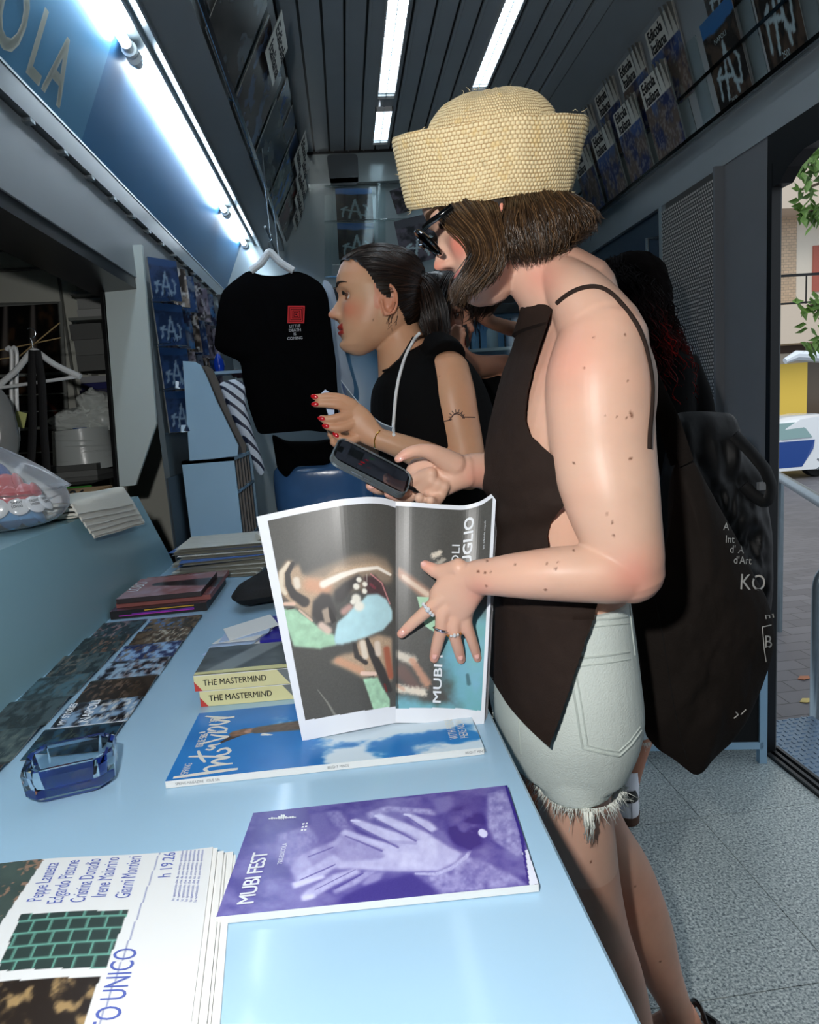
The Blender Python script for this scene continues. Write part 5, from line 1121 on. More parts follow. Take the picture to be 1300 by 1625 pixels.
for ring, (nn, zr, rad, m_, cn) in enumerate(((8, -.030, .096, BB, 'sky blue'), (9, -.004, .112, BW, 'white'), (8, .020, .098, BR, 'red'), (6, .042, .066, BR, 'red'), (4, .066, .04, BBL, 'deep blue'))):
    for i in range(nn):
        a_ = -math.pi*.95+i*math.pi*1.0/(nn-1)*.95; c = cj+np.array([rad*math.cos(a_), rad*.60*math.sin(a_), zr]); out = np.array([math.cos(a_), 1.5*math.sin(a_), .25+.5*random.random()]); out /= np.linalg.norm(out)
        rot = np.array(Vector(out).to_track_quat('Z', 'Y').to_matrix()); o = MB().lathe([(0, 0), (.019, 0), (.020, .002), (.018, .004), (.010, .0058), (0, .0062)], c, 20, axis=rot).build('badge', [m_])
        if ring == 1:
            mb = MB()
            for s, dy in (('TALENT', .003), ('LOVERS', -.005)): put_text(mb, s, lambda u, v: c+(rot @ np.stack([np.asarray(u), np.asarray(v), np.full(np.shape(u), .0068)], 0)).T, -.0135, dy, .0055, 0, sx=.72, bold=.03)
            mb.build('badge_lettering', [INK], o, smooth=False)
        tag(o, 'round %s badge inside the clear bag, in its %s layer' % (cn, ('lowest', 'second', 'third', 'fourth', 'top')[ring]), 'badge', 'round %s badges, %s layer of the clear bag' % (cn, ('lowest', 'second', 'third', 'fourth', 'top')[ring]))
# folded white bags on the counter corner
lay = ['lowest', 'second', 'third', 'fourth', 'topmost']
for i in range(5):
    z0 = LZ+.001+.008*i; uu, vv = np.meshgrid(np.linspace(0, 1, 26), np.linspace(0, 1, 16)); cx0 = -.80+.012*i; cx1 = -.56-.006*i
    xs = cx0+(cx1-cx0)*uu+.02*vv; ys = 1.46-.018*i+.30*vv+.12*uu-.05*(1-vv)*uu; zs = z0+.006*(vnoise(uu*4+i, vv*3, i, 3))
    over = np.clip(xs-XL, 0, 1); zs = zs-over*1.2; xs = np.where(over > 0, XL+.004+over*.3+.002*i, xs)
    mb = MB(); G = np.stack([xs, ys, zs], -1); mb.grid(G); G2 = G.copy(); G2[..., 2] += .005; G2[..., 0] += .002; mb.grid(G2)
    mb.add(np.vstack([G[0], G2[0]]), [(j, j+1, 26+j+1, 26+j) for j in range(25)])
    o = mb.build('folded_cloth_bag', [mat('off_white_cotton', (220, 218, 206), .85, bump=.2, bscale=150)], sharp=70); tag(o, lay[i]+' folded off white cotton bag of the pile on the service counter corner', 'cloth bag', 'folded cotton bags on the service counter')
c = np.array([-.845, 1.20, LZ]); tag(MB().box((-.70, 1.16, LZ+.0005), (-.66, 1.24, LZ+.012)).build('wooden_block', [mat('pale_wood', (176, 160, 104), .5)], smooth=False), 'small pale wooden block at the left edge of the service counter', 'block')
tag(MB().box((-.695, 1.18, LZ+.013), (-.665, 1.22, LZ+.075)).box((-.69, 1.185, LZ+.075), (-.67, 1.215, LZ+.09)).build('lighter', [WHITE], smooth=False), 'small white packet standing on the wooden block', 'packet')

# ================================================================== right side floor things and the street
t = thing('board_stand', 'black board in a light blue frame on legs behind the dark tote bag', 'board stand', (1.15, 2.09, 0))
dx = np.array([1.356-.955, 2.051-2.13, 0]); P0 = np.array([.955, 2.13, 0]); zt = .66
def brd(u0, u1, z0, z1, th=.02, m=None, nm='frame', off=0): 
    a, b = P0+dx*u0, P0+dx*u1; return MB().prism([a+(0, off, z0), b+(0, off, z0), b+(0, off, z1), a+(0, off, z1)], (0, th, 0))
for u in (0, 1): brd(u-.03, u+.03, 0, zt).build('leg', [BLUE], t, smooth=False)
brd(0, 1, .055, .08).build('rail', [BLUE], t, smooth=False); brd(0, 1, zt-.025, zt).build('rail', [BLUE], t, smooth=False); brd(.03, .97, .08, zt-.025, .008, off=.006).build('black_panel', [mat('matt_black_board', (6, 6, 7), .8)], t, smooth=False)
ph = np.linspace(0, 4*math.pi, 60); c = aZ(1224, 1128, .02); o = MB().tube(np.stack([c[0]+.02*np.cos(ph)*(1-.02*ph), c[1]+.05+.05*np.sin(ph), .012+.004*ph], -1), .004, 6).build('cable_coil', [mat('cream_cable', (206, 200, 180), .5)]); tag(o, 'small coil of cream cable on the floor against the doorway jamb', 'cable')
# street
PAV = bpy.data.materials.new('street_paving'); PAV.use_nodes = True; n = PAV.node_tree.nodes; L = PAV.node_tree.links
bt = n.new('ShaderNodeTexBrick'); bt.inputs['Color1'].default_value = (*lin((104, 102, 106)), 1); bt.inputs['Color2'].default_value = (*lin((88, 86, 90)), 1); bt.inputs['Mortar'].default_value = (*lin((62, 60, 62)), 1); bt.inputs['Scale'].default_value = 2.2; bt.inputs['Mortar Size'].default_value = .008
tc = n.new('ShaderNodeTexCoord'); L.new(tc.outputs['Object'], bt.inputs[0]); L.new(bt.outputs[0], n['Principled BSDF'].inputs['Base Color'])
GZ = -.84
struct(MB().prism([(1.77, -6, -.15), (1.77, 4.5, -.15), (1.77, 13, GZ), (1.77, 45, GZ), (1.77, 45, GZ-.1), (1.77, 4.5, GZ-.1), (1.77, -6, GZ-.1)], (32, 0, 0)).build('street_ground', [PAV], smooth=False))
GALV = mat('galvanised_pipe', (128, 142, 150), .35, .7, var=.08, vscale=20)
b0 = aZ(1293, 1165, -.15); Yp = b0[1]; top = aY(1287, 935, Yp)
rad = .10; a_ = np.linspace(math.pi, math.pi/2, 8); pts = [b0, (b0[0], b0[1], top[2])]+[(b0[0]+rad+rad*math.cos(x), b0[1], top[2]+rad*math.sin(x)) for x in a_]+[(b0[0]+.9, b0[1], top[2]+rad), (b0[0]+1.0, b0[1], top[2]+rad-.04), (b0[0]+1.0, b0[1], -.15)]
o = MB().tube(pts, .021, 14).build('bike_rail', [GALV]); tag(o, 'near galvanised hoop rail standing on the paving outside the doorway', 'rail')
q0, q1 = aY(1238, 757, 3.6), aY(1310, 800, 2.6); o = MB().tube([q0+(q0-q1)*.2, q1+(q1-q0)*.5], .026, 12).build('slanting_rail', [GALV]); tag(o, 'grey pipe rail crossing behind the doorway frame below the car', 'rail')
MB().tube([q0+(0, 0, -.02), (q0[0], q0[1], -.15)], .022, 10).build('post', [GALV], o)
for k, (x, y, cc) in enumerate(((1275, 1077, (170, 110, 80)), (1279, 1113, (196, 176, 110)))):
    c = aZ(x, y, -.148); o = MB().prism([c+(-.03, 0, 0), c+(-.01, -.02, .004), c+(.03, -.01, .002), (c+(.035, .01, .006)), c+(0, .025, .003)], (0, 0, .002)).build('fallen_leaf', [mat('leaf_%d' % k, cc, .7)], smooth=False); tag(o, ('reddish', 'yellowish')[k]+' fallen leaf on the paving', 'leaf')
# car: white and blue small hatchback
CWm = mat('white_car_paint', (226, 230, 234), .2, coat=.8); CBm = mat('blue_car_paint', (22, 66, 140), .2, coat=.8); WIN = mat('car_glass', (130, 160, 160), .05); TYR = mat('tyre_rubber', (24, 24, 26), .7)
Wc = aZ(1306, 757, GZ); car = thing('car', 'small white and blue car parked across the street', 'car', Wc+(-.4, .0, 0)); xo, yo = Wc[0], Wc[1]+.75
prof = [(-2.0, .25), (-2.02, .55), (-1.95, .78), (-1.35, .92), (-1.0, 1.30), (-.6, 1.50), (0, 1.55), (.35, 1.50), (.52, 1.1), (.58, .7), (.58, .3), (.3, .22)]
G = []
for v in np.linspace(-1, 1, 13):
    k_ = (1-abs(v)**5*.12); G.append([(xo+a*k_, yo+v*.78*(1-.10*max(0, b-.8)), GZ+b*.92*(1-.04*abs(v)**4)) for a, b in prof])
mb = MB(); mb.grid(np.array(G), closeu=True); mb.add(G[0], [tuple(range(11, -1, -1))]); mb.add(G[-1], [tuple(range(12))]); mb.build('body', [CWm], car, sharp=40)
s_ = yo-.78-.004
MB().prism([(xo-1.50, s_, GZ+.28), (xo-.52, s_, GZ+.28), (xo-.26, s_+.0, GZ+.66), (xo-.22, s_+.01, GZ+.86), (xo-1.5, s_+.01, GZ+.86)], (0, .02, 0)).build('door', [CBm], car, smooth=False)
MB().prism([(xo-1.45, s_+.012, GZ+.90), (xo-.28, s_+.012, GZ+.92), (xo-.42, s_+.04, GZ+1.12), (xo-.66, s_+.06, GZ+1.27), (xo-1.35, s_+.06, GZ+1.27)], (0, .03, 0)).build('side_window', [WIN], car, smooth=False)
AX = np.array([[1, 0, 0], [0, 0, 1], [0, -1, 0]], float)
for dxw in (0, -1.87):
    w_ = MB().lathe([(.0, .0), (.30, .0), (.31, .02), (.31, .18), (.0, .18)], (xo+dxw, s_+.19, GZ+.31), 28, axis=AX).build('wheel', [TYR], car)
    mb = MB()
    for k in range(5): a_ = k*2*math.pi/5; mb.prism([(xo+dxw+.02*math.cos(a_+1.57), s_, GZ+.31+.02*math.sin(a_+1.57)), (xo+dxw+.20*math.cos(a_)+.02*math.cos(a_+1.57), s_, GZ+.31+.20*math.sin(a_)+.02*math.sin(a_+1.57)), (xo+dxw+.20*math.cos(a_)-.02*math.cos(a_+1.57), s_, GZ+.31+.20*math.sin(a_)-.02*math.sin(a_+1.57)), (xo+dxw-.02*math.cos(a_+1.57), s_, GZ+.31-.02*math.sin(a_+1.57))], (0, .01, 0))
    mb.build('rim', [STEEL], w_, smooth=False)
# building facade with balconies
Yf = 19.0; bld = thing('apartment_building', 'cream and brick apartment block with balconies across the street', 'building', (14.5, Yf, GZ))
CRM = mat('cream_render', (226, 216, 200), .8, var=.04, vscale=1); BRK = bpy.data.materials.new('pale_brick'); BRK.use_nodes = True; n = BRK.node_tree.nodes; L = BRK.node_tree.links
bt = n.new('ShaderNodeTexBrick'); bt.inputs['Color1'].default_value = (*lin((206, 178, 148)), 1); bt.inputs['Color2'].default_value = (*lin((190, 164, 136)), 1); bt.inputs['Mortar'].default_value = (*lin((150, 134, 116)), 1); bt.inputs['Scale'].default_value = 3.2
tc = n.new('ShaderNodeTexCoord'); mp = n.new('ShaderNodeMapping'); mp.inputs['Rotation'].default_value = (math.radians(90), 0, 0); L.new(tc.outputs['Object'], mp.inputs[0]); L.new(mp.outputs[0], bt.inputs[0]); L.new(bt.outputs[0], n['Principled BSDF'].inputs['Base Color'])
def fz(y): return aY(1260, y, Yf)[2]
def fx(x, y=500): return aY(x, y, Yf)[0]
MB().box((fx(1150), Yf, GZ), (27, Yf+.4, 13)).build('wall', [CRM], bld, smooth=False)
MB().box((fx(1150), Yf-.03, fz(545)), (fx(1262), Yf, 13)).build('brick_panel', [BRK], bld, smooth=False)
for y0, y1, lab in ((345, 318, 0), (548, 520, 1)):
    o = MB().box((fx(1150), Yf-1.0, fz(y0)), (27, Yf-.03, fz(y1))).box((fx(1150), Yf-1.0, fz(y1)), (27, Yf-.92, fz(y1)+.55)).build('balcony', [mat('balcony_stone', (206, 190, 172), .8)], bld, smooth=False)
    mb = MB(); mb.box((fx(1150), Yf-1.0, fz(y1)+1.30), (27, Yf-.96, fz(y1)+1.37)); mb.box((fx(1150), Yf-1.0, fz(y1)+.56), (27, Yf-.96, fz(y1)+.61))
    for k in range(12): mb.box((fx(1150)+.9*k, Yf-.99, fz(y1)+.4), (fx(1150)+.03+.9*k, Yf-.96, fz(y1)+1.33))
    mb.build('railing', [DARK], o, smooth=False)
MB().box((fx(1288), Yf-.04, fz(465)), (fx(1330), Yf-.0, fz(392))).build('shutter', [mat('rust_shutter', (176, 96, 80), .6)], bld, smooth=False)
MB().box((fx(1150), Yf-.06, fz(560)), (27, Yf-.0, fz(546))).build('dark_band', [mat('dark_brown_band', (84, 66, 54), .6)], bld, smooth=False)
tag(MB().box((fx(1150), Yf-.3, GZ), (fx(1272), Yf-.065, fz(577))).build('yellow_shop_wall', [mat('yellow_paint', (236, 200, 84), .6)], smooth=False), 'bright yellow shop wall behind the car', 'wall')
tag(MB().box((fx(1273), Yf-.2, GZ), (fx(1340), Yf-.065, fz(577))).build('shop_window', [mat('shop_dark_glass', (90, 76, 62), .1)], smooth=False), 'dark shop window right of the yellow wall', 'shop window')
mb = MB(); a, b = aY(1246, 573, 17), aY(1330, 568, 17); mb.tube([a, a*.8+b*.2+(0, 0, .12), b], [.08, .14, .16], 10); tag(mb.build('awning', [mat('pale_awning', (214, 222, 230), .4)]), 'pale rounded canopy above the parked car', 'awning')
# tree leaves hanging in
tr = thing('street_tree', 'green leafy tree branches hanging in at the top right of the doorway', 'tree', aY(1340, 700, 6.0)*np.array((1, 1, 0))+np.array((.6, 0, -.15)))
mb = MB(); bmb = MB(); tb = aY(1340, 700, 6.0); bx_, by_ = tb[0]+.6, tb[1]
bmb.tube([(bx_, by_, -.15), (bx_+.05, by_, 2), (bx_, by_, 5.2)], [.12, .10, .06], 12)
for (x, y, r, n_) in ((1290, 262, 30, 60), (1285, 335, 24, 46), (1272, 300, 14, 10), (1300, 500, 22, 30), (1285, 485, 16, 14), (1296, 545, 18, 18)):
    c = aY(x, y, 6.0); bmb.tube([(bx_, by_, c[2]+.3), c+(.1, 0, .02), c], [.02, .012, .006], 6)
    for k in range(n_):
        p = c+np.array([random.gauss(0, 1), random.gauss(0, 1), random.gauss(0, 1)])*r*.5*6/FPX*1.0; a_ = random.uniform(0, 6.28); e1 = np.array([math.cos(a_), .3*math.sin(a_*3), -abs(math.sin(a_))])*.055; e2 = np.array([-math.sin(a_), .5, math.cos(a_)])*.028
        mb.add([p-e1, p-e1*.2+e2, p+e1*1.2, p-e1*.2-e2, p+(0, .01, 0)], [(0, 1, 4), (1, 2, 4), (2, 3, 4), (3, 0, 4)])
mb.build('foliage', [mat('leaf_green', (86, 120, 50), .5, var=.25, vscale=8)], tr, smooth=False); bmb.build('trunk', [mat('bark', (92, 78, 62), .8)], tr)
# ================================================================== people: shared tools
from mathutils.bvhtree import BVHTree
def catm(P, per=6):
    P = np.asarray(P, float); n_ = len(P); out = []
    for i in range(n_-1):
        p0 = P[max(i-1, 0)]; p1 = P[i]; p2 = P[i+1]; p3 = P[min(i+2, n_-1)]
        for t in np.linspace(0, 1, per, endpoint=False): out.append(.5*((2*p1)+(-p0+p2)*t+(2*p0-5*p1+4*p2-p3)*t*t+(-p0+3*p1-3*p2+p3)*t**3))
    out.append(P[-1]); return np.array(out)
def sections(mb, C, A, B, a, b, k=28, ex=2.0, cap=True, m=0, col=None):
    """closed loft: centres C, unit axes A, B, half sizes a, b"""
    ph = np.arange(k)*2*math.pi/k; c, s_ = np.cos(ph), np.sin(ph)
    c = np.sign(c)*np.abs(c)**(2/ex); s_ = np.sign(s_)*np.abs(s_)**(2/ex)
    G = np.array([C[i]+a[i]*c[:, None]*A[i]+b[i]*s_[:, None]*B[i] for i in range(len(C))])
    mb.grid(G, m, col, closeu=True)
    if cap: n_ = len(G); base = G.reshape(-1, 3); mb.add(G[0], [tuple(range(k-1, -1, -1))], m, col); mb.add(G[-1], [tuple(range(k))], m, col)
def limb(mb, pts, k=22, ex=2.0, per=5, round_=True, grow=0.0):
    k = 48 if max(p[3] for p in pts) > 24 else k
    """tapered limb; pts = (px, py, Y, half width in px, half depth in m)"""
    Q = catm(pts, per); C = np.array([aY(q[0], q[1], q[2]) for q in Q]); a = np.array([max(q[3], .5)*dep(C[i])/FPX for i, q in enumerate(Q)])+grow; b = Q[:, 4]+grow
    T = np.gradient(C, axis=0); T /= np.linalg.norm(T, axis=1)[:, None]; D = C-EYE; D /= np.linalg.norm(D, axis=1)[:, None]
    A = np.cross(T, D); A /= np.linalg.norm(A, axis=1)[:, None]; B = np.cross(A, T)
    if round_:
        def ends(i, sg):
            th = np.linspace(0, math.pi/2, 6)[1:]; r = min(a[i], b[i])
            return [(C[i]+sg*T[i]*r*math.sin(t), A[i], B[i], max(a[i]*math.cos(t), 1e-4), max(b[i]*math.cos(t), 1e-4)) for t in th]
        e0 = ends(0, -1)[::-1]; e1 = ends(-1, 1)
        allr = e0+[(C[i], A[i], B[i], a[i], b[i]) for i in range(len(C))]+e1
        C, A, B, a, b = (np.array([r[j] for r in allr]) for j in range(5))
    sections(mb, C, A, B, a, b, k, ex)
def bake(name, mb, voxel, mats, parent=None, smooth=2, colf=None, sharp=180):
    """fuse everything in mb into one continuous skin"""
    tmp = mb.build('tmp', [MATS['white_paper']], None, smooth=False)
    md = tmp.modifiers.new('r', 'REMESH'); md.mode = 'VOXEL'; md.voxel_size = voxel; md.adaptivity = 0
    dg = bpy.context.evaluated_depsgraph_get(); dg.update(); me = bpy.data.meshes.new_from_object(tmp.evaluated_get(dg))
    bpy.data.objects.remove(tmp)
    n_ = len(me.vertices); V = np.empty(n_*3); me.vertices.foreach_get('co', V); V = V.reshape(-1, 3)
    ne = len(me.edges); E = np.empty(ne*2, int); me.edges.foreach_get('vertices', E); E = E.reshape(-1, 2)
    deg = np.bincount(E.ravel(), minlength=n_)[:, None]
    for it in range(smooth*2):
        S = np.zeros_like(V)
        for j in range(3): S[:, j] = np.bincount(E[:, 0], V[E[:, 1], j], n_)+np.bincount(E[:, 1], V[E[:, 0], j], n_)
        lam = .55 if it % 2 == 0 else -.50
        V = V+lam*(S/deg-V)
    me.vertices.foreach_set('co', V.ravel()); me.materials.clear()
    for q in (mats if isinstance(mats, list) else [mats]): me.materials.append(q)
    if colf is not None:
        ca = me.color_attributes.new('Col', 'FLOAT_COLOR', 'POINT'); ca.data.foreach_set('color', np.hstack([lin(np.clip(colf(V), 0, 1)), np.ones((n_, 1))]).ravel())
    me.polygons.foreach_set('use_smooth', [True]*len(me.polygons)); me.update(); me.name = name
    o = bpy.data.objects.new(name, me); COL.objects.link(o)
    if parent is not None: o.parent = parent; o.matrix_parent_inverse = parent_inv(parent)
    o2 = o; return o, V
def bvh_of(o):
    me = o.data; return BVHTree.FromPolygons([v.co[:] for v in me.vertices], [tuple(p.vertices) for p in me.polygons])
def hit(bvh, x, y, off=.002, fallback=None):
    d = ray(x, y); d = d/np.linalg.norm(d); r = bvh.ray_cast(Vector(EYE), Vector(d))
    if r[0] is None: return aY(x, y, fallback) if fallback else None
    return np.array(r[0])-d*off
def drape(bvh, pts, off=.002, fb=1.0, n_=40):
    Q = lerp_pts(pts, np.linspace(0, 1, n_)); return np.array([hit(bvh, q[0], q[1], off, fb) for q in Q])

_hz = np.array([.112, .107, .098, .085, .068, .045, .022, .0, -.02, -.04, -.055, -.07, -.085, -.098, -.110, -.117])
_hf = np.array([.012, .030, .050, .068, .081, .088, .088, .080, .079, .080, .081, .079, .076, .077, .068, .050])
_hb = np.array([-.034, -.054, -.072, -.086, -.094, -.098, -.098, -.095, -.090, -.082, -.068, -.048, -.026, -.004, .016, .030])
_hw = np.array([.022, .036, .048, .059, .067, .073, .076, .076, .074, .070, .066, .060, .051, .040, .026, .012])
def head_local(nz=90, nk=120, grow=0.0):
    z = np.concatenate([np.linspace(.112, -.117, nz)]); ph = np.linspace(0, 2*math.pi, nk, endpoint=False)
    xf = np.interp(-z, -_hz, _hf)+grow; xb = np.interp(-z, -_hz, _hb)-grow; w = np.interp(-z, -_hz, _hw)+grow
    Z, P = np.meshgrid(z, ph, indexing='ij'); xf, xb, w = (np.repeat(q[:, None], nk, 1) for q in (xf, xb, w)); cx = xb+.52*(xf-xb)
    c, s_ = np.cos(P), np.sin(P); e = 2/2.35; cc = np.sign(c)*np.abs(c)**e; ss = np.sign(s_)*np.abs(s_)**e
    X = cx+np.where(c > 0, (xf-cx), (cx-xb))*cc; Y = w*ss; fr = np.clip(c, 0, 1)**.5
    g = lambda v, m_, s: np.exp(-((v-m_)/s)**2)
    nz_ = np.interp(-Z, [-.016, .0, .010, .020, .030, .037, .042, .047, .050], [0, .004, .010, .0175, .0255, .0275, .021, .006, 0]); sw = np.interp(-Z, [-.01, .02, .036, .05], [.0075, .009, .0125, .014])
    X = X+(nz_*np.exp(-(Y/sw)**2)+.006*g(Z, -.039, .006)*g(np.abs(Y), .0135, .005))*(c > 0)
    X = X+(.0065*g(Z, -.0600, .0038)+.0068*g(Z, -.0725, .0042)-.0020*g(Z, -.0663, .0016))*np.exp(-(Y/.021)**4)*(c > 0)
    X = X+(-.0105*g(np.abs(Y), .031, .013)*g(Z, .002, .010)+.003*g(np.abs(Y), .030, .016)*g(Z, .021, .007)+.004*g(np.abs(Y), .040, .016)*g(Z, -.026, .016)+.005*g(Y, 0, .016)*g(Z, -.100, .011)-.003*g(Y, 0, .02)*g(Z, -.083, .006))*(c > 0)
    return np.stack([X, Y, Z], -1)
class Head:
    def __init__(s, O, f, up=(0, 0, 1), sc=1.0):
        s.O = np.asarray(O, float); s.f = np.asarray(f, float)/np.linalg.norm(f); u = np.asarray(up, float); u = u-s.f*(u @ s.f); s.u = u/np.linalg.norm(u); s.s = np.cross(s.u, s.f); s.sc = sc
    def w(s, L): L = np.asarray(L, float)*s.sc; return s.O+L[..., 0:1]*s.f+L[..., 1:2]*s.s+L[..., 2:3]*s.u
    def loc(s, V): D = (np.asarray(V)-s.O)/s.sc; return np.stack([D @ s.f, D @ s.s, D @ s.u], -1)
    def add(s, mb, ears=(1, -1)):
        G = s.w(head_local()); mb.grid(G, closeu=True); mb.add(G[0], [tuple(range(119, -1, -1))]); mb.add(G[-1], [tuple(range(120))])
        for e in ears:
            t = np.linspace(-.6, 4.2, 26); rim = np.stack([-.010-.0165*np.sin(t+.5)*.95, e*(.080+.006*np.abs(np.sin(t))), -.010+.029*np.cos(t+.5)*1.0-.002*t*0], -1)
            mb.tube(s.w(rim), .0032*s.sc, 8)
            t2 = np.linspace(.3, 3.0, 12); mb.tube(s.w(np.stack([-.008-.009*np.sin(t2), np.full(12, e*.080), -.006+.018*np.cos(t2)], -1)), .0026*s.sc, 8)
            mb.ball(s.w(np.array([-.004, e*.078, -.037])), .0062*s.sc); mb.ball(s.w(np.array([.004, e*.077, -.013])), np.array([.004, .004, .006])*s.sc)
            R3 = np.stack([s.f, s.s, s.u], 1); mb.ball(s.w(np.array([-.010, e*.0765, -.010])), np.array([.015, .0045, .027])*s.sc, rot=R3)
HB = np.array
def skincol(V, base, head=None, lips=None, blush=.25, extra=None, seed=3):
    n1 = vnoise(V[:, 0]*45+V[:, 1]*20, V[:, 2]*45, seed, 4); n2 = vnoise(V[:, 0]*11+5, V[:, 2]*11+V[:, 1]*7, seed+5, 3)
    C = np.ones((len(V), 3))*HB(base); C = C*(1+.05*(n1-.5)[:, None]); C = C+(n2-.5)[:, None]*HB([.06, -.02, -.03])
    if head is not None:
        L = head.loc(V); x, y, z = L.T; ay = np.abs(y); inh = (x > -.12) & (x < .13) & (ay < .10) & (z > -.13) & (z < .12)
        g = lambda v, m_, s: np.exp(-((v-m_)/s)**2)
        bl = g(ay, .045, .020)*g(z, -.028, .020)*(x > .01)+.8*g(y, 0, .012)*g(z, -.036, .008)*(x > .09)+.7*((ay > .072) & (np.abs(z+.01) < .04) & (np.abs(x+.01) < .03)); C = mixc(C, HB(base)*HB([1.02, .70, .68]), np.clip(bl, 0, 1)*blush*inh)
        if lips is not None:
            lp = sst(.0265, .0225, ay)*((z < -.0555+.0016*np.cos(y*300)) & (z > -.0790+ay*.15))*(x > .066); C = mixc(C, lips, lp*.9)
            C = mixc(C, HB(lips)*.35, g(z, -.0663, .0010)*(ay < .022)*(x > .07))
        no = g(ay, .008, .0035)*g(z, -.0455, .0028)*(x > .082); C = mixc(C, (.22, .08, .06), np.clip(no, 0, 1)*.8)
    if extra is not None: C = extra(V, C)
    return C
def eyes(H, parent, iris=(70, 48, 30), lashes=True, brow=(34, 24, 18), lid=(190, 140, 112)):
    LM = mat('lash_black', (10, 8, 8), .6); BM = mat('brow_hair_%d' % brow[0], brow, .8); EW = mat('eye_white', (222, 216, 210), .12); IM = mat('iris_%d' % iris[0], iris, .1); SKN = mat('eyelid_skin_%d' % lid[0], lid, .5)
    for e in (1, -1):
        c = H.w(HB([.0605, e*.031, .001])); o = MB().ball(c, .0118*H.sc, k=24, q=16).build('eye', [EW], parent)
        R3 = np.stack([H.s, H.u, H.f], 1)
        MB().lathe([(0, .0003), (.0030, .0), (.0056, -.0013), (.0057, -.003)], H.w(HB([.0605+.0119, e*.031, -.0005])), 18, axis=R3*H.sc).build('iris', [IM], o); MB().lathe([(0, .0006), (.0026, .0003)], H.w(HB([.0605+.0121, e*.031, -.0005])), 12, axis=R3*H.sc).build('pupil', [BLACKP], o)
        mb = MB()
        for sg, zz0, h_ in ((1, .0045, .0075), (-1, -.0062, -.0055)):
            t = np.linspace(-1, 1, 15); pts = np.stack([.0605+.0126*np.sqrt(np.clip(1-(t*.78)**2*.5-.08, 0, 1)), e*.031+.0150*t, .001+zz0*(1-t**2)-.0012*0+.0008*t*e], -1); mb.tube(H.w(pts), .0020*H.sc if sg > 0 else .0014*H.sc, 8)
        mb.build('eyelids', [SKN], o)
        mb = MB()
        for t in np.linspace(-1, 1, 19):
            b = HB([.0735-.003*t*t, e*.031+.0150*t, .0045*(1-t*t)+.0010]); mb.tube(H.w(np.stack([b, b+HB([.005, e*.001+.002*t, .001]), b+HB([.008, .003*t+e*.002, .0050])])), [.0005, .0004, .0001], 4)
        t = np.linspace(-1, 1, 15); mb.tube(H.w(np.stack([.0745-.0045*t*t, e*.031+.0152*t, .0012+.0048*(1-t*t)], -1)), .0008, 6); mb.build('eyelashes', [LM], o)
        t = np.linspace(0, 1, 20); bx = np.interp(t, [0, .5, 1], [.0905, .0885, .074]); mb = MB(); mb.tube(H.w(np.stack([bx, e*(.012+.040*t), .0195+.0075*np.sin(t*2.4)], -1)), .0032*np.sin(np.clip(t*2.6+.35, 0, 3.1))+.0004, 8, flat=.5); mb.build('eyebrow', [BM], parent)
def strands(mb, guides, n_, r, spread=.0, seed=1, wav=.0, wl=30, dj=.01, k=3, cols=((60, 42, 28), (96, 70, 46)), seg_=14, endj=.06, biasf=None):
    """hair drawn between neighbouring guide curves; guides = list of 3-D polylines (same point count)"""
    rg = np.random.default_rng(seed); G = np.array([lerp_pts(g, np.linspace(0, 1, seg_)) if len(g) != seg_ else g for g in guides]); m_ = len(G)
    for i in range(n_):
        u = rg.random()*(m_-1); a = min(int(u), m_-2); t = u-a; P = G[a]*(1-t)+G[a+1]*t
        P = P+rg.normal(0, spread, 3)*np.linspace(.3, 1, seg_)[:, None]+(0 if dj == 0 else (rg.random()*dj)*HB([0, 1, 0]))
        L_ = 1-rg.random()*endj; P = lerp_pts(P, np.linspace(0, L_, seg_))
        if wav: ph = rg.random()*6.28; s_ = np.linspace(0, 1, seg_); P = P+(np.sin(s_*wl+ph)*wav*s_)[:, None]*rg.normal(0, 1, 3)
        c = HB(cols[0])+(HB(cols[1])-HB(cols[0]))*rg.random()**2
        mb.tube(P, r*np.interp(np.linspace(0, 1, seg_), [0, .6, 1], [1, 1, .3]), k, col=lin(c/255.), cap=False)
HAIR = mat('hair_strands', attr=True, rough=.32, spec=.6); SKIN = mat('skin', attr=True, rough=.42, spec=.35, sss=.12)
def ptsY(P): return np.array([aY(p[0], p[1], p[2]) for p in P])
# ================================================================== the woman in the straw hat
W1 = thing('person', 'person in a straw hat and sunglasses holding a phone and an open booklet', 'person', (.27, 1.0, 0))
HY = .965
hf = HB([-.935, .08, -.355]); h_c = aY(781, 335, HY); H1 = Head(h_c, hf, up=(-.3, 0, .95), sc=1.0)
mb = MB(); H1.add(mb, ears=()); limb(mb, [(795, 322, .892, 5, .006), (798, 342, .889, 5.5, .006), (797, 357, .889, 3.8, .005)], k=12)
limb(mb, [(806, 378, .965, 48, .050), (850, 422, .955, 56, .054), (905, 475, .95, 74, .085)], k=26)
TS = [(938, 890, 107, .135), (1000, 892, 115, .146), (1060, 895, 120, .156), (1110, 899, 121, .158), (1150, 900, 113, .150), (1188, 898, 98, .138)]
def fit_sec(y, xl, xr, Y, b):
    """centre x and half width of an upright oval that spans xl..xr as seen from the lens"""
    c = aY((xl+xr)/2, y, Y); a = (xr-xl)/2*dep(c)/FPX; t = np.linspace(0, 2*math.pi, 73)
    for _ in range(12):
        P = np.stack([c[0]+a*np.cos(t), c[1]+b*np.sin(t), np.full(73, c[2])], -1)-EYE; px = 650+FPX*(P @ CR)/(P @ CF); k = dep(c)/FPX
        c = c+HB([((xl+xr)-(px.min()+px.max()))/2*k, 0, 0]); a = max(a+((xr-xl)-(px.max()-px.min()))/2*k, .02)
    return c, a
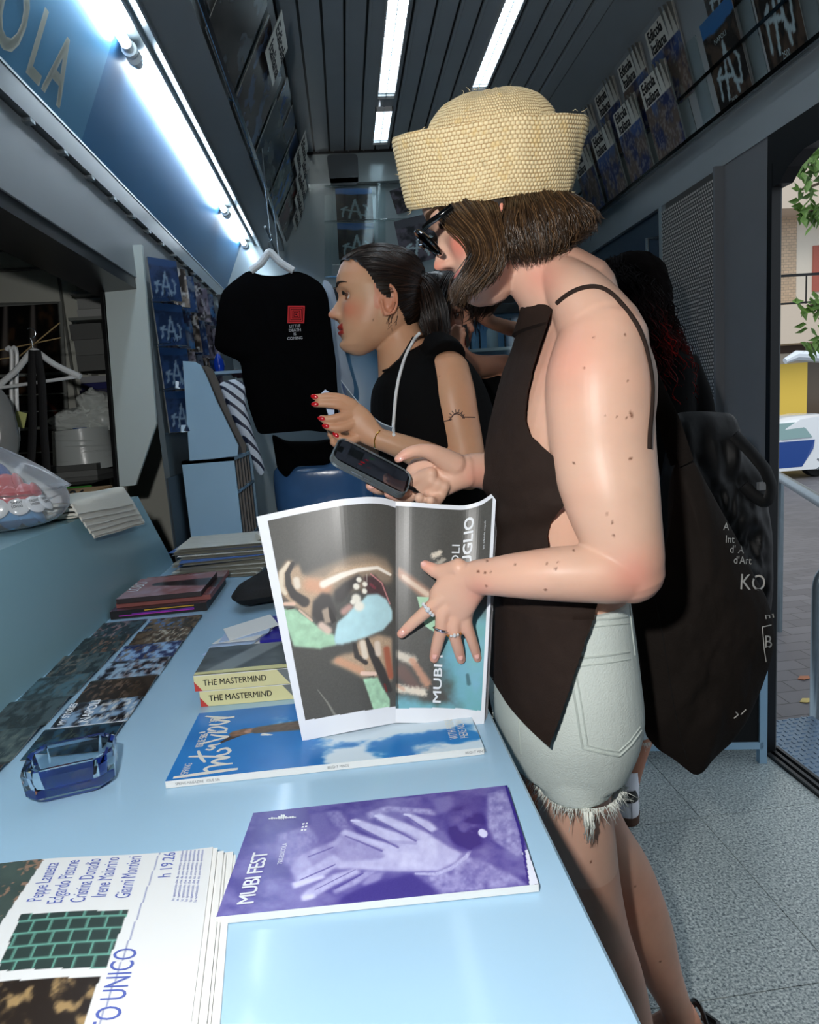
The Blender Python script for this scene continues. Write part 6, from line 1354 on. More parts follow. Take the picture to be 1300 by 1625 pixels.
TOR = [(462, 885, 60, .06), (485, 907, 74, .095), (520, 923, 88, .135), (560, 924, 102, .155), (600, 923, 116, .158), (650, 917, 122, .150), (700, 908, 122, .140), (760, 898, 114, .126), (820, 894, 105, .120), (880, 893, 103, .118), (950, 890, 104, .126), (1040, 893, 112, .142), (1100, 899, 110, .142), (1140, 898, 94, .128), (1170, 894, 76, .11)]
Tt = catm([(c, y, .95, h, b) for y, c, h, b in TOR], 6)
FT = [fit_sec(q[1], q[0]-q[3], q[0]+q[3], q[2], q[4]) for q in Tt]; C_ = HB([f_[0] for f_ in FT]); a_ = HB([f_[1] for f_ in FT])
sections(mb, C_, np.tile(HB([1., 0, 0]), (len(C_), 1)), np.tile(HB([0, 1., 0]), (len(C_), 1)), a_, Tt[:, 4], 48, 2.2)
# shoulders and arms (near arm rests on the booklet, far arm holds the phone)
limb(mb, [(888, 440, .93, 36, .045), (925, 482, .89, 52, .055), (952, 530, .855, 66, .060)])
limb(mb, [(848, 474, .98, 26, .04), (862, 522, 1.03, 32, .045), (872, 565, 1.07, 38, .05)])
limb(mb, [(955, 548, .845, 72, .060), (950, 600, .83, 82, .060), (952, 660, .822, 83, .058), (957, 720, .815, 81, .055), (968, 780, .80, 76, .051), (983, 840, .79, 66, .047), (995, 885, .785, 58, .044), (1000, 905, .785, 53, .042)], k=28)
limb(mb, [(1000, 902, .785, 52, .042), (968, 908, .785, 50, .042), (940, 910, .788, 47, .041), (880, 911, .80, 43, .038), (820, 913, .818, 36, .030), (780, 915, .835, 30, .024), (757, 916, .848, 28, .019)], k=26)
limb(mb, [(757, 916, .850, 28, .019), (742, 928, .858, 33, .017), (726, 943, .866, 38, .015), (714, 958, .872, 38, .013), (708, 966, .875, 33, .011)], ex=2.4)
near = [[(728, 902, .862, 17, .013), (712, 905, .872, 13.5, .010), (695, 907, .884, 12, .0095), (684, 902, .889, 10.5, .0085), (675, 897, .892, 8.5, .0072)],
        [(712, 942, .868, 13, .010), (694, 955, .872, 12, .010), (672, 974, .878, 10.5, .0085), (655, 989, .884, 9.5, .0078), (637, 1006, .889, 7.5, .0065)],
        [(717, 955, .868, 13, .010), (704, 972, .870, 12.5, .010), (700, 998, .873, 10.5, .0085), (694, 1022, .880, 9.8, .0078), (689, 1045, .887, 8, .0066)],
        [(731, 960, .868, 13, .010), (724, 980, .868, 12, .010), (721, 1005, .870, 10, .0083), (727, 1028, .877, 9.2, .0076), (732, 1047, .885, 7.5, .0064)],
        [(744, 958, .866, 12, .010), (739, 985, .868, 11, .009), (747, 1010, .872, 9, .0075), (753, 1028, .878, 8.3, .007), (758, 1045, .884, 7, .006)]]
for ch in near: limb(mb, ch, k=14, per=4)
limb(mb, [(884, 560, 1.07, 40, .045), (872, 640, 1.10, 38, .042), (858, 720, 1.11, 37, .040), (850, 765, 1.10, 36, .038)])
limb(mb, [(852, 765, 1.10, 37, .038), (805, 757, 1.06, 34, .034), (765, 747, 1.035, 29, .027), (738, 748, 1.02, 27, .020)])
limb(mb, [(738, 748, 1.02, 27, .021), (722, 750, 1.02, 30, .022), (705, 752, 1.02, 36, .020), (690, 753, 1.022, 38, .017), (674, 752, 1.024, 32, .014), (656, 746, 1.028, 20, .011)], ex=2.5)
phn = [[(722, 738, 1.01, 20, .018), (706, 729, 1.003, 18, .015), (690, 720, .995, 14.5, .012), (674, 715.5, .988, 11.5, .0100), (658, 716, .984, 10, .0090), (644, 721, .982, 9, .0082), (632, 728.5, .982, 6.5, .006)],
       [(684, 752, 1.0, 12, .010), (650, 764, 1.022, 11, .010), (618, 775, 1.02, 10, .009), (600, 776, .995, 9.5, .0085), (588, 771, .985, 8, .0075)],
       [(684, 762, 1.0, 12, .010), (662, 780, 1.02, 11, .010), (644, 790, 1.01, 10.5, .009), (630, 788, .990, 9.5, .0085), (617, 783, .98, 8, .0075)],
       [(694, 768, 1.0, 12, .010), (684, 786, 1.005, 10.5, .009), (674, 795, .99, 10, .0085), (665, 790, .975, 8.5, .0075)],
       [(704, 772, 1.0, 11, .010), (698, 788, 1.0, 9.5, .009), (690, 797, .985, 9, .008), (683, 794, .972, 8, .007)]]
for ch in phn: limb(mb, ch, k=14, per=4)
# legs: weight on the far leg, near leg slightly ahead
limb(mb, [(900, 1140, .90, 62, .070), (904, 1220, .895, 55, .068), (916, 1310, .90, 57, .070), (930, 1400, .91, 53, .064), (952, 1480, .93, 46, .058), (978, 1550, .945, 42, .055), (1000, 1640, .96, 38, .052), (1022, 1740, .97, 30, .042), (1034, 1830, .975, 22, .032), (1040, 1885, .975, 22, .034)], k=26)
limb(mb, [(904, 1140, 1.03, 60, .070), (912, 1230, 1.04, 48, .064), (944, 1320, 1.06, 50, .066), (985, 1380, 1.08, 46, .060), (1008, 1430, 1.09, 44, .056), (1028, 1480, 1.10, 40, .052), (1048, 1540, 1.11, 32, .042), (1072, 1595, 1.12, 24, .030), (1085, 1640, 1.125, 24, .034)], k=26)
for (x, y, Y) in ((1040, 1885, .975), (1085, 1640, 1.125)):
    c = aY(x, y, Y); c[2] = .035; mb.tube([c+(.03, 0, .02), c+(-.02, 0, .008), c+(-.10, -.015, -.005), c+(-.15, -.02, -.012)], [.030, .034, .032, .018], 14)
SK1 = (.86, .69, .60)
moles = [(1001, 655, 2.2), (1003, 660, 2.6), (992, 531, 2.2), (942, 536, 1.5), (927, 584, 1.3), (996, 605, 1.4), (994, 664, 1.5), (979, 662, 1.2), (1001, 728, 2.6), (911, 735, 1.6), (960, 660, 1.0), (963, 816, 1.5), (972, 829, 2), (974, 850, 2), (882, 903, 2.2), (866, 936, 2.0), (759, 907, 2), (770, 909, 2), (773, 890, 1.8), (772, 930, 1.8), (779, 908, 1.4), (817, 896, 1.3), (803, 950, 1.7), (886, 892, 1.3), (868, 894, 1.2), (911, 873, 1.6), (938, 1368, 1.6), (1008, 1407, 1.2), (1048, 1526, 1.2), (700, 405, 1.2)]
def ex1(V, C):
    Dv = V-EYE; px = 650+FPX*(Dv @ CR)/(Dv @ CF); py = 812.5-FPX*(Dv @ CU)/(Dv @ CF)
    for x, y, r in moles:
        d = np.hypot(px-x, py-y); C = mixc(C, (.36, .20, .13), sst(r+1.0, r*.5, d)*.85)
    g = lambda cx, cy, r: np.exp(-((px-cx)**2+(py-cy)**2)/r**2)
    C = mixc(C, (.86, .50, .44), np.clip(.45*g(1010, 915, 40)+.40*g(860, 440, 32)+.25*g(905, 570, 60)+.35*g(760, 940, 22)+.35*g(755, 755, 22), 0, .6))
    for x, y in ((638, 1006), (689, 1045), (732, 1047), (758, 1045), (676, 896), (590, 771), (619, 784), (638, 727)): C = mixc(C, (.88, .58, .52), .5*g(x, y, 12))
    leg = V[:, 2] < .62; C[leg] = C[leg]*HB([.95, .90, .88]); return C  # legs slightly darker: shade beside the table put into the skin colour
body1, V1 = bake('body', mb, .0024, [SKIN], W1, 3, lambda V: skincol(V, SK1, H1, lips=(.80, .48, .46), blush=.75, extra=ex1))
B1 = bvh_of(body1)
eyes(H1, W1, brow=(70, 50, 34), lid=(206, 150, 128))
# nails
NAIL = mat('bare_nail', (232, 178, 166), .15, coat=.6)
for k, (x, y, dx_, dy_) in enumerate(((673, 895, -8, -3), (639, 1004, -6, 5), (690, 1041, -2, 8), (731, 1043, 2, 8), (757, 1041, 2, 7), (637, 728, -6, 4), (590, 772, -5, 0))):
    p = hit(B1, x, y, .0, .95); q = hit(B1, x+dx_*.2, y+dy_*.2, 0, .95); n_ = EYE-p; n_ /= np.linalg.norm(n_); t = ray(x+dx_, y+dy_)-ray(x, y); t /= np.linalg.norm(t); s_ = np.cross(n_, t); R3 = np.stack([t, s_, n_], 1)
    MB().ball(p, [.0050, .0036, .0012], k=14, q=8, rot=R3).build('fingernail', [NAIL], body1)

# straw hat with turned-up brim
HATM = bpy.data.materials.new('woven_raffia'); HATM.use_nodes = True; n = HATM.node_tree.nodes; L = HATM.node_tree.links; p_ = n['Principled BSDF']; p_.inputs['Roughness'].default_value = .75
at = n.new('ShaderNodeAttribute'); at.attribute_name = 'Col'; L.new(at.outputs['Color'], p_.inputs['Base Color'])
hx = thing('straw_hat', 'pale woven straw hat with deep turned up brim worn by the front woman', 'hat', aY(770, 260, HY))
# the crown axis leans a little forward
hc = HB([.229, .965, 1.648]); hu = HB([-.055, -.26, 1.0]); hu /= np.linalg.norm(hu); ha = HB([1., 0, .055]); ha -= hu*(ha @ hu); ha /= np.linalg.norm(ha); hb = np.cross(hu, ha)
def hat_surf(prof, NU, mb, seed, pitch=.0049):
    """prof: list of (rx, ry, z, cx); stitched surface with real relief"""
    P = HB(prof); t = np.linspace(0, len(P)-1, 400); Q = np.stack([np.interp(t, range(len(P)), P[:, j]) for j in range(4)], -1)
    for _ in range(300): Q[1:-1] = (Q[:-2]+2*Q[1:-1]+Q[2:])/4
    d = np.r_[0, np.cumsum(np.hypot(np.diff(Q[:, 0]), np.diff(Q[:, 2])))]; NV = int(d[-1]/pitch*6)+1; dn = np.linspace(0, d[-1], NV); Q = np.stack([np.interp(dn, d, Q[:, j]) for j in range(4)], -1)
    ph = np.linspace(0, 2*math.pi, NU, endpoint=False); PH, D_ = np.meshgrid(ph, dn)
    row = D_/pitch+.25*(vnoise(PH*5, D_*20, seed, 2)-.5); stn = round(2*math.pi*.120/.0056); sc_ = PH*stn/(2*math.pi)+.25*(vnoise(PH*4, D_*60, seed+7, 2)-.5)
    kn = np.abs(np.sin(math.pi*row))**.6*np.abs(np.sin(math.pi*sc_+.5*math.pi*(np.floor(row) % 2)))**.6; wv = vnoise(np.cos(PH)*3+7, D_*16+np.sin(PH)*2, seed, 3)-.5; fz_ = vnoise(PH*60, D_*500, seed+2, 2)
    rad = .0016*(kn-.5)+.007*wv; rx = Q[:, 0][:, None]+rad; ry = Q[:, 1][:, None]+rad; zz = Q[:, 2][:, None]+.008*(vnoise(np.cos(PH)*2+3, np.sin(PH)*2+5, seed+3, 3)-.5)
    G = hc+(Q[:, 3][:, None, None]+rx[..., None]*np.cos(PH)[..., None])*ha+ry[..., None]*np.sin(PH)[..., None]*hb+zz[..., None]*hu
    col = mixc((.60, .47, .29), (.90, .83, .66), sst(.10, .55, kn)); col = mixc(col, (.84, .72, .48), .5*sst(.62, .80, vnoise(PH*9, D_*60, seed+4, 4))); col = col*(.93+.12*fz_)[..., None]
    mb.grid(G, 0, lin(np.clip(col, 0, 1)), closeu=True)
mb = MB(); hat_surf([(.001, .001, .088, .006), (.040, .036, .086, .006), (.066, .060, .076, .006), (.086, .078, .055, .004), (.095, .085, .030, .002), (.098, .087, -.005, 0), (.099, .087, -.040, -.002)], 1000, mb, 5); mb.build('crown', [HATM], hx, sharp=180)
mb = MB(); hat_surf([(.100, .088, -.030, -.002), (.106, .094, -.044, -.002), (.112, .098, -.047, -.002), (.118, .101, -.040, -.002), (.123, .103, -.015, .0), (.129, .105, .015, .001), (.134, .108, .036, .002), (.134, .108, .045, .002), (.129, .104, .043, .002), (.122, .099, .022, .001), (.112, .093, -.008, .0), (.104, .089, -.030, -.001)], 1000, mb, 15); mb.build('brim', [HATM], hx, sharp=180)
# stray raffia fibres
rg = np.random.default_rng(4); mb = MB()
for i in range(70):
    a = rg.random()*6.28; z = rg.choice([.045, -.046, .0, .088]); r = {.045: .132, -.046: .114, .0: .125, .088: .03}[float(z)]
    b = hc+ha*r*math.cos(a)+hb*(r*.9)*math.sin(a)+hu*z; e = b+rg.normal(0, .004, 3)+(ha*math.cos(a)+hb*math.sin(a))*.005; mb.tube([b, (b+e)/2+rg.normal(0, .001, 3), e], [.0004, .0003, .0001], 3)
mb.build('stray_fibres', [mat('raffia_fibre', (226, 206, 160), .7)], hx)

# bob hair
mb = MB(); colsB = ((44, 31, 20), (104, 77, 50))
def GY(L): return ptsY(L)
F = [[(694, 322, .93), (704, 345, .905), (735, 372, .880), (752, 396, .874), (742, 420, .872), (722, 450, .876), (716, 475, .885)],
     [(712, 318, .905), (730, 340, .880), (762, 375, .868), (770, 405, .866), (755, 432, .868), (735, 458, .872), (722, 486, .88)],
     [(740, 315, .89), (758, 338, .872), (780, 372, .862), (786, 408, .860), (772, 438, .864), (742, 462, .870), (744, 484, .878)],
     [(770, 314, .89), (782, 336, .872), (790, 368, .862), (795, 405, .860), (788, 426, .866), (778, 444, .870), (764, 456, .876)],
     [(788, 318, .89), (795, 345, .875), (799, 372, .868), (800, 400, .866), (797, 418, .870), (792, 434, .874), (784, 444, .88)]]
F = [GY(q) for q in F]
for s_, dj, n_ in ((1, .006, 1100), (2, .028, 700)): strands(mb, F, n_, .00085, spread=.0026, seed=s_, wav=.0022, wl=11, dj=dj, cols=colsB, endj=.34)
Bk = [[(802, 312, .89), (802, 335, .872), (801, 360, .868), (803, 388, .868), (806, 412, .874)],
      [(815, 306, .885), (818, 332, .864), (820, 362, .860), (826, 392, .862), (838, 416, .872)],
      [(838, 302, .885), (846, 326, .866), (856, 356, .862), (862, 388, .864), (858, 414, .874)],
      [(862, 300, .89), (874, 320, .874), (888, 346, .870), (893, 376, .874), (882, 404, .884)],
      [(884, 300, .905), (898, 316, .892), (912, 338, .888), (920, 362, .890), (912, 388, .90)],
      [(898, 302, .93), (912, 314, .918), (926, 330, .912), (940, 345, .912), (944, 368, .915)],
      [(902, 304, .96), (918, 314, .955), (934, 326, .95), (948, 338, .95), (956, 350, .95)]]
Bk = [GY(q) for q in Bk]
for s_, dj, n_ in ((3, .006, 1400), (4, .04, 1300)): strands(mb, Bk, n_, .00085, spread=.0030, seed=s_, wav=.0026, wl=11, dj=dj, cols=colsB, endj=.30)
# ends flicking out at the nape and behind the chin
Fk = [GY(q) for q in ([(905, 330, .90), (920, 350, .895), (932, 362, .895), (946, 364, .90), (954, 352, .905)], [(890, 360, .90), (905, 372, .895), (918, 376, .895), (930, 372, .90), (938, 366, .905)], [(850, 392, .90), (865, 402, .89), (880, 402, .885), (896, 394, .89), (904, 385, .90)])]
strands(mb, Fk, 260, .0008, spread=.003, seed=9, dj=.05, cols=colsB, endj=.3)
Ch = [GY(q) for q in ([(716, 440, .99), (716, 462, .985), (722, 480, .985), (740, 484, .99), (750, 474, .995)], [(745, 440, 1.01), (752, 465, 1.01), (756, 488, 1.01), (752, 502, 1.01), (742, 508, 1.01)], [(780, 440, 1.03), (786, 462, 1.03), (790, 480, 1.03), (782, 494, 1.03), (772, 498, 1.03)], [(806, 440, 1.03), (806, 455, 1.03), (804, 466, 1.03), (796, 472, 1.03), (786, 476, 1.03)])]
strands(mb, Ch, 420, .0009, spread=.003, seed=11, dj=.02, cols=((34, 22, 16), (70, 48, 34)), endj=.3)
# dark under-layer so that the scalp never shows
Gc = H1.w(head_local(60, 90, grow=.004)); Lc = head_local(60, 90); msk = (Lc[..., 0] < .030+.3*(Lc[..., 2]-.02)) & (Lc[..., 2] > -.035-.4*(Lc[..., 0]+.02)) | (Lc[..., 2] > .055)
Fc = []; k_ = 90
for i in range(59):
    for j in range(90):
        q = ((i, j), (i, (j+1) % 90), (i+1, (j+1) % 90), (i+1, j))
        if all(msk[a] for a in q): Fc.append([a*k_+b for a, b in q])
mb.add(Gc.reshape(-1, 3), Fc, 0, lin((34/255, 24/255, 17/255)))
mb.build('bob_hair', [HAIR], W1, sharp=180)

# sunglasses
SG = mat('black_acetate', (8, 8, 9), .06, coat=1.0); SL = mat('dark_lens', (8, 8, 9), .6, spec=.0)
H0 = H1; fg = HB([-.86, .20, -.50]); tmp_ = Head((0, 0, 0), fg, up=(-.45, 0, .9)); H1 = Head(aY(677, 363, HY-.061)-tmp_.w(HB([.097, .061*np.sign(-tmp_.s[1]), .006])), fg, up=(-.45, 0, .9)); sg = thing('sunglasses', 'glossy black sunglasses worn low on the nose by the front woman', 'sunglasses', H1.w(HB([.09, 0, 0])))
for e in (1, -1):
    ph = np.linspace(0, 2*math.pi, 33); rr = np.stack([.103+.004*np.sin(ph), e*(.034+.026*np.cos(ph)*(1+.06*np.sin(ph))), -.006+.021*np.sin(ph)], -1); rr[:, 0] -= .07*np.abs(rr[:, 1]); rr[:, 0] += .003; rr[:, 0] += .10*(rr[:, 2]+.004)
    mb = MB(); mb.tube(H1.w(rr[:-1].tolist()+[rr[0].tolist()]), .0028, 10, cap=False); mb.build('rim', [SG], sg)
    mb = MB(); c = rr[:-1].mean(0); mb.add(np.vstack([H1.w(rr[:-1]), H1.w(c+HB([.003, 0, 0]))[None] if H1.w(c+HB([.003, 0, 0])).ndim == 1 else H1.w(c+HB([.003, 0, 0]))]), [(i, (i+1) % 32, 32) for i in range(32)]); mb.build('lens', [SL], sg)
    tp = HB([[.100, e*.061, .008], [.090, e*.070, .008], [.074, e*.0745, .007], [.056, e*.0755, .007]]); mb = MB(); mb.tube(H1.w(catm(tp, 5)), .0042, 10, flat=.5, up=H1.s); mb.build('temple', [SG], sg)
MB().tube(H1.w(HB([[.110, .010, -.001], [.113, 0, .002], [.110, -.010, -.001]])), .0026, 10).build('bridge', [SG], sg)
H1 = H0; e_ = hit(B1, 797, 356, .003, .88); MB().ball(e_, .0022).build('earring', [mat('gold', (212, 170, 90), .2, .9)], body1)

# brown halter top: one front panel wrapping the torso, open at the side
TOPM = mat('dark_brown_linen', (44, 33, 28), .8, var=.08, vscale=60, bump=.25, bscale=500, spec=.2)
FS = HB([(478, 832, 885), (495, 829, 880), (510, 826, 873), (540, 816, 862), (580, 802, 848), (620, 791, 838), (655, 782, 834), (680, 777, 842), (697, 775, 862), (715, 773, 884), (732, 772, 900), (748, 772, 905), (765, 776, 903), (785, 781, 888), (805, 784, 873), (825, 783, 868), (842, 781, 871), (855, 780, 885), (868, 779, 925), (885, 778, 958), (920, 778, 945), (950, 778, 931), (1000, 777, 908), (1050, 776, 886), (1098, 776, 866)])
yy = np.linspace(478, 1098, 170); mb = MB(); NU = 90; Gf = []; Gi = []
for y in yy:
    xl = np.interp(y, FS[:, 0], FS[:, 1]); xr = np.interp(y, FS[:, 0], FS[:, 2])
    cx = np.interp(y, [t[0] for t in TOR], [t[1] for t in TOR]); b = np.interp(y, [t[0] for t in TOR], [t[3] for t in TOR])+.010; cx = max(cx, (xl+xr)/2+2) if y < 520 else cx
    if y < 520: b = .045+.11*(y-478)/42
    if y > 930: b = np.interp(y, [t[0] for t in TS], [t[3] for t in TS])+.012
    if y < 520: c = aY(cx, y, .95); hw = (cx-xl)*dep(c)/FPX
    else:
        xb_ = np.interp(y, [t[0] for t in TOR], [t[1]+t[2] for t in TOR])+3; c, hw = fit_sec(y, xl, max(xb_, xr+4), .95, b)
    # near-side points appear shifted by perspective, so solve the edge angle on the real surface
    phs = np.linspace(.05, math.pi-.2, 300); ptsn = HB([c+HB([-hw*math.cos(t), -b*math.sin(t), 0]) for t in phs]); D = ptsn-EYE; px = 650+FPX*(D @ CR)/(D @ CF); ok = np.where(px >= xr)[0]; fn = phs[ok[0]] if len(ok) else math.pi*.9
    u = np.linspace(-1, 1, NU); ang = u*fn; hem = np.clip((y-1058)/40, 0, 1); lo = hem
    ang = np.where(u > 0, lo*fn+(1-lo)*u*fn if hem > 0 else ang, -(lo*fn+(1-lo)*(-u)*fn) if hem > 0 else ang)
    fold = .004+.005*np.sin((y*.11)+ang*3.2)*math.exp(-((y-800)/60)**2)+.005*vnoise(ang*5+9, np.full(NU, y*.035), 4, 3)+.006*math.exp(-((y-770)/16)**2)
    flare = .020*np.clip((y-960)/140, 0, 1)
    rx = hw+np.maximum(fold, 0)*.6; ry = b+np.maximum(fold, 0)+flare
    P = np.stack([c[0]-rx*np.cos(ang), c[1]-ry*np.sin(ang), np.full(NU, c[2])], -1); Gf.append(P); P2 = P.copy(); P2[:, 0] += .0022*np.cos(ang); P2[:, 1] += .0022*np.sin(ang); Gi.append(P2)
# the two halves meet under the chest: keep near side (u>0) continuous
Gf = HB(Gf); Gi = HB(Gi); mb.grid(Gf); mb.grid(Gi, flip=True); ring = np.concatenate([np.stack([Gf[:, -1], Gi[:, -1]], 1)]); mb.grid(ring); mb.grid(np.stack([Gf[0], Gi[0]], 1)); mb.grid(np.stack([Gf[-1], Gi[-1]], 1)); mb.grid(np.stack([Gf[:, 0], Gi[:, 0]], 1))
top = mb.build('halter_top', [TOPM], W1, sharp=70)
mb = MB()
st = drape(B1, [(884, 481), (900, 467), (920, 457), (945, 453), (965, 460), (983, 477), (1000, 498), (1012, 516), (1024, 545), (1032, 580), (1036, 610), (1035, 650), (1031, 690), (1031, 712)], .0022, .93, 60)
for _ in range(4): st[1:-1] = (st[:-2]+2*st[1:-1]+st[2:])/4
mb.tube(st, .0030, 10); mb.build('shoulder_strap', [TOPM], top)
for pts in ([(996, 948, .90), (996, 985, .90), (1001, 1030, .90), (1008, 1070, .90), (1011, 1088, .90)], [(1001, 948, .91), (1004, 985, .91), (1010, 1020, .91), (1014, 1050, .91), (1015, 1062, .91)]): MB().tube(catm(GY(pts), 5), .0036, 8, flat=.5).build('tie_end', [TOPM], top)

# frayed white denim shorts
DEN = mat('white_denim', (218, 228, 222), .8, var=.04, vscale=14, bump=.35, bscale=420, spec=.2)
mb = MB(); TS = [(938, 890, 107, .135), (1000, 892, 115, .146), (1060, 895, 120, .156), (1110, 899, 121, .158), (1150, 900, 113, .150), (1188, 898, 98, .138)]
Tt = catm([(c, y, .95, h, b) for y, c, h, b in TS], 6); FT = [fit_sec(q[1], q[0]-q[3], q[0]+q[3], q[2], q[4]) for q in Tt]; C_ = HB([f_[0] for f_ in FT]); a_ = HB([f_[1] for f_ in FT])
sections(mb, C_, np.tile(HB([1., 0, 0]), (len(C_), 1)), np.tile(HB([0, 1., 0]), (len(C_), 1)), a_, Tt[:, 4], 48, 2.2)
limb(mb, [(900, 1110, .895, 84, .088), (906, 1160, .892, 82, .088), (911, 1200, .890, 72, .084), (914, 1234, .890, 61, .080)], k=30, round_=False); limb(mb, [(904, 1110, 1.03, 88, .085), (912, 1170, 1.04, 76, .085), (920, 1215, 1.05, 62, .08)], k=30, round_=False)
sh, Vs = bake('shorts', mb, .004, [DEN], W1, 3); Bs = bvh_of(sh)
mb = MB(); SEAM = mat('denim_seam', (198, 208, 202), .85)
for pts, w_ in (([(902, 1048), (930, 1044), (965, 1040), (999, 1034)], .0016), ([(902, 1060), (930, 1056), (965, 1052), (1000, 1046)], .0012), ([(902, 1048), (908, 1085), (914, 1120), (920, 1160), (925, 1188)], .0016), ([(913, 1058), (918, 1090), (924, 1125), (929, 1160), (933, 1183)], .0012), ([(925, 1188), (955, 1195), (983, 1200), (1002, 1182), (1018, 1160)], .0016), ([(930, 1182), (957, 1189), (982, 1193), (1000, 1176), (1016, 1154)], .0012),
                ([(908, 985), (940, 984), (970, 982), (996, 978)], .0016), ([(905, 998), (940, 995), (970, 992), (998, 989)], .0012), ([(822, 1085), (822, 1120), (824, 1160), (826, 1196)], .0014), ([(999, 960), (1003, 1000), (1008, 1040)], .0012)):
    q = drape(Bs, pts, .0004, .9, 40); mb.tube(q, w_, 6)
mb.build('seams', [SEAM], sh)
fr = MB(); rg = np.random.default_rng(8)
V = Vs; cN = aY(914, 1236, .890)
ra, rb = 64*dep(cN)/FPX, .081
for i in range(620):
    a = rg.random()*2*math.pi; b = cN+HB([ra*math.cos(a)*1.0, -rb*math.sin(a), .004]); L_ = .006+.012*rg.random(); d = HB([math.cos(a)*.35, -math.sin(a)*.35, -1])+rg.normal(0, .35, 3); fr.tube([b, b+d*L_*.5, b+d*L_+rg.normal(0, .002, 3)], [.0007, .0006, .0002], 3)
for i in range(26):
    x = 926+14*rg.random(); b = hit(Bs, x, 1288, .001, .80); b = b if b is not None else aY(x, 1282, .80); L_ = .020+.028*rg.random(); fr.tube([b, b+HB([.001, -.001, -L_*.5])+rg.normal(0, .0012, 3), b+HB([.004*rg.normal(), 0, -L_])], [.0010, .0009, .0003], 3)
for i in range(60):
    b = aY(968+22*rg.random(), 1262-22*rg.random()+10*rg.random(), .86); fr.tube([b, b+rg.normal(0, .006, 3)+HB([.003, 0, -.004]), b+rg.normal(0, .008, 3)+HB([.006, 0, -.006])], [.0007, .0006, .0002], 3)
for i in range(50):
    b = hit(Bs, 781+3*rg.random(), 1075+90*rg.random(), .001, .9); b = aY(782, 1100, .9) if b is None else b; fr.tube([b, b+rg.normal(0, .002, 3)], [.0006, .0003], 3)
fr.build('frayed_hem', [mat('white_thread', (232, 236, 228), .8)], sh, sharp=180)
# shoes
for (x, y, Y, lab) in ((1085, 1640, 1.125, 'farther'), (1040, 1885, .975, 'nearer')):
    c = aY(x, y, Y); s_ = thing('shoe', 'black slip on shoe on the %s foot of the front woman' % lab, 'shoe', (c[0], c[1], 0))
    mb = MB(); ph = np.linspace(0, 2*math.pi, 40, endpoint=False); o_ = np.stack([c[0]-.055+.125*np.cos(ph), c[1]-.01+.042*np.sin(ph)*(1+.15*np.cos(ph))], -1)
    mb.prism([(a, b, .0005) for a, b in o_], (0, 0, .016)); mb.build('sole', [BLACKP], s_)
    mb = MB(); t = np.linspace(0, math.pi, 14); mb.tube(np.stack([c[0]+.035+.0*t, c[1]+.038*np.cos(t), .018+.062*np.sin(t)], -1), .008, 8, flat=.5); mb.tube(np.stack([c[0]-.10+.0*t, c[1]-.01+.045*np.cos(t), .014+.045*np.sin(t)], -1), .014, 8, flat=.4)
    mb.tube([(c[0]+.062, c[1]-.03, .02), (c[0]+.070, c[1], .03), (c[0]+.062, c[1]+.03, .02)], .011, 8); mb.build('upper', [mat('black_leather', (18, 14, 14), .3, coat=.3)], s_)

# rings on the near hand
SIL = mat('silver_ring', (206, 206, 210), .15, 1.0); GLD = MATS['gold']
def ring(x, y, ax, ay, r, w, m, lab, stones=0, Yh=.872):
    c = aY(x, y, Yh); t = ray(x+ax, y+ay)-ray(x, y); t /= np.linalg.norm(t); n_ = EYE-c; n_ /= np.linalg.norm(n_); s_ = np.cross(n_, t); s_ /= np.linalg.norm(s_); n_ = np.cross(t, s_); ph = np.linspace(0, 2*math.pi, 25)
    P = HB([c+s_*r*math.cos(a)+n_*r*math.sin(a) for a in ph]); rr = thing('ring', lab, 'ring', c); MB().tube(P, w, 8, cap=False).build('band', [m], rr)
    mb = MB()
    for k in range(stones): a = math.pi/2+(k-(stones-1)/2)*.45; mb.ball(c+(s_*math.cos(a)+n_*math.sin(a))*(r+w), w*1.25 if k != stones//2 else w*1.8, k=8, q=6)
    if stones: mb.build('stone', [mat('clear_stone', (230, 236, 240), .05, .3)], rr)
ring(680, 967, -.7, .6, .0100, .0022, SIL, 'chunky silver ring with stones on the index finger', 5, .874)
ring(699, 998, -.2, 1, .0098, .0012, SIL, 'slim dark bar ring on the middle finger', 0, .873)
ring(701, 1001, -.2, 1, .0098, .0010, SIL, 'second slim band just below the bar ring', 0, .873)
ring(721, 1006, .2, 1, .0096, .0016, GLD, 'gold ring with small stones on the ring finger', 3, .871)

# phone held over the booklet
pc = [aY(526, 726, .955), aY(643, 786, .958), aY(680, 758, 1.005), aY(561, 704, 1.0)]
P0, P1, P3 = pc[0], pc[1], pc[3]; ex_ = P1-P0; lx = np.linalg.norm(ex_); ex_ /= lx; ey_ = P3-P0; ey_ -= ex_*(ey_ @ ex_); ly = np.linalg.norm(ey_); ey_ /= ly; ez_ = np.cross(ex_, ey_); ez_ = ez_ if ez_[2] > 0 else -ez_
def rr_out(x0, x1, y0, y1, r, n_=8):
    o = []
    for cx, cy, a0 in ((x1-r, y1-r, 0), (x0+r, y1-r, 90), (x0+r, y0+r, 180), (x1-r, y0+r, 270)):
        for t in np.linspace(0, 90, n_): a = math.radians(a0+t); o.append((cx+r*math.cos(a), cy+r*math.sin(a)))
    return o
def pl(o, z): return HB([P0+ex_*a+ey_*b+ez_*z for a, b in o])
ph1 = thing('smartphone', 'dark smartphone in a clear case held in the far hand over the booklet', 'phone', P0)
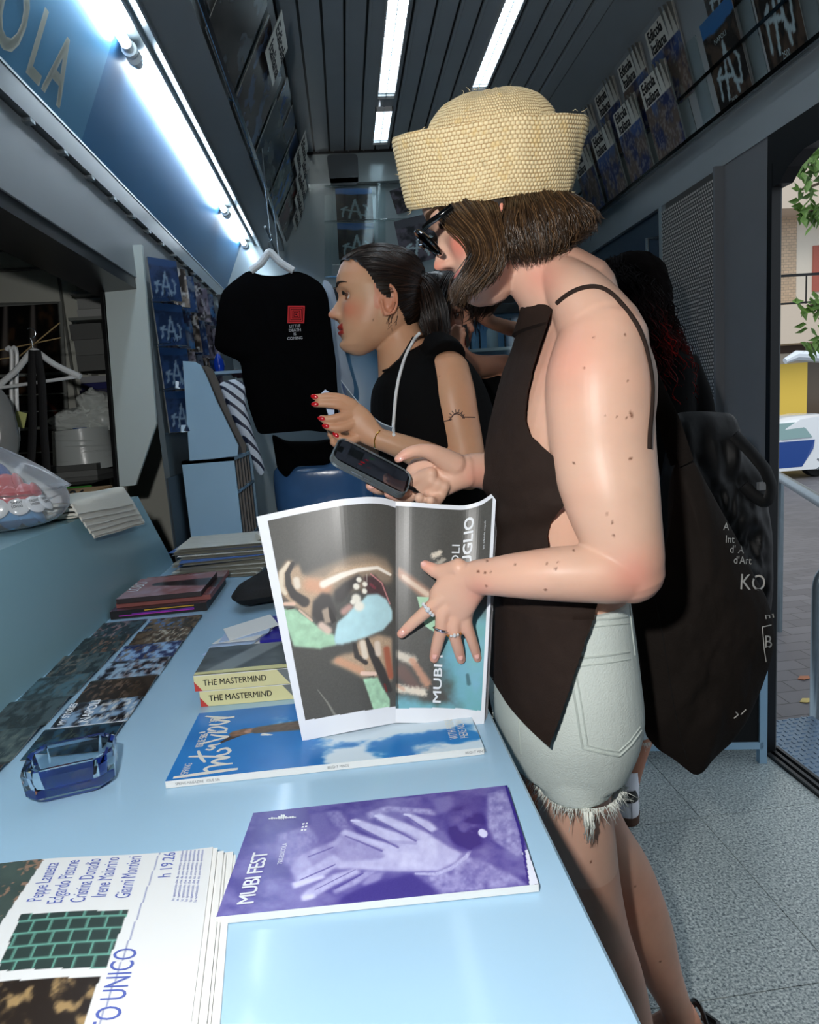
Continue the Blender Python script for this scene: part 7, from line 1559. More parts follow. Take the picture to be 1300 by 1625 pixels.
mb = MB(); O1 = rr_out(0, lx, 0, ly, .014); g_ = HB([pl(rr_out(.0015, lx-.0015, .0015, ly-.0015, .013), -.0095), pl(O1, -.008), pl(O1, -.0015), pl(rr_out(.001, lx-.001, .001, ly-.001, .0135), .0)]); mb.grid(g_, closeu=True); mb.add(g_[0], [tuple(range(31, -1, -1))]); mb.add(g_[-1], [tuple(range(32))]); mb.build('body', [mat('black_titanium', (22, 24, 28), .2, .6)], ph1, sharp=40)
O2 = rr_out(-.0018, lx+.0018, -.0018, ly+.0018, .016); mb = MB(); g_ = HB([pl(O2, -.0105), pl(O2, .0012), pl(rr_out(.0, lx, .0, ly, .014), .0012), pl(rr_out(.0, lx, .0, ly, .014), .0)]); mb.grid(g_, closeu=True); mb.add(g_[0], [tuple(range(31, -1, -1))]); mb.build('case', [glass('clear_case', (200, 214, 220), .1, .12)], ph1, sharp=40)
def img_scr(u, v):
    c = mixc((.10, .11, .14), (.20, .22, .26), vnoise(u*5, v*4, 3, 3)); c[(np.abs(u-.24) < .10) & (np.abs(v-.66) < .22)] = (.06, .07, .08)
    for x, y, r, q in ((.36, .40, .05, (.55, .08, .12)), (.40, .60, .04, (.42, .07, .12)), (.34, .26, .035, (.5, .1, .12)), (.46, .80, .05, (.10, .26, .14)), (.52, .52, .03, (.05, .06, .10)), (.46, .30, .02, (.4, .1, .1))):
        c = mixc(c, q, seg(u*2, v, (x*2-.03, y), (x*2+.03, y+.02), r, r, .6))
    c[(u < .06) & (np.abs(v-.5) < .16)] = (.01, .01, .01); return c
fp = lambda u, v, d=0.0: P0+ex_*(.004+np.asarray(u, float)[..., None]*(lx-.008))+ey_*(.004+np.asarray(v, float)[..., None]*(ly-.008))+ez_*(.0004+d)
fp.n = ez_; print_block('screen', fp, .0002, img_scr, 120, 60, [mat('phone_screen', attr=True, rough=.03, coat=1.0, spec=.8), BLACKP], ph1)
mb = MB()
for t in (.28, .36, .46): mb.tube([P0+ex_*lx*t+ey_*-.002+ez_*-.004, P0+ex_*(lx*t+.010)+ey_*-.002+ez_*-.004], .0014, 8)
mb.build('side_buttons', [STEEL], ph1)
q = P0+ex_*(lx+.001)+ey_*ly*.5+ez_*-.004; o = MB().tube(catm([q, q+ex_*.012, q+ex_*.026+HB([0, 0, -.004]), q+ex_*.036+HB([0, 0, -.018]), q+ex_*.040+HB([0, .0, -.05]), q+ex_*.046+HB([0, .02, -.12])], 5), [.0034]*6+[.0018]*20, 8).build('charging_cable', [BLACKP]); tag(o, 'thin black cable plugged into the smartphone', 'cable')

# dark tote bag hanging from her far shoulder
BAGM = mat('charcoal_brown_canvas', (33, 28, 25), .85, var=.10, vscale=30, bump=.3, bscale=300, spec=.15)
bo = smooth_outline([aY(*p, 1.0) for p in ((1070, 735), (1100, 728), (1125, 775), (1150, 820), (1175, 865), (1192, 905), (1212, 940), (1224, 975), (1228, 1010), (1222, 1045), (1212, 1075), (1205, 1095), (1182, 1145), (1158, 1180), (1130, 1205), (1108, 1232), (1098, 1228), (1070, 1205), (1045, 1190), (1025, 1168), (1018, 1120), (1008, 1040), (1000, 965), (1015, 930), (1040, 900), (1062, 850), (1070, 790))], 150, 1)
tb_ = thing('tote_bag', 'big dark brown canvas tote with white lettering hanging behind the front woman', 'bag', aY(1110, 1000, 1.0))
mb = MB(); puff(mb, bo, (-.05, 1, 0), .055, wr=.020, seed=14, rings=34, cen=aY(1110, 1000, 1.0), power=.7); bag = mb.build('bag_body', [BAGM], tb_, sharp=80); Bb = bvh_of(bag)
MB().tube(smooth_curve(GY([(1090, 735, .985), (1078, 700, .98), (1066, 665, .985), (1054, 640, .99), (1030, 590, 1.02), (1000, 540, 1.05), (960, 500, 1.07)]), 40), .0125, 8, flat=.16, up=(0, 1, 0)).build('strap', [BAGM], tb_)
MB().tube(smooth_curve(GY([(1076, 735, 1.01), (1064, 700, 1.01), (1056, 665, 1.01), (1044, 630, 1.02), (1010, 560, 1.06), (960, 505, 1.09)]), 40), .0125, 8, flat=.16, up=(0, 1, 0)).build('strap', [BAGM], tb_)
mb = MB(); q = drape(Bb, [(1040, 950), (1052, 1010), (1060, 1060), (1068, 1110), (1078, 1160), (1090, 1205)], .0004, .96, 60); mb.tube(q, .0008, 6); mb.build('side_seam', [mat('dark_thread', (14, 12, 11), .8)], tb_)
mb = MB()
def pix_text(bv, mb, s, x, y, h, rot=0, fb=1.0, off=.0012, sk=0.0, **kw):
    def fm(u, v):
        u = np.asarray(u, float); v = np.asarray(v, float); X = x+u; Y_ = y-v; return HB([hit(bv, a, b, off, fb) for a, b in zip(X.ravel(), Y_.ravel())])
    put_text(mb, s, fm, 0, 0, h, 0, rot=rot, **kw)
for s, x, y, h, r in (('A', 1148, 841, 12, -2), ('Int', 1151, 861, 12, -2), ("d' A", 1158, 877, 12, -3), ("d'Art", 1164, 894, 12, -3), ('KO', 1173, 935, 25, -3), ('E', 1214, 975, 14, -80), ('B', 1213, 1028, 20, 0)): pix_text(Bb, mb, s, x, y, h, r, sx=.8)
for pts in ([(1210, 995), (1224, 992)], [(1210, 995), (1213, 1030), (1216, 1050)], [(1165, 1140), (1172, 1134), (1168, 1130)], [(1176, 1134), (1184, 1126)]): mb.tube(drape(Bb, pts, .0008, 1.0, 12), .0009, 5)
mb.build('lettering', [mat('worn_white_print', (196, 194, 188), .6)], tb_, smooth=False)
# ================================================================== the woman with the ponytail
W2 = thing('person', 'person with sleek dark ponytail in a black sleeveless top holding leaflets', 'person', (.2, 1.5, 0))
H2 = Head(aY(599, 477.5, 1.48), HB([-.985, -.13, .10]), up=(.10, 0, 1)); SK2 = (.79, .60, .47)
mb = MB(); H2.add(mb)
limb(mb, [(622, 500, 1.48, 34, .046), (634, 540, 1.48, 38, .046), (648, 585, 1.48, 50, .060)], k=24)
def tors(mb, rows, Y, grow=0.0):
    R_ = catm([(xl, y, Y, xr, b) for y, xl, xr, b in rows], 5); FT = [fit_sec(q[1], q[0], q[3], q[2], q[4]) for q in R_]
    sections(mb, HB([f[0] for f in FT]), np.tile(HB([1., 0, 0]), (len(FT), 1)), np.tile(HB([0, 1., 0]), (len(FT), 1)), HB([f[1] for f in FT])+grow, R_[:, 4]+grow, 40, 2.2)
T2 = [(560, 625, 705, .06), (585, 612, 742, .11), (620, 596, 765, .14), (660, 598, 776, .145), (700, 606, 780, .14), (760, 620, 778, .13), (830, 626, 782, .13), (900, 668, 800, .13), (960, 700, 815, .13)]
tors(mb, T2, 1.50)
for e, (Yk, sh_) in enumerate(((1.38, 0),)):
    limb(mb, [(712, 592, 1.40, 34, .050), (716, 625, 1.385, 38, .050), (724, 665, 1.375, 36, .046), (732, 700, 1.37, 34, .043), (738, 730, 1.365, 32, .040), (742, 750, 1.365, 28, .038)], k=24)
    limb(mb, [(742, 750, 1.365, 28, .038), (712, 741, 1.355, 27, .036), (680, 727, 1.345, 25, .033), (645, 712, 1.335, 21, .028), (618, 702, 1.33, 18, .022), (600, 696, 1.33, 17, .018)], k=22)
limb(mb, [(600, 696, 1.33, 17, .018), (585, 685, 1.33, 21, .016), (568, 668, 1.33, 24, .014), (553, 655, 1.332, 22, .011)], ex=2.3)
h2 = [[(560, 642, 1.33, 9, .010), (541, 632, 1.325, 7.5, .009), (522, 629, 1.322, 6.5, .0078), (509, 630, 1.322, 5.6, .0070), (499, 630, 1.322, 4.6, .006)],
      [(556, 650, 1.328, 9, .010), (537, 643, 1.322, 7.5, .009), (520, 641, 1.32, 6.5, .0078), (508, 641, 1.32, 5.6, .007), (500, 642, 1.32, 4.6, .006)],
      [(554, 660, 1.325, 9, .010), (540, 662, 1.318, 7.6, .009), (524, 665, 1.315, 6.5, .0078), (510, 664, 1.315, 5.2, .0062)],
      [(560, 672, 1.325, 9, .010), (545, 678, 1.318, 7.6, .009), (530, 679, 1.315, 6.6, .0078), (517, 676, 1.316, 5.4, .0064)],
      [(575, 688, 1.33, 9, .011), (560, 697, 1.325, 8, .0095), (545, 697, 1.322, 7, .0085), (533, 691, 1.322, 5.6, .007)]]
for ch in h2: limb(mb, ch, k=12, per=4)
# far hand under the leaflets
limb(mb, [(690, 735, 1.62, 22, .03), (640, 720, 1.56, 19, .026), (590, 705, 1.48, 15, .02), (572, 698, 1.44, 15, .018), (550, 697, 1.42, 15, .014), (536, 694, 1.41, 11, .011)], k=18)
for ch in ([(545, 690, 1.41, 6.5, .008), (532, 684, 1.40, 6, .0075), (523, 682, 1.395, 5, .0065)], [(543, 698, 1.41, 6.5, .008), (530, 695, 1.40, 6, .0075), (524, 690, 1.395, 5, .0065)], [(548, 705, 1.41, 6.5, .008), (536, 706, 1.40, 6, .0075), (528, 702, 1.395, 5, .0065)]): limb(mb, ch, k=12, per=4)
# legs to the floor
for dx_, Y in ((62, 1.44), (62, 1.58)):
    c = aY(700+dx_, 940, Y); mb.tube([c, (c[0]+.01, c[1], .48), (c[0]+.02, c[1], .10), (c[0]+.02, c[1], .05)], [.085, .055, .040, .036], 20); mb.tube([(c[0]+.05, c[1], .03), (c[0]-.05, c[1], .03), (c[0]-.15, c[1], .02)], [.033, .036, .022], 14)
def ex2(V, C):
    Dv = V-EYE; px = 650+FPX*(Dv @ CR)/(Dv @ CF); py = 812.5-FPX*(Dv @ CU)/(Dv @ CF)
    C = mixc(C, (.30, .18, .12), sst(2.0, .6, np.hypot(px-592, py-508))*.7); C = mixc(C, (.45, .30, .22), sst(1.8, .6, np.hypot(px-698, py-597))*.5); return C
body2, V2 = bake('body', mb, .0027, [SKIN], W2, 2, lambda V: skincol(V, SK2, H2, lips=(.62, .16, .14), blush=.55, extra=ex2, seed=9)); B2 = bvh_of(body2)
eyes(H2, W2, iris=(52, 34, 22), brow=(30, 22, 18), lid=(150, 100, 74))
# red nails
REDN = mat('red_nail', (190, 16, 26), .1, coat=1.0)
for x, y, dx_, dy_ in ((499, 629.5, -5, -1), (500, 641.5, -5, 0), (510, 664, -5, -1), (517, 676, -5, -1), (533, 690, -4, -3)):
    p = hit(B2, x, y, .0, 1.32); n_ = EYE-p; n_ /= np.linalg.norm(n_); t = ray(x+dx_, y+dy_)-ray(x, y); t /= np.linalg.norm(t); s_ = np.cross(n_, t); MB().ball(p, [.0075, .0045, .0018], k=12, q=8, rot=np.stack([t, s_, n_], 1)).build('fingernail', [REDN], body2)
# tattoo of a small sun on the upper arm
mb = MB(); T_ = []
def tat(pts, w=.0011): q = drape(B2, pts, .0004, 1.33, max(8, len(pts)*5)); mb.tube(q, w, 5)
sc3 = lambda a, b: (490+a/3.694, 380+b/3.694)
tat([sc3(*p) for p in ((745, 1090), (770, 1072), (800, 1065), (822, 1060), (835, 1045), (850, 1028), (868, 1022), (888, 1028), (902, 1040), (925, 1042), (950, 1042), (975, 1043))]); tat([sc3(*p) for p in ((828, 1058), (840, 1038), (856, 1020), (872, 1014), (892, 1020), (908, 1036))])
for k in range(9):
    a = math.radians(200-k*27.5+10); cx, cy = 868, 1040; tat([sc3(cx+32*math.cos(a), cy-28*math.sin(a)), sc3(cx+48*math.cos(a), cy-44*math.sin(a))], .0009)
mb.build('arm_tattoo', [mat('faded_tattoo_ink', (84, 62, 56), .6)], body2)
# black sleeveless top: a slightly larger shell over the torso
BLK = mat('black_rib_knit', (5, 5, 6), .85, bump=.15, bscale=300, spec=.15)
mb = MB(); tors(mb, [(548, 655, 684, .05), (560, 632, 712, .085), (575, 616, 736, .115), (595, 602, 752, .135), (620, 592, 766, .148), (660, 592, 780, .155), (700, 600, 786, .155), (760, 612, 786, .145), (830, 620, 788, .14), (880, 655, 800, .14)], 1.50, .004)
limb(mb, [(690, 550, 1.43, 26, .045), (704, 562, 1.41, 31, .050), (708, 570, 1.40, 33, .052)], k=24, round_=False); limb(mb, [(640, 556, 1.52, 24, .04), (640, 580, 1.58, 30, .05)])
tp2, _v = bake('sleeveless_top', mb, .004, [BLK], W2, 2)
mb = MB(); tors(mb, [(860, 645, 800, .14), (930, 690, 815, .14), (985, 705, 825, .14)], 1.50, .008)
for dx_, Y in ((62, 1.44), (62, 1.58)):
    c = aY(700+dx_, 930, Y); mb.tube([c+(0, 0, .1), c+(.01, 0, -.2), (c[0]+.015, c[1], .40), (c[0]+.02, c[1], .14)], [.08, .08, .065, .055], 22)
tr2, _v = bake('trousers', mb, .007, [mat('black_trousers', (10, 10, 12), .8)], W2, 2); Bt2 = bvh_of(tp2)
for dx_, Y in ((62, 1.44), (62, 1.58)):
    c = aY(700+dx_, 940, Y); s_ = thing('shoe', 'black shoe of the ponytailed woman, %s one' % ('nearer' if Y < 1.5 else 'farther'), 'shoe', (c[0], c[1], 0)); mb = MB(); ph = np.linspace(0, 2*math.pi, 30, endpoint=False)
    mb.grid(HB([np.stack([c[0]-.05+.125*k_*np.cos(ph), c[1]+.048*k_*np.sin(ph), np.full(30, z_)], -1) for k_, z_ in ((1, .001), (1.02, .02), (.95, .05), (.7, .075), (.4, .085))]), closeu=True); mb.build('upper', [MATS['black_leather']], s_)
# lanyard and necklace
ly_ = thing('lanyard', 'white lanyard cord hanging down the ponytailed woman chest', 'lanyard', aY(660, 530, 1.44))
def dr(pts, r, m, nm, par, fb=1.40, off=.004, n_=50, bv=Bt2):
    q = []
    for p in lerp_pts(pts, np.linspace(0, 1, n_)):
        a = hit(bv, p[0], p[1], off, fb); b = hit(B2, p[0], p[1], off, fb); q.append(a if dep(a) < dep(b) else b)
    q = HB(q)
    for _ in range(5): q[1:-1] = (q[:-2]+2*q[1:-1]+q[2:])/4
    return MB().tube(q, r, 8).build(nm, [m], par)
dr([(667, 528), (660, 534), (651, 549), (643, 566), (637, 585), (632, 604), (628, 628), (626, 652), (624, 678), (625, 690)], .0034, WHITE, 'cord', ly_)
nk = thing('necklace', 'thin dark beaded necklace on the ponytailed woman', 'necklace', aY(640, 560, 1.42)); dr([(656, 535), (648, 549), (640, 562), (632, 573), (620, 585), (608, 589)], .0024, mat('dark_beads', (30, 30, 32), .3, .5), 'strand', nk, bv=B2)
br = thing('bracelet', 'thin gold chain bracelet on the ponytailed woman wrist', 'bracelet', aY(598, 697, 1.31)); dr([(603, 683), (597, 690), (594, 700), (595, 710), (598, 716)], .0014, GLD, 'chain', br, fb=1.31, off=.001, bv=B2)
# sleek hair shell + ponytail
GR2 = head_local(110, 160, grow=.0055); L_ = head_local(110, 160); x, y, z = L_[..., 0], L_[..., 1], L_[..., 2]
hl = np.interp(-z, [-.112, -.09, -.075, -.06, -.045, -.03, -.015, .0, .015, .03, .05, .07], [.12, .085, .066, .050, .036, .026, .018, .008, -.022, -.034, -.046, -.07]); msk = x < hl+.010*(np.abs(y) < .045)*(z > .05)
mb = MB(); Fc = []; K = 160
for i in range(109):
    for j in range(K):
        q = ((i, j), (i, (j+1) % K), (i+1, (j+1) % K), (i+1, j))
        if all(msk[a] for a in q): Fc.append([a*K+b for a, b in q])
GG = H2.w(GR2+HB([0, 0, 0])); mb.add(GG.reshape(-1, 3), Fc, 0, lin((22/255, 15/255, 12/255)))
tie = HB([-.098, .0, .030]); cols2 = ((20, 14, 11), (64, 42, 30)); rg = np.random.default_rng(5)
idx = [(i, j) for i in range(2, 104) for j in range(K) if msk[i, j]]
BVH2 = BVHTree.FromPolygons([tuple(v) for v in GR2.reshape(-1, 3)], [(i*K+j, i*K+(j+1) % K, (i+1)*K+(j+1) % K, (i+1)*K+j) for i in range(109) for j in range(K)])
for _ in range(1500):
    i, j = idx[rg.integers(len(idx))]; a = L_[i, j]; t = np.linspace(0, 1, 12)[:, None]; P = a*(1-t)+tie*t; P = P+HB([0, 0, 1])*.0
    Q = []
    for q in P:
        r = BVH2.find_nearest(Vector(q*HB([1, 1, 1])*1.0)); n_ = r[1]; lp = HB(r[0]); nn = lp/np.linalg.norm(lp); Q.append(lp+nn*.0012)
    c = HB(cols2[0])+(HB(cols2[1])-HB(cols2[0]))*rg.random()**2; mb.tube(H2.w(HB(Q)), .0007, 3, col=lin(c/255.), cap=False)
gp = [[(662, 436, 1.47), (676, 434, 1.46), (694, 450, 1.45), (708, 485, 1.445), (712, 520, 1.45), (708, 545, 1.46)], [(664, 440, 1.45), (676, 442, 1.43), (690, 462, 1.42), (697, 495, 1.42), (700, 530, 1.43), (694, 552, 1.44)], [(660, 446, 1.46), (668, 452, 1.43), (676, 475, 1.42), (682, 505, 1.42), (690, 530, 1.43), (682, 548, 1.44)], [(658, 450, 1.48), (664, 465, 1.46), (668, 490, 1.45), (672, 510, 1.45), (678, 528, 1.45), (672, 538, 1.46)]]
strands(mb, [GY(q) for q in gp], 1300, .0011, spread=.004, seed=3, dj=.05, wav=.0012, wl=8, cols=((18, 13, 11), (56, 38, 28)), endj=.25)
mb.tube(ptsY([(655, 440, 1.46), (663, 441, 1.455), (671, 443, 1.455)]), [.018, .021, .017], 14, col=lin((16/255, 12/255, 10/255)))
rg = np.random.default_rng(6)
for k in range(12):   # loose wisps at the nape and temple
    s0 = (624+rg.normal(0, 5), 500+rg.normal(0, 5)); p = hit(B2, s0[0], s0[1], .002, 1.42); q = hit(B2, s0[0]-4+rg.normal(0, 4), s0[1]+14+rg.normal(0, 3), .003, 1.42); 
    if p is not None and q is not None: mb.tube([p, (p+q)/2+rg.normal(0, .002, 3), q], [.0006, .0005, .0002], 3, col=lin((30/255, 20/255, 15/255)), cap=False)
mb.build('ponytail_hair', [HAIR], W2, sharp=180)
# leaflets in her hands
lf = thing('leaflet', 'open grey blue booklet held by the ponytailed woman', 'booklet', aY(580, 660, 1.36))
def bent(u, v, d=0.0):
    tL = catm([aY(541, 603, 1.38), aY(560, 627, 1.375), aY(580, 650, 1.37), aY(603, 669, 1.365), aY(624, 678, 1.36)], 6); tB = catm([aY(545, 622, 1.37), aY(560, 645, 1.365), aY(578, 668, 1.36), aY(600, 688, 1.355), aY(626, 692, 1.35)], 6); k = np.linspace(0, 1, len(tL))
    u = np.asarray(u, float); v = np.asarray(v, float); a = np.stack([np.interp(u, k, tL[:, i]) for i in range(3)], -1); b = np.stack([np.interp(u, k, tB[:, i]) for i in range(3)], -1); return a*v[..., None]+b*(1-v[..., None])+bent.n*d
bent.n = HB([-.3, -.85, .35]); print_block('pages', bent, .003, lambda u, v: np.where((v > .93)[..., None], HB([.75, .80, .84]), mixc((.34, .38, .42), (.22, .28, .40), sst(.2, .0, u))), 30, 20, [GLOSS, PAPER], lf)
q = [aY(*p, 1.34) for p in ((510, 624), (516, 618), (532, 628), (530, 665), (524, 668))]; o = MB().prism(q, (0, .003, 0)).build('pale_leaflet', [mat('pale_blue_leaflet'), INK], smooth=False); tag(o, 'small pale blue leaflet between the red nailed fingers', 'leaflet')

# ================================================================== woman behind, phone at her ear
W3 = thing('person', 'person with dark hair in the background with a phone at her ear', 'person', (.35, 1.9, 0)); SK3 = (.66, .47, .38)
H3 = Head(aY(704, 500, 1.86), HB([.70, -.70, -.16]), up=(0, 0, 1), sc=1.0); mb = MB(); H3.add(mb)
limb(mb, [(705, 520, 1.88, 26, .045), (715, 570, 1.92, 30, .05)]); tors(mb, [(572, 715, 790, .06), (592, 700, 815, .12), (630, 695, 822, .14), (700, 700, 820, .14), (800, 700, 820, .14), (900, 700, 825, .15)], 1.98)
limb(mb, [(800, 585, 1.95, 22, .045), (778, 582, 1.88, 18, .04), (756, 580, 1.80, 17, .036), (740, 572, 1.75, 15, .03), (730, 558, 1.72, 12, .022)])
limb(mb, [(730, 558, 1.72, 11, .02), (724, 545, 1.715, 12, .014), (722, 534, 1.715, 11, .011)])
for ch in ([(720, 536, 1.71, 4, .007), (718, 524, 1.705, 3.8, .007), (723, 517, 1.70, 3.2, .006)], [(725, 536, 1.71, 4, .007), (725, 524, 1.705, 3.8, .007), (730, 518, 1.70, 3.2, .006)], [(730, 540, 1.71, 4, .007), (731, 528, 1.705, 3.8, .007), (736, 522, 1.70, 3.2, .006)], [(734, 546, 1.71, 4, .007), (735, 536, 1.705, 3.6, .007), (738, 530, 1.70, 3, .006)]): limb(mb, ch, k=10, per=3)
limb(mb, [(850, 560, 1.98, 16, .035), (835, 530, 1.94, 13, .03), (806, 520, 1.90, 11.5, .026), (782, 512, 1.87, 10.5, .02), (772, 505, 1.86, 12, .018), (762, 497, 1.85, 13, .014)])
for k in range(4): limb(mb, [(764+k*2, 492+k*4, 1.85, 4, .007), (756+k, 486+k*4, 1.84, 3.8, .007), (752, 490+k*5, 1.835, 3, .006)], k=10, per=3)
for dx_ in (-.06, .08): mb.tube([(.42+dx_, 1.98, .75), (.42+dx_, 1.98, .45), (.42+dx_, 1.98, .05)], [.08, .05, .035], 16); mb.tube([(.40+dx_, 2.02, .03), (.44+dx_, 1.88, .03)], [.034, .026], 12)
body3, V3 = bake('body', mb, .0036, [SKIN], W3, 2, lambda V: skincol(V, SK3, H3, lips=(.66, .20, .18), blush=.35, seed=19)); eyes(H3, W3, iris=(40, 28, 20), brow=(26, 20, 18), lid=(128, 90, 72))
mb = MB(); strands(mb, [GY(q) for q in ([(735, 436, 1.80), (752, 450, 1.77), (760, 475, 1.80), (764, 500, 1.84), (764, 530, 1.86)], [(722, 428, 1.80), (712, 445, 1.755), (703, 470, 1.75), (700, 500, 1.75), (702, 540, 1.76)], [(706, 424, 1.84), (690, 445, 1.79), (680, 475, 1.79), (676, 510, 1.79), (680, 560, 1.80)], [(690, 430, 1.88), (672, 460, 1.86), (664, 500, 1.86), (664, 540, 1.86), (670, 580, 1.86)])], 1100, .0016, spread=.006, seed=21, dj=.06, wav=.002, wl=9, cols=((12, 9, 9), (36, 24, 20)), endj=.3)
Gc = H3.w(head_local(40, 60, grow=.006)); L3 = head_local(40, 60); mk = (L3[..., 0] < np.interp(-L3[..., 2], [-.11, -.06, 0, .05], [.10, .05, .0, -.03])); mb.add(Gc.reshape(-1, 3), [[i*60+j, i*60+(j+1) % 60, (i+1)*60+(j+1) % 60, (i+1)*60+j] for i in range(39) for j in range(60) if mk[i, j] and mk[i+1, j] and mk[i, (j+1) % 60] and mk[i+1, (j+1) % 60]], 0, lin((14/255, 10/255, 10/255))); mb.build('dark_hair', [HAIR], W3, sharp=180)
mb = MB(); tors(mb, [(590, 716, 800, .115), (630, 694, 824, .145), (700, 696, 824, .15), (800, 696, 824, .15), (900, 696, 830, .16), (960, 696, 830, .16)], 1.98, .006); bake('black_dress', mb, .006, [BLK], W3, 2)
o = thing('smartphone', 'black phone held upright to the background woman cheek', 'phone', aY(740, 535, 1.72)); q = [aY(*p, 1.725) for p in ((735, 516), (741, 514), (746, 548), (741, 552))]; MB().prism(q, (.004, .03, 0)).build('body', [BLACKP], o, smooth=False)

# ================================================================== woman with long dark red curls and a black backpack, seen from behind
W4 = thing('person', 'person with long dark red curls seen from behind past the bare shoulder', 'person', (.85, 1.8, 0)); SK4 = (.66, .46, .37)
H4 = Head(aY(1003, 488, 1.81), HB([-.3, .95, -.05]), up=(0, 0, 1), sc=.92); mb = MB(); H4.add(mb)
limb(mb, [(1005, 500, 1.78, 30, .05), (1010, 545, 1.78, 34, .055)]); tors(mb, [(545, 960, 1062, .08), (575, 945, 1085, .12), (650, 950, 1082, .13), (750, 960, 1078, .12), (850, 962, 1082, .13), (950, 960, 1096, .14), (1020, 965, 1100, .14)], 1.80)
limb(mb, [(1080, 585, 1.78, 24, .05), (1096, 650, 1.76, 24, .048), (1100, 730, 1.74, 22, .044), (1085, 800, 1.70, 20, .038), (1060, 850, 1.62, 16, .03)])
for (x0, xk, xa, ya, Y0, Ya) in ((1010, 1014, 1000, 1270, 1.82, 1.86), (975, 965, 945, 1276, 1.84, 1.87)):
    limb(mb, [(x0, 1000, Y0, 42, .08), (xk, 1080, (Y0+Ya)/2, 32, .062), (xk+2, 1150, Ya, 24, .048), (xa+4, 1205, Ya, 20, .042), (xa, 1245, Ya, 14, .032), (xa, ya, Ya, 14, .034)])
body4, V4 = bake('body', mb, .0045, [SKIN], W4, 2, lambda V: skincol(V, SK4, None, seed=29))
BL4 = mat('black_cotton', (6, 6, 7), .9, spec=.1)
mb = MB(); tors(mb, [(548, 985, 1040, .07), (560, 955, 1075, .11), (585, 938, 1096, .135), (650, 940, 1098, .145), (750, 948, 1100, .14), (850, 950, 1100, .14), (950, 950, 1104, .15), (975, 950, 1104, .15)], 1.80, .008); limb(mb, [(1076, 575, 1.79, 30, .058), (1098, 640, 1.765, 32, .056), (1104, 700, 1.75, 31, .054)], round_=False)
bake('black_shirt', mb, .006, [BL4], W4, 2)
mb = MB(); tors(mb, [(960, 950, 1104, .155), (1030, 952, 1108, .16), (1075, 954, 1108, .155)], 1.82, .006)
for (x, Y) in ((1003, 1.83), (968, 1.85)): limb(mb, [(x, 1050, Y, 52, .09), (x-2, 1110, Y, 44, .082), (x-4, 1158, Y, 38, .075)], round_=False)
sh4, v4 = bake('denim_shorts', mb, .006, [mat('pale_denim', (176, 190, 196), .85, bump=.3, bscale=200)], W4, 2); mb = MB(); rg = np.random.default_rng(12); cc4 = aY(1003, 1160, 1.83)
for i in range(160): a = rg.random()*6.28; b = cc4+HB([.072*math.cos(a), .078*math.sin(a), .0]); mb.tube([b, b+rg.normal(0, .004, 3)+HB([0, 0, -.008]), b+rg.normal(0, .006, 3)+HB([0, 0, -.014])], [.0010, .0008, .0003], 3)
mb.build('frayed_hem', [MATS['white_thread']], sh4, sharp=180)
# curls: many small spirals
mb = MB(); rg = np.random.default_rng(17)
gl = [[(956, 420, 1.72), (940, 470, 1.70), (935, 530, 1.68), (940, 600, 1.68), (950, 650, 1.68)], [(975, 408, 1.74), (965, 450, 1.655), (965, 520, 1.65), (975, 600, 1.65), (990, 660, 1.66)], [(1000, 402, 1.76), (1003, 445, 1.645), (1010, 520, 1.63), (1025, 590, 1.63), (1040, 655, 1.64)], [(1020, 408, 1.76), (1040, 450, 1.66), (1050, 510, 1.65), (1068, 575, 1.64), (1078, 640, 1.65)], [(1030, 418, 1.80), (1060, 462, 1.72), (1078, 515, 1.71), (1103, 575, 1.70), (1110, 632, 1.70)]]
GLn = HB([lerp_pts(GY(g), np.linspace(0, 1, 46)) for g in gl])
for i in range(1000):
    u = rg.random()*3.999; a = int(u); t = u-a; P = GLn[a]*(1-t)+GLn[a+1]*t+HB([0, .09*rg.random(), 0])+rg.normal(0, .004, 3); L_ = 1-.35*rg.random()**2; P = lerp_pts(P, np.linspace(.0, L_, 46)); s_ = np.linspace(0, 1, 46); fq = 38+14*rg.random(); ph = rg.random()*6.28; am = .0075*sst(0, .25, s_)
    P = P+np.stack([am*np.cos(fq*s_+ph), am*np.sin(fq*s_+ph), am*.4*np.sin(fq*s_)], -1); red = sst(.45, 1, s_)[:, None]; cA = HB([12, 6, 7])/255; cB = HB([136, 18, 16])/255; c = cA*(1-red)+(cA+(cB-cA)*(.25+.75*rg.random()))*red
    mb.tube(P, .0013, 3, col=lin(np.repeat(c, 3, 0)), cap=False)
limb(mb2 := MB(), [(1002, 490, 1.76, 46, .07), (1008, 540, 1.74, 46, .05), (1018, 590, 1.71, 42, .035), (1030, 625, 1.70, 32, .02)]); mb2.ball(aY(1003, 474, 1.79), [.100, .115, .120], k=40, q=30); G_ = HB(aY(1003, 474, 1.79)); vv_ = np.vstack(mb2.v); d_ = vv_-G_; vv_ = vv_+d_/(np.linalg.norm(d_, axis=1)[:, None]+1e-9)*(.014*(vnoise(vv_[:, 0]*90+vv_[:, 1]*60, vv_[:, 2]*90, 3, 2)-.5))[:, None]; mb.add(vv_, mb2.f, 1, lin(HB([8/255, 5/255, 5/255])))
mb.build('curly_hair', [mat('curly_strands', attr=True, rough=.7, spec=.12), mat('matt_dark_hair', (10, 7, 7), .95, bump=.8, bscale=160, spec=.05)], W4, sharp=180)
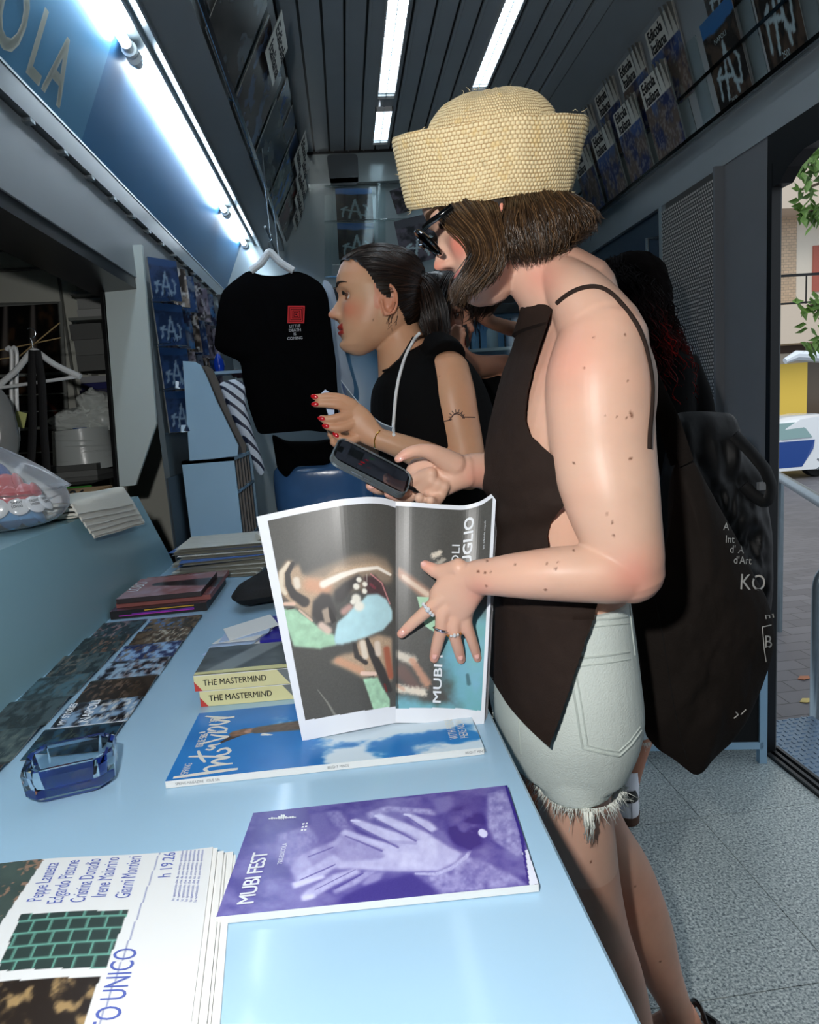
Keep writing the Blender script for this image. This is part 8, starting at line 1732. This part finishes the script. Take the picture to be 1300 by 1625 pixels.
# white sock and trainer
c = aY(992, 1270, 1.86); c[2] = 0
mb = MB(); mb.tube([(c[0]+.004, c[1], .055), (c[0]+.006, c[1]-.002, .10), (c[0]+.008, c[1]-.004, .155), (c[0]+.008, c[1]-.004, .17)], [.038, .036, .038, .040], 20); mb.build('sock', [mat('white_sock', (226, 228, 236), .9, bump=.2, bscale=120)], body4)
for k, (cx, cy) in enumerate(((c[0], c[1]), (aY(943, 1276, 1.87)[0], aY(943, 1276, 1.87)[1]))):
    s_ = thing('trainer', ('white trainer with black heel tab and brown sole, heel towards the lens', 'second white trainer half hidden behind the legs of the front woman')[k], 'shoe', (cx, cy, 0)); ph = np.linspace(0, 2*math.pi, 40, endpoint=False); fr_ = .5-.5*np.sin(ph)
    def lay(z_, w_, l0, l1): return np.stack([cx+w_*np.cos(ph), cy+np.where(np.sin(ph) > 0, l1*np.sin(ph), l0*np.sin(ph)), np.full(40, z_)], -1)
    mb = MB(); g_ = HB([lay(.001, .040, .052, .21), lay(.028, .042, .054, .212)]); mb.grid(g_, closeu=True); mb.add(g_[0], [tuple(range(39, -1, -1))]); mb.add(g_[-1], [tuple(range(40))]); mb.build('sole', [mat('brown_rubber', (84, 56, 42), .6)], s_)
    mb = MB(); g_ = HB([lay(.028, .040, .051, .205), lay(.05, .041, .052, .20), lay(.075, .036, .046, .15), lay(.098, .034, .040, .08), lay(.100, .030, .036, .07)]); mb.grid(g_, closeu=True); mb.build('upper', [mat('white_leather', (226, 226, 232), .4)], s_)
    mb = MB(); a_ = np.linspace(-2.5, -.64, 14); mb.grid(HB([[(cx+w_*math.cos(t), cy+l_*math.sin(t), z_) for t in a_] for w_, l_, z_ in ((.0395, .0500, .078), (.0365, .0445, .100), (.036, .043, .112))])); mb.build('heel_tab', [BLACKP], s_); mb = MB(); mb.box((cx-.001, cy-.0530, .028), (cx+.001, cy-.050, .078)); mb.build('back_seam', [mat('grey_stitch', (170, 170, 176), .6)], s_, smooth=False)
    if k: MB().tube([(cx, cy, .055), (cx, cy, .17)], .039, 16).build('sock', [MATS['white_sock']], body4)
# backpack
NY = mat('black_nylon', (10, 10, 11), .5, bump=.6, bscale=16, spec=.4)
bo4 = smooth_outline([aY(*p, 1.50) for p in ((1070, 655), (1110, 652), (1166, 656), (1166, 686), (1182, 712), (1200, 728), (1214, 748), (1216, 800), (1222, 860), (1224, 940), (1215, 1010), (1180, 1060), (1100, 1070), (1050, 1040), (1040, 900), (1050, 760))], 110, 1)
bp = thing('backpack', 'crumpled black nylon backpack behind the dark tote bag', 'backpack', aY(1130, 860, 1.52)); mb = MB(); puff(mb, bo4, (0, 1, 0), .075, wr=.05, seed=31, rings=30, cen=aY(1130, 860, 1.52), power=.6); mb.build('pack_body', [NY], bp, sharp=80)
MB().tube(smooth_curve(GY([(1165, 690, 1.44), (1190, 715, 1.43), (1215, 745, 1.42), (1226, 775, 1.42), (1218, 800, 1.42), (1200, 790, 1.43), (1180, 770, 1.44)]), 40), .014, 8, flat=.25, up=(0, 1, 0)).build('webbing_strap', [NY], bp)
MB().box(tuple(aY(1208, 772, 1.425)-HB([.008, .006, .008])), tuple(aY(1208, 772, 1.425)+HB([.008, .004, .010]))).build('buckle', [mat('grey_buckle', (120, 122, 124), .4)], bp, smooth=False)
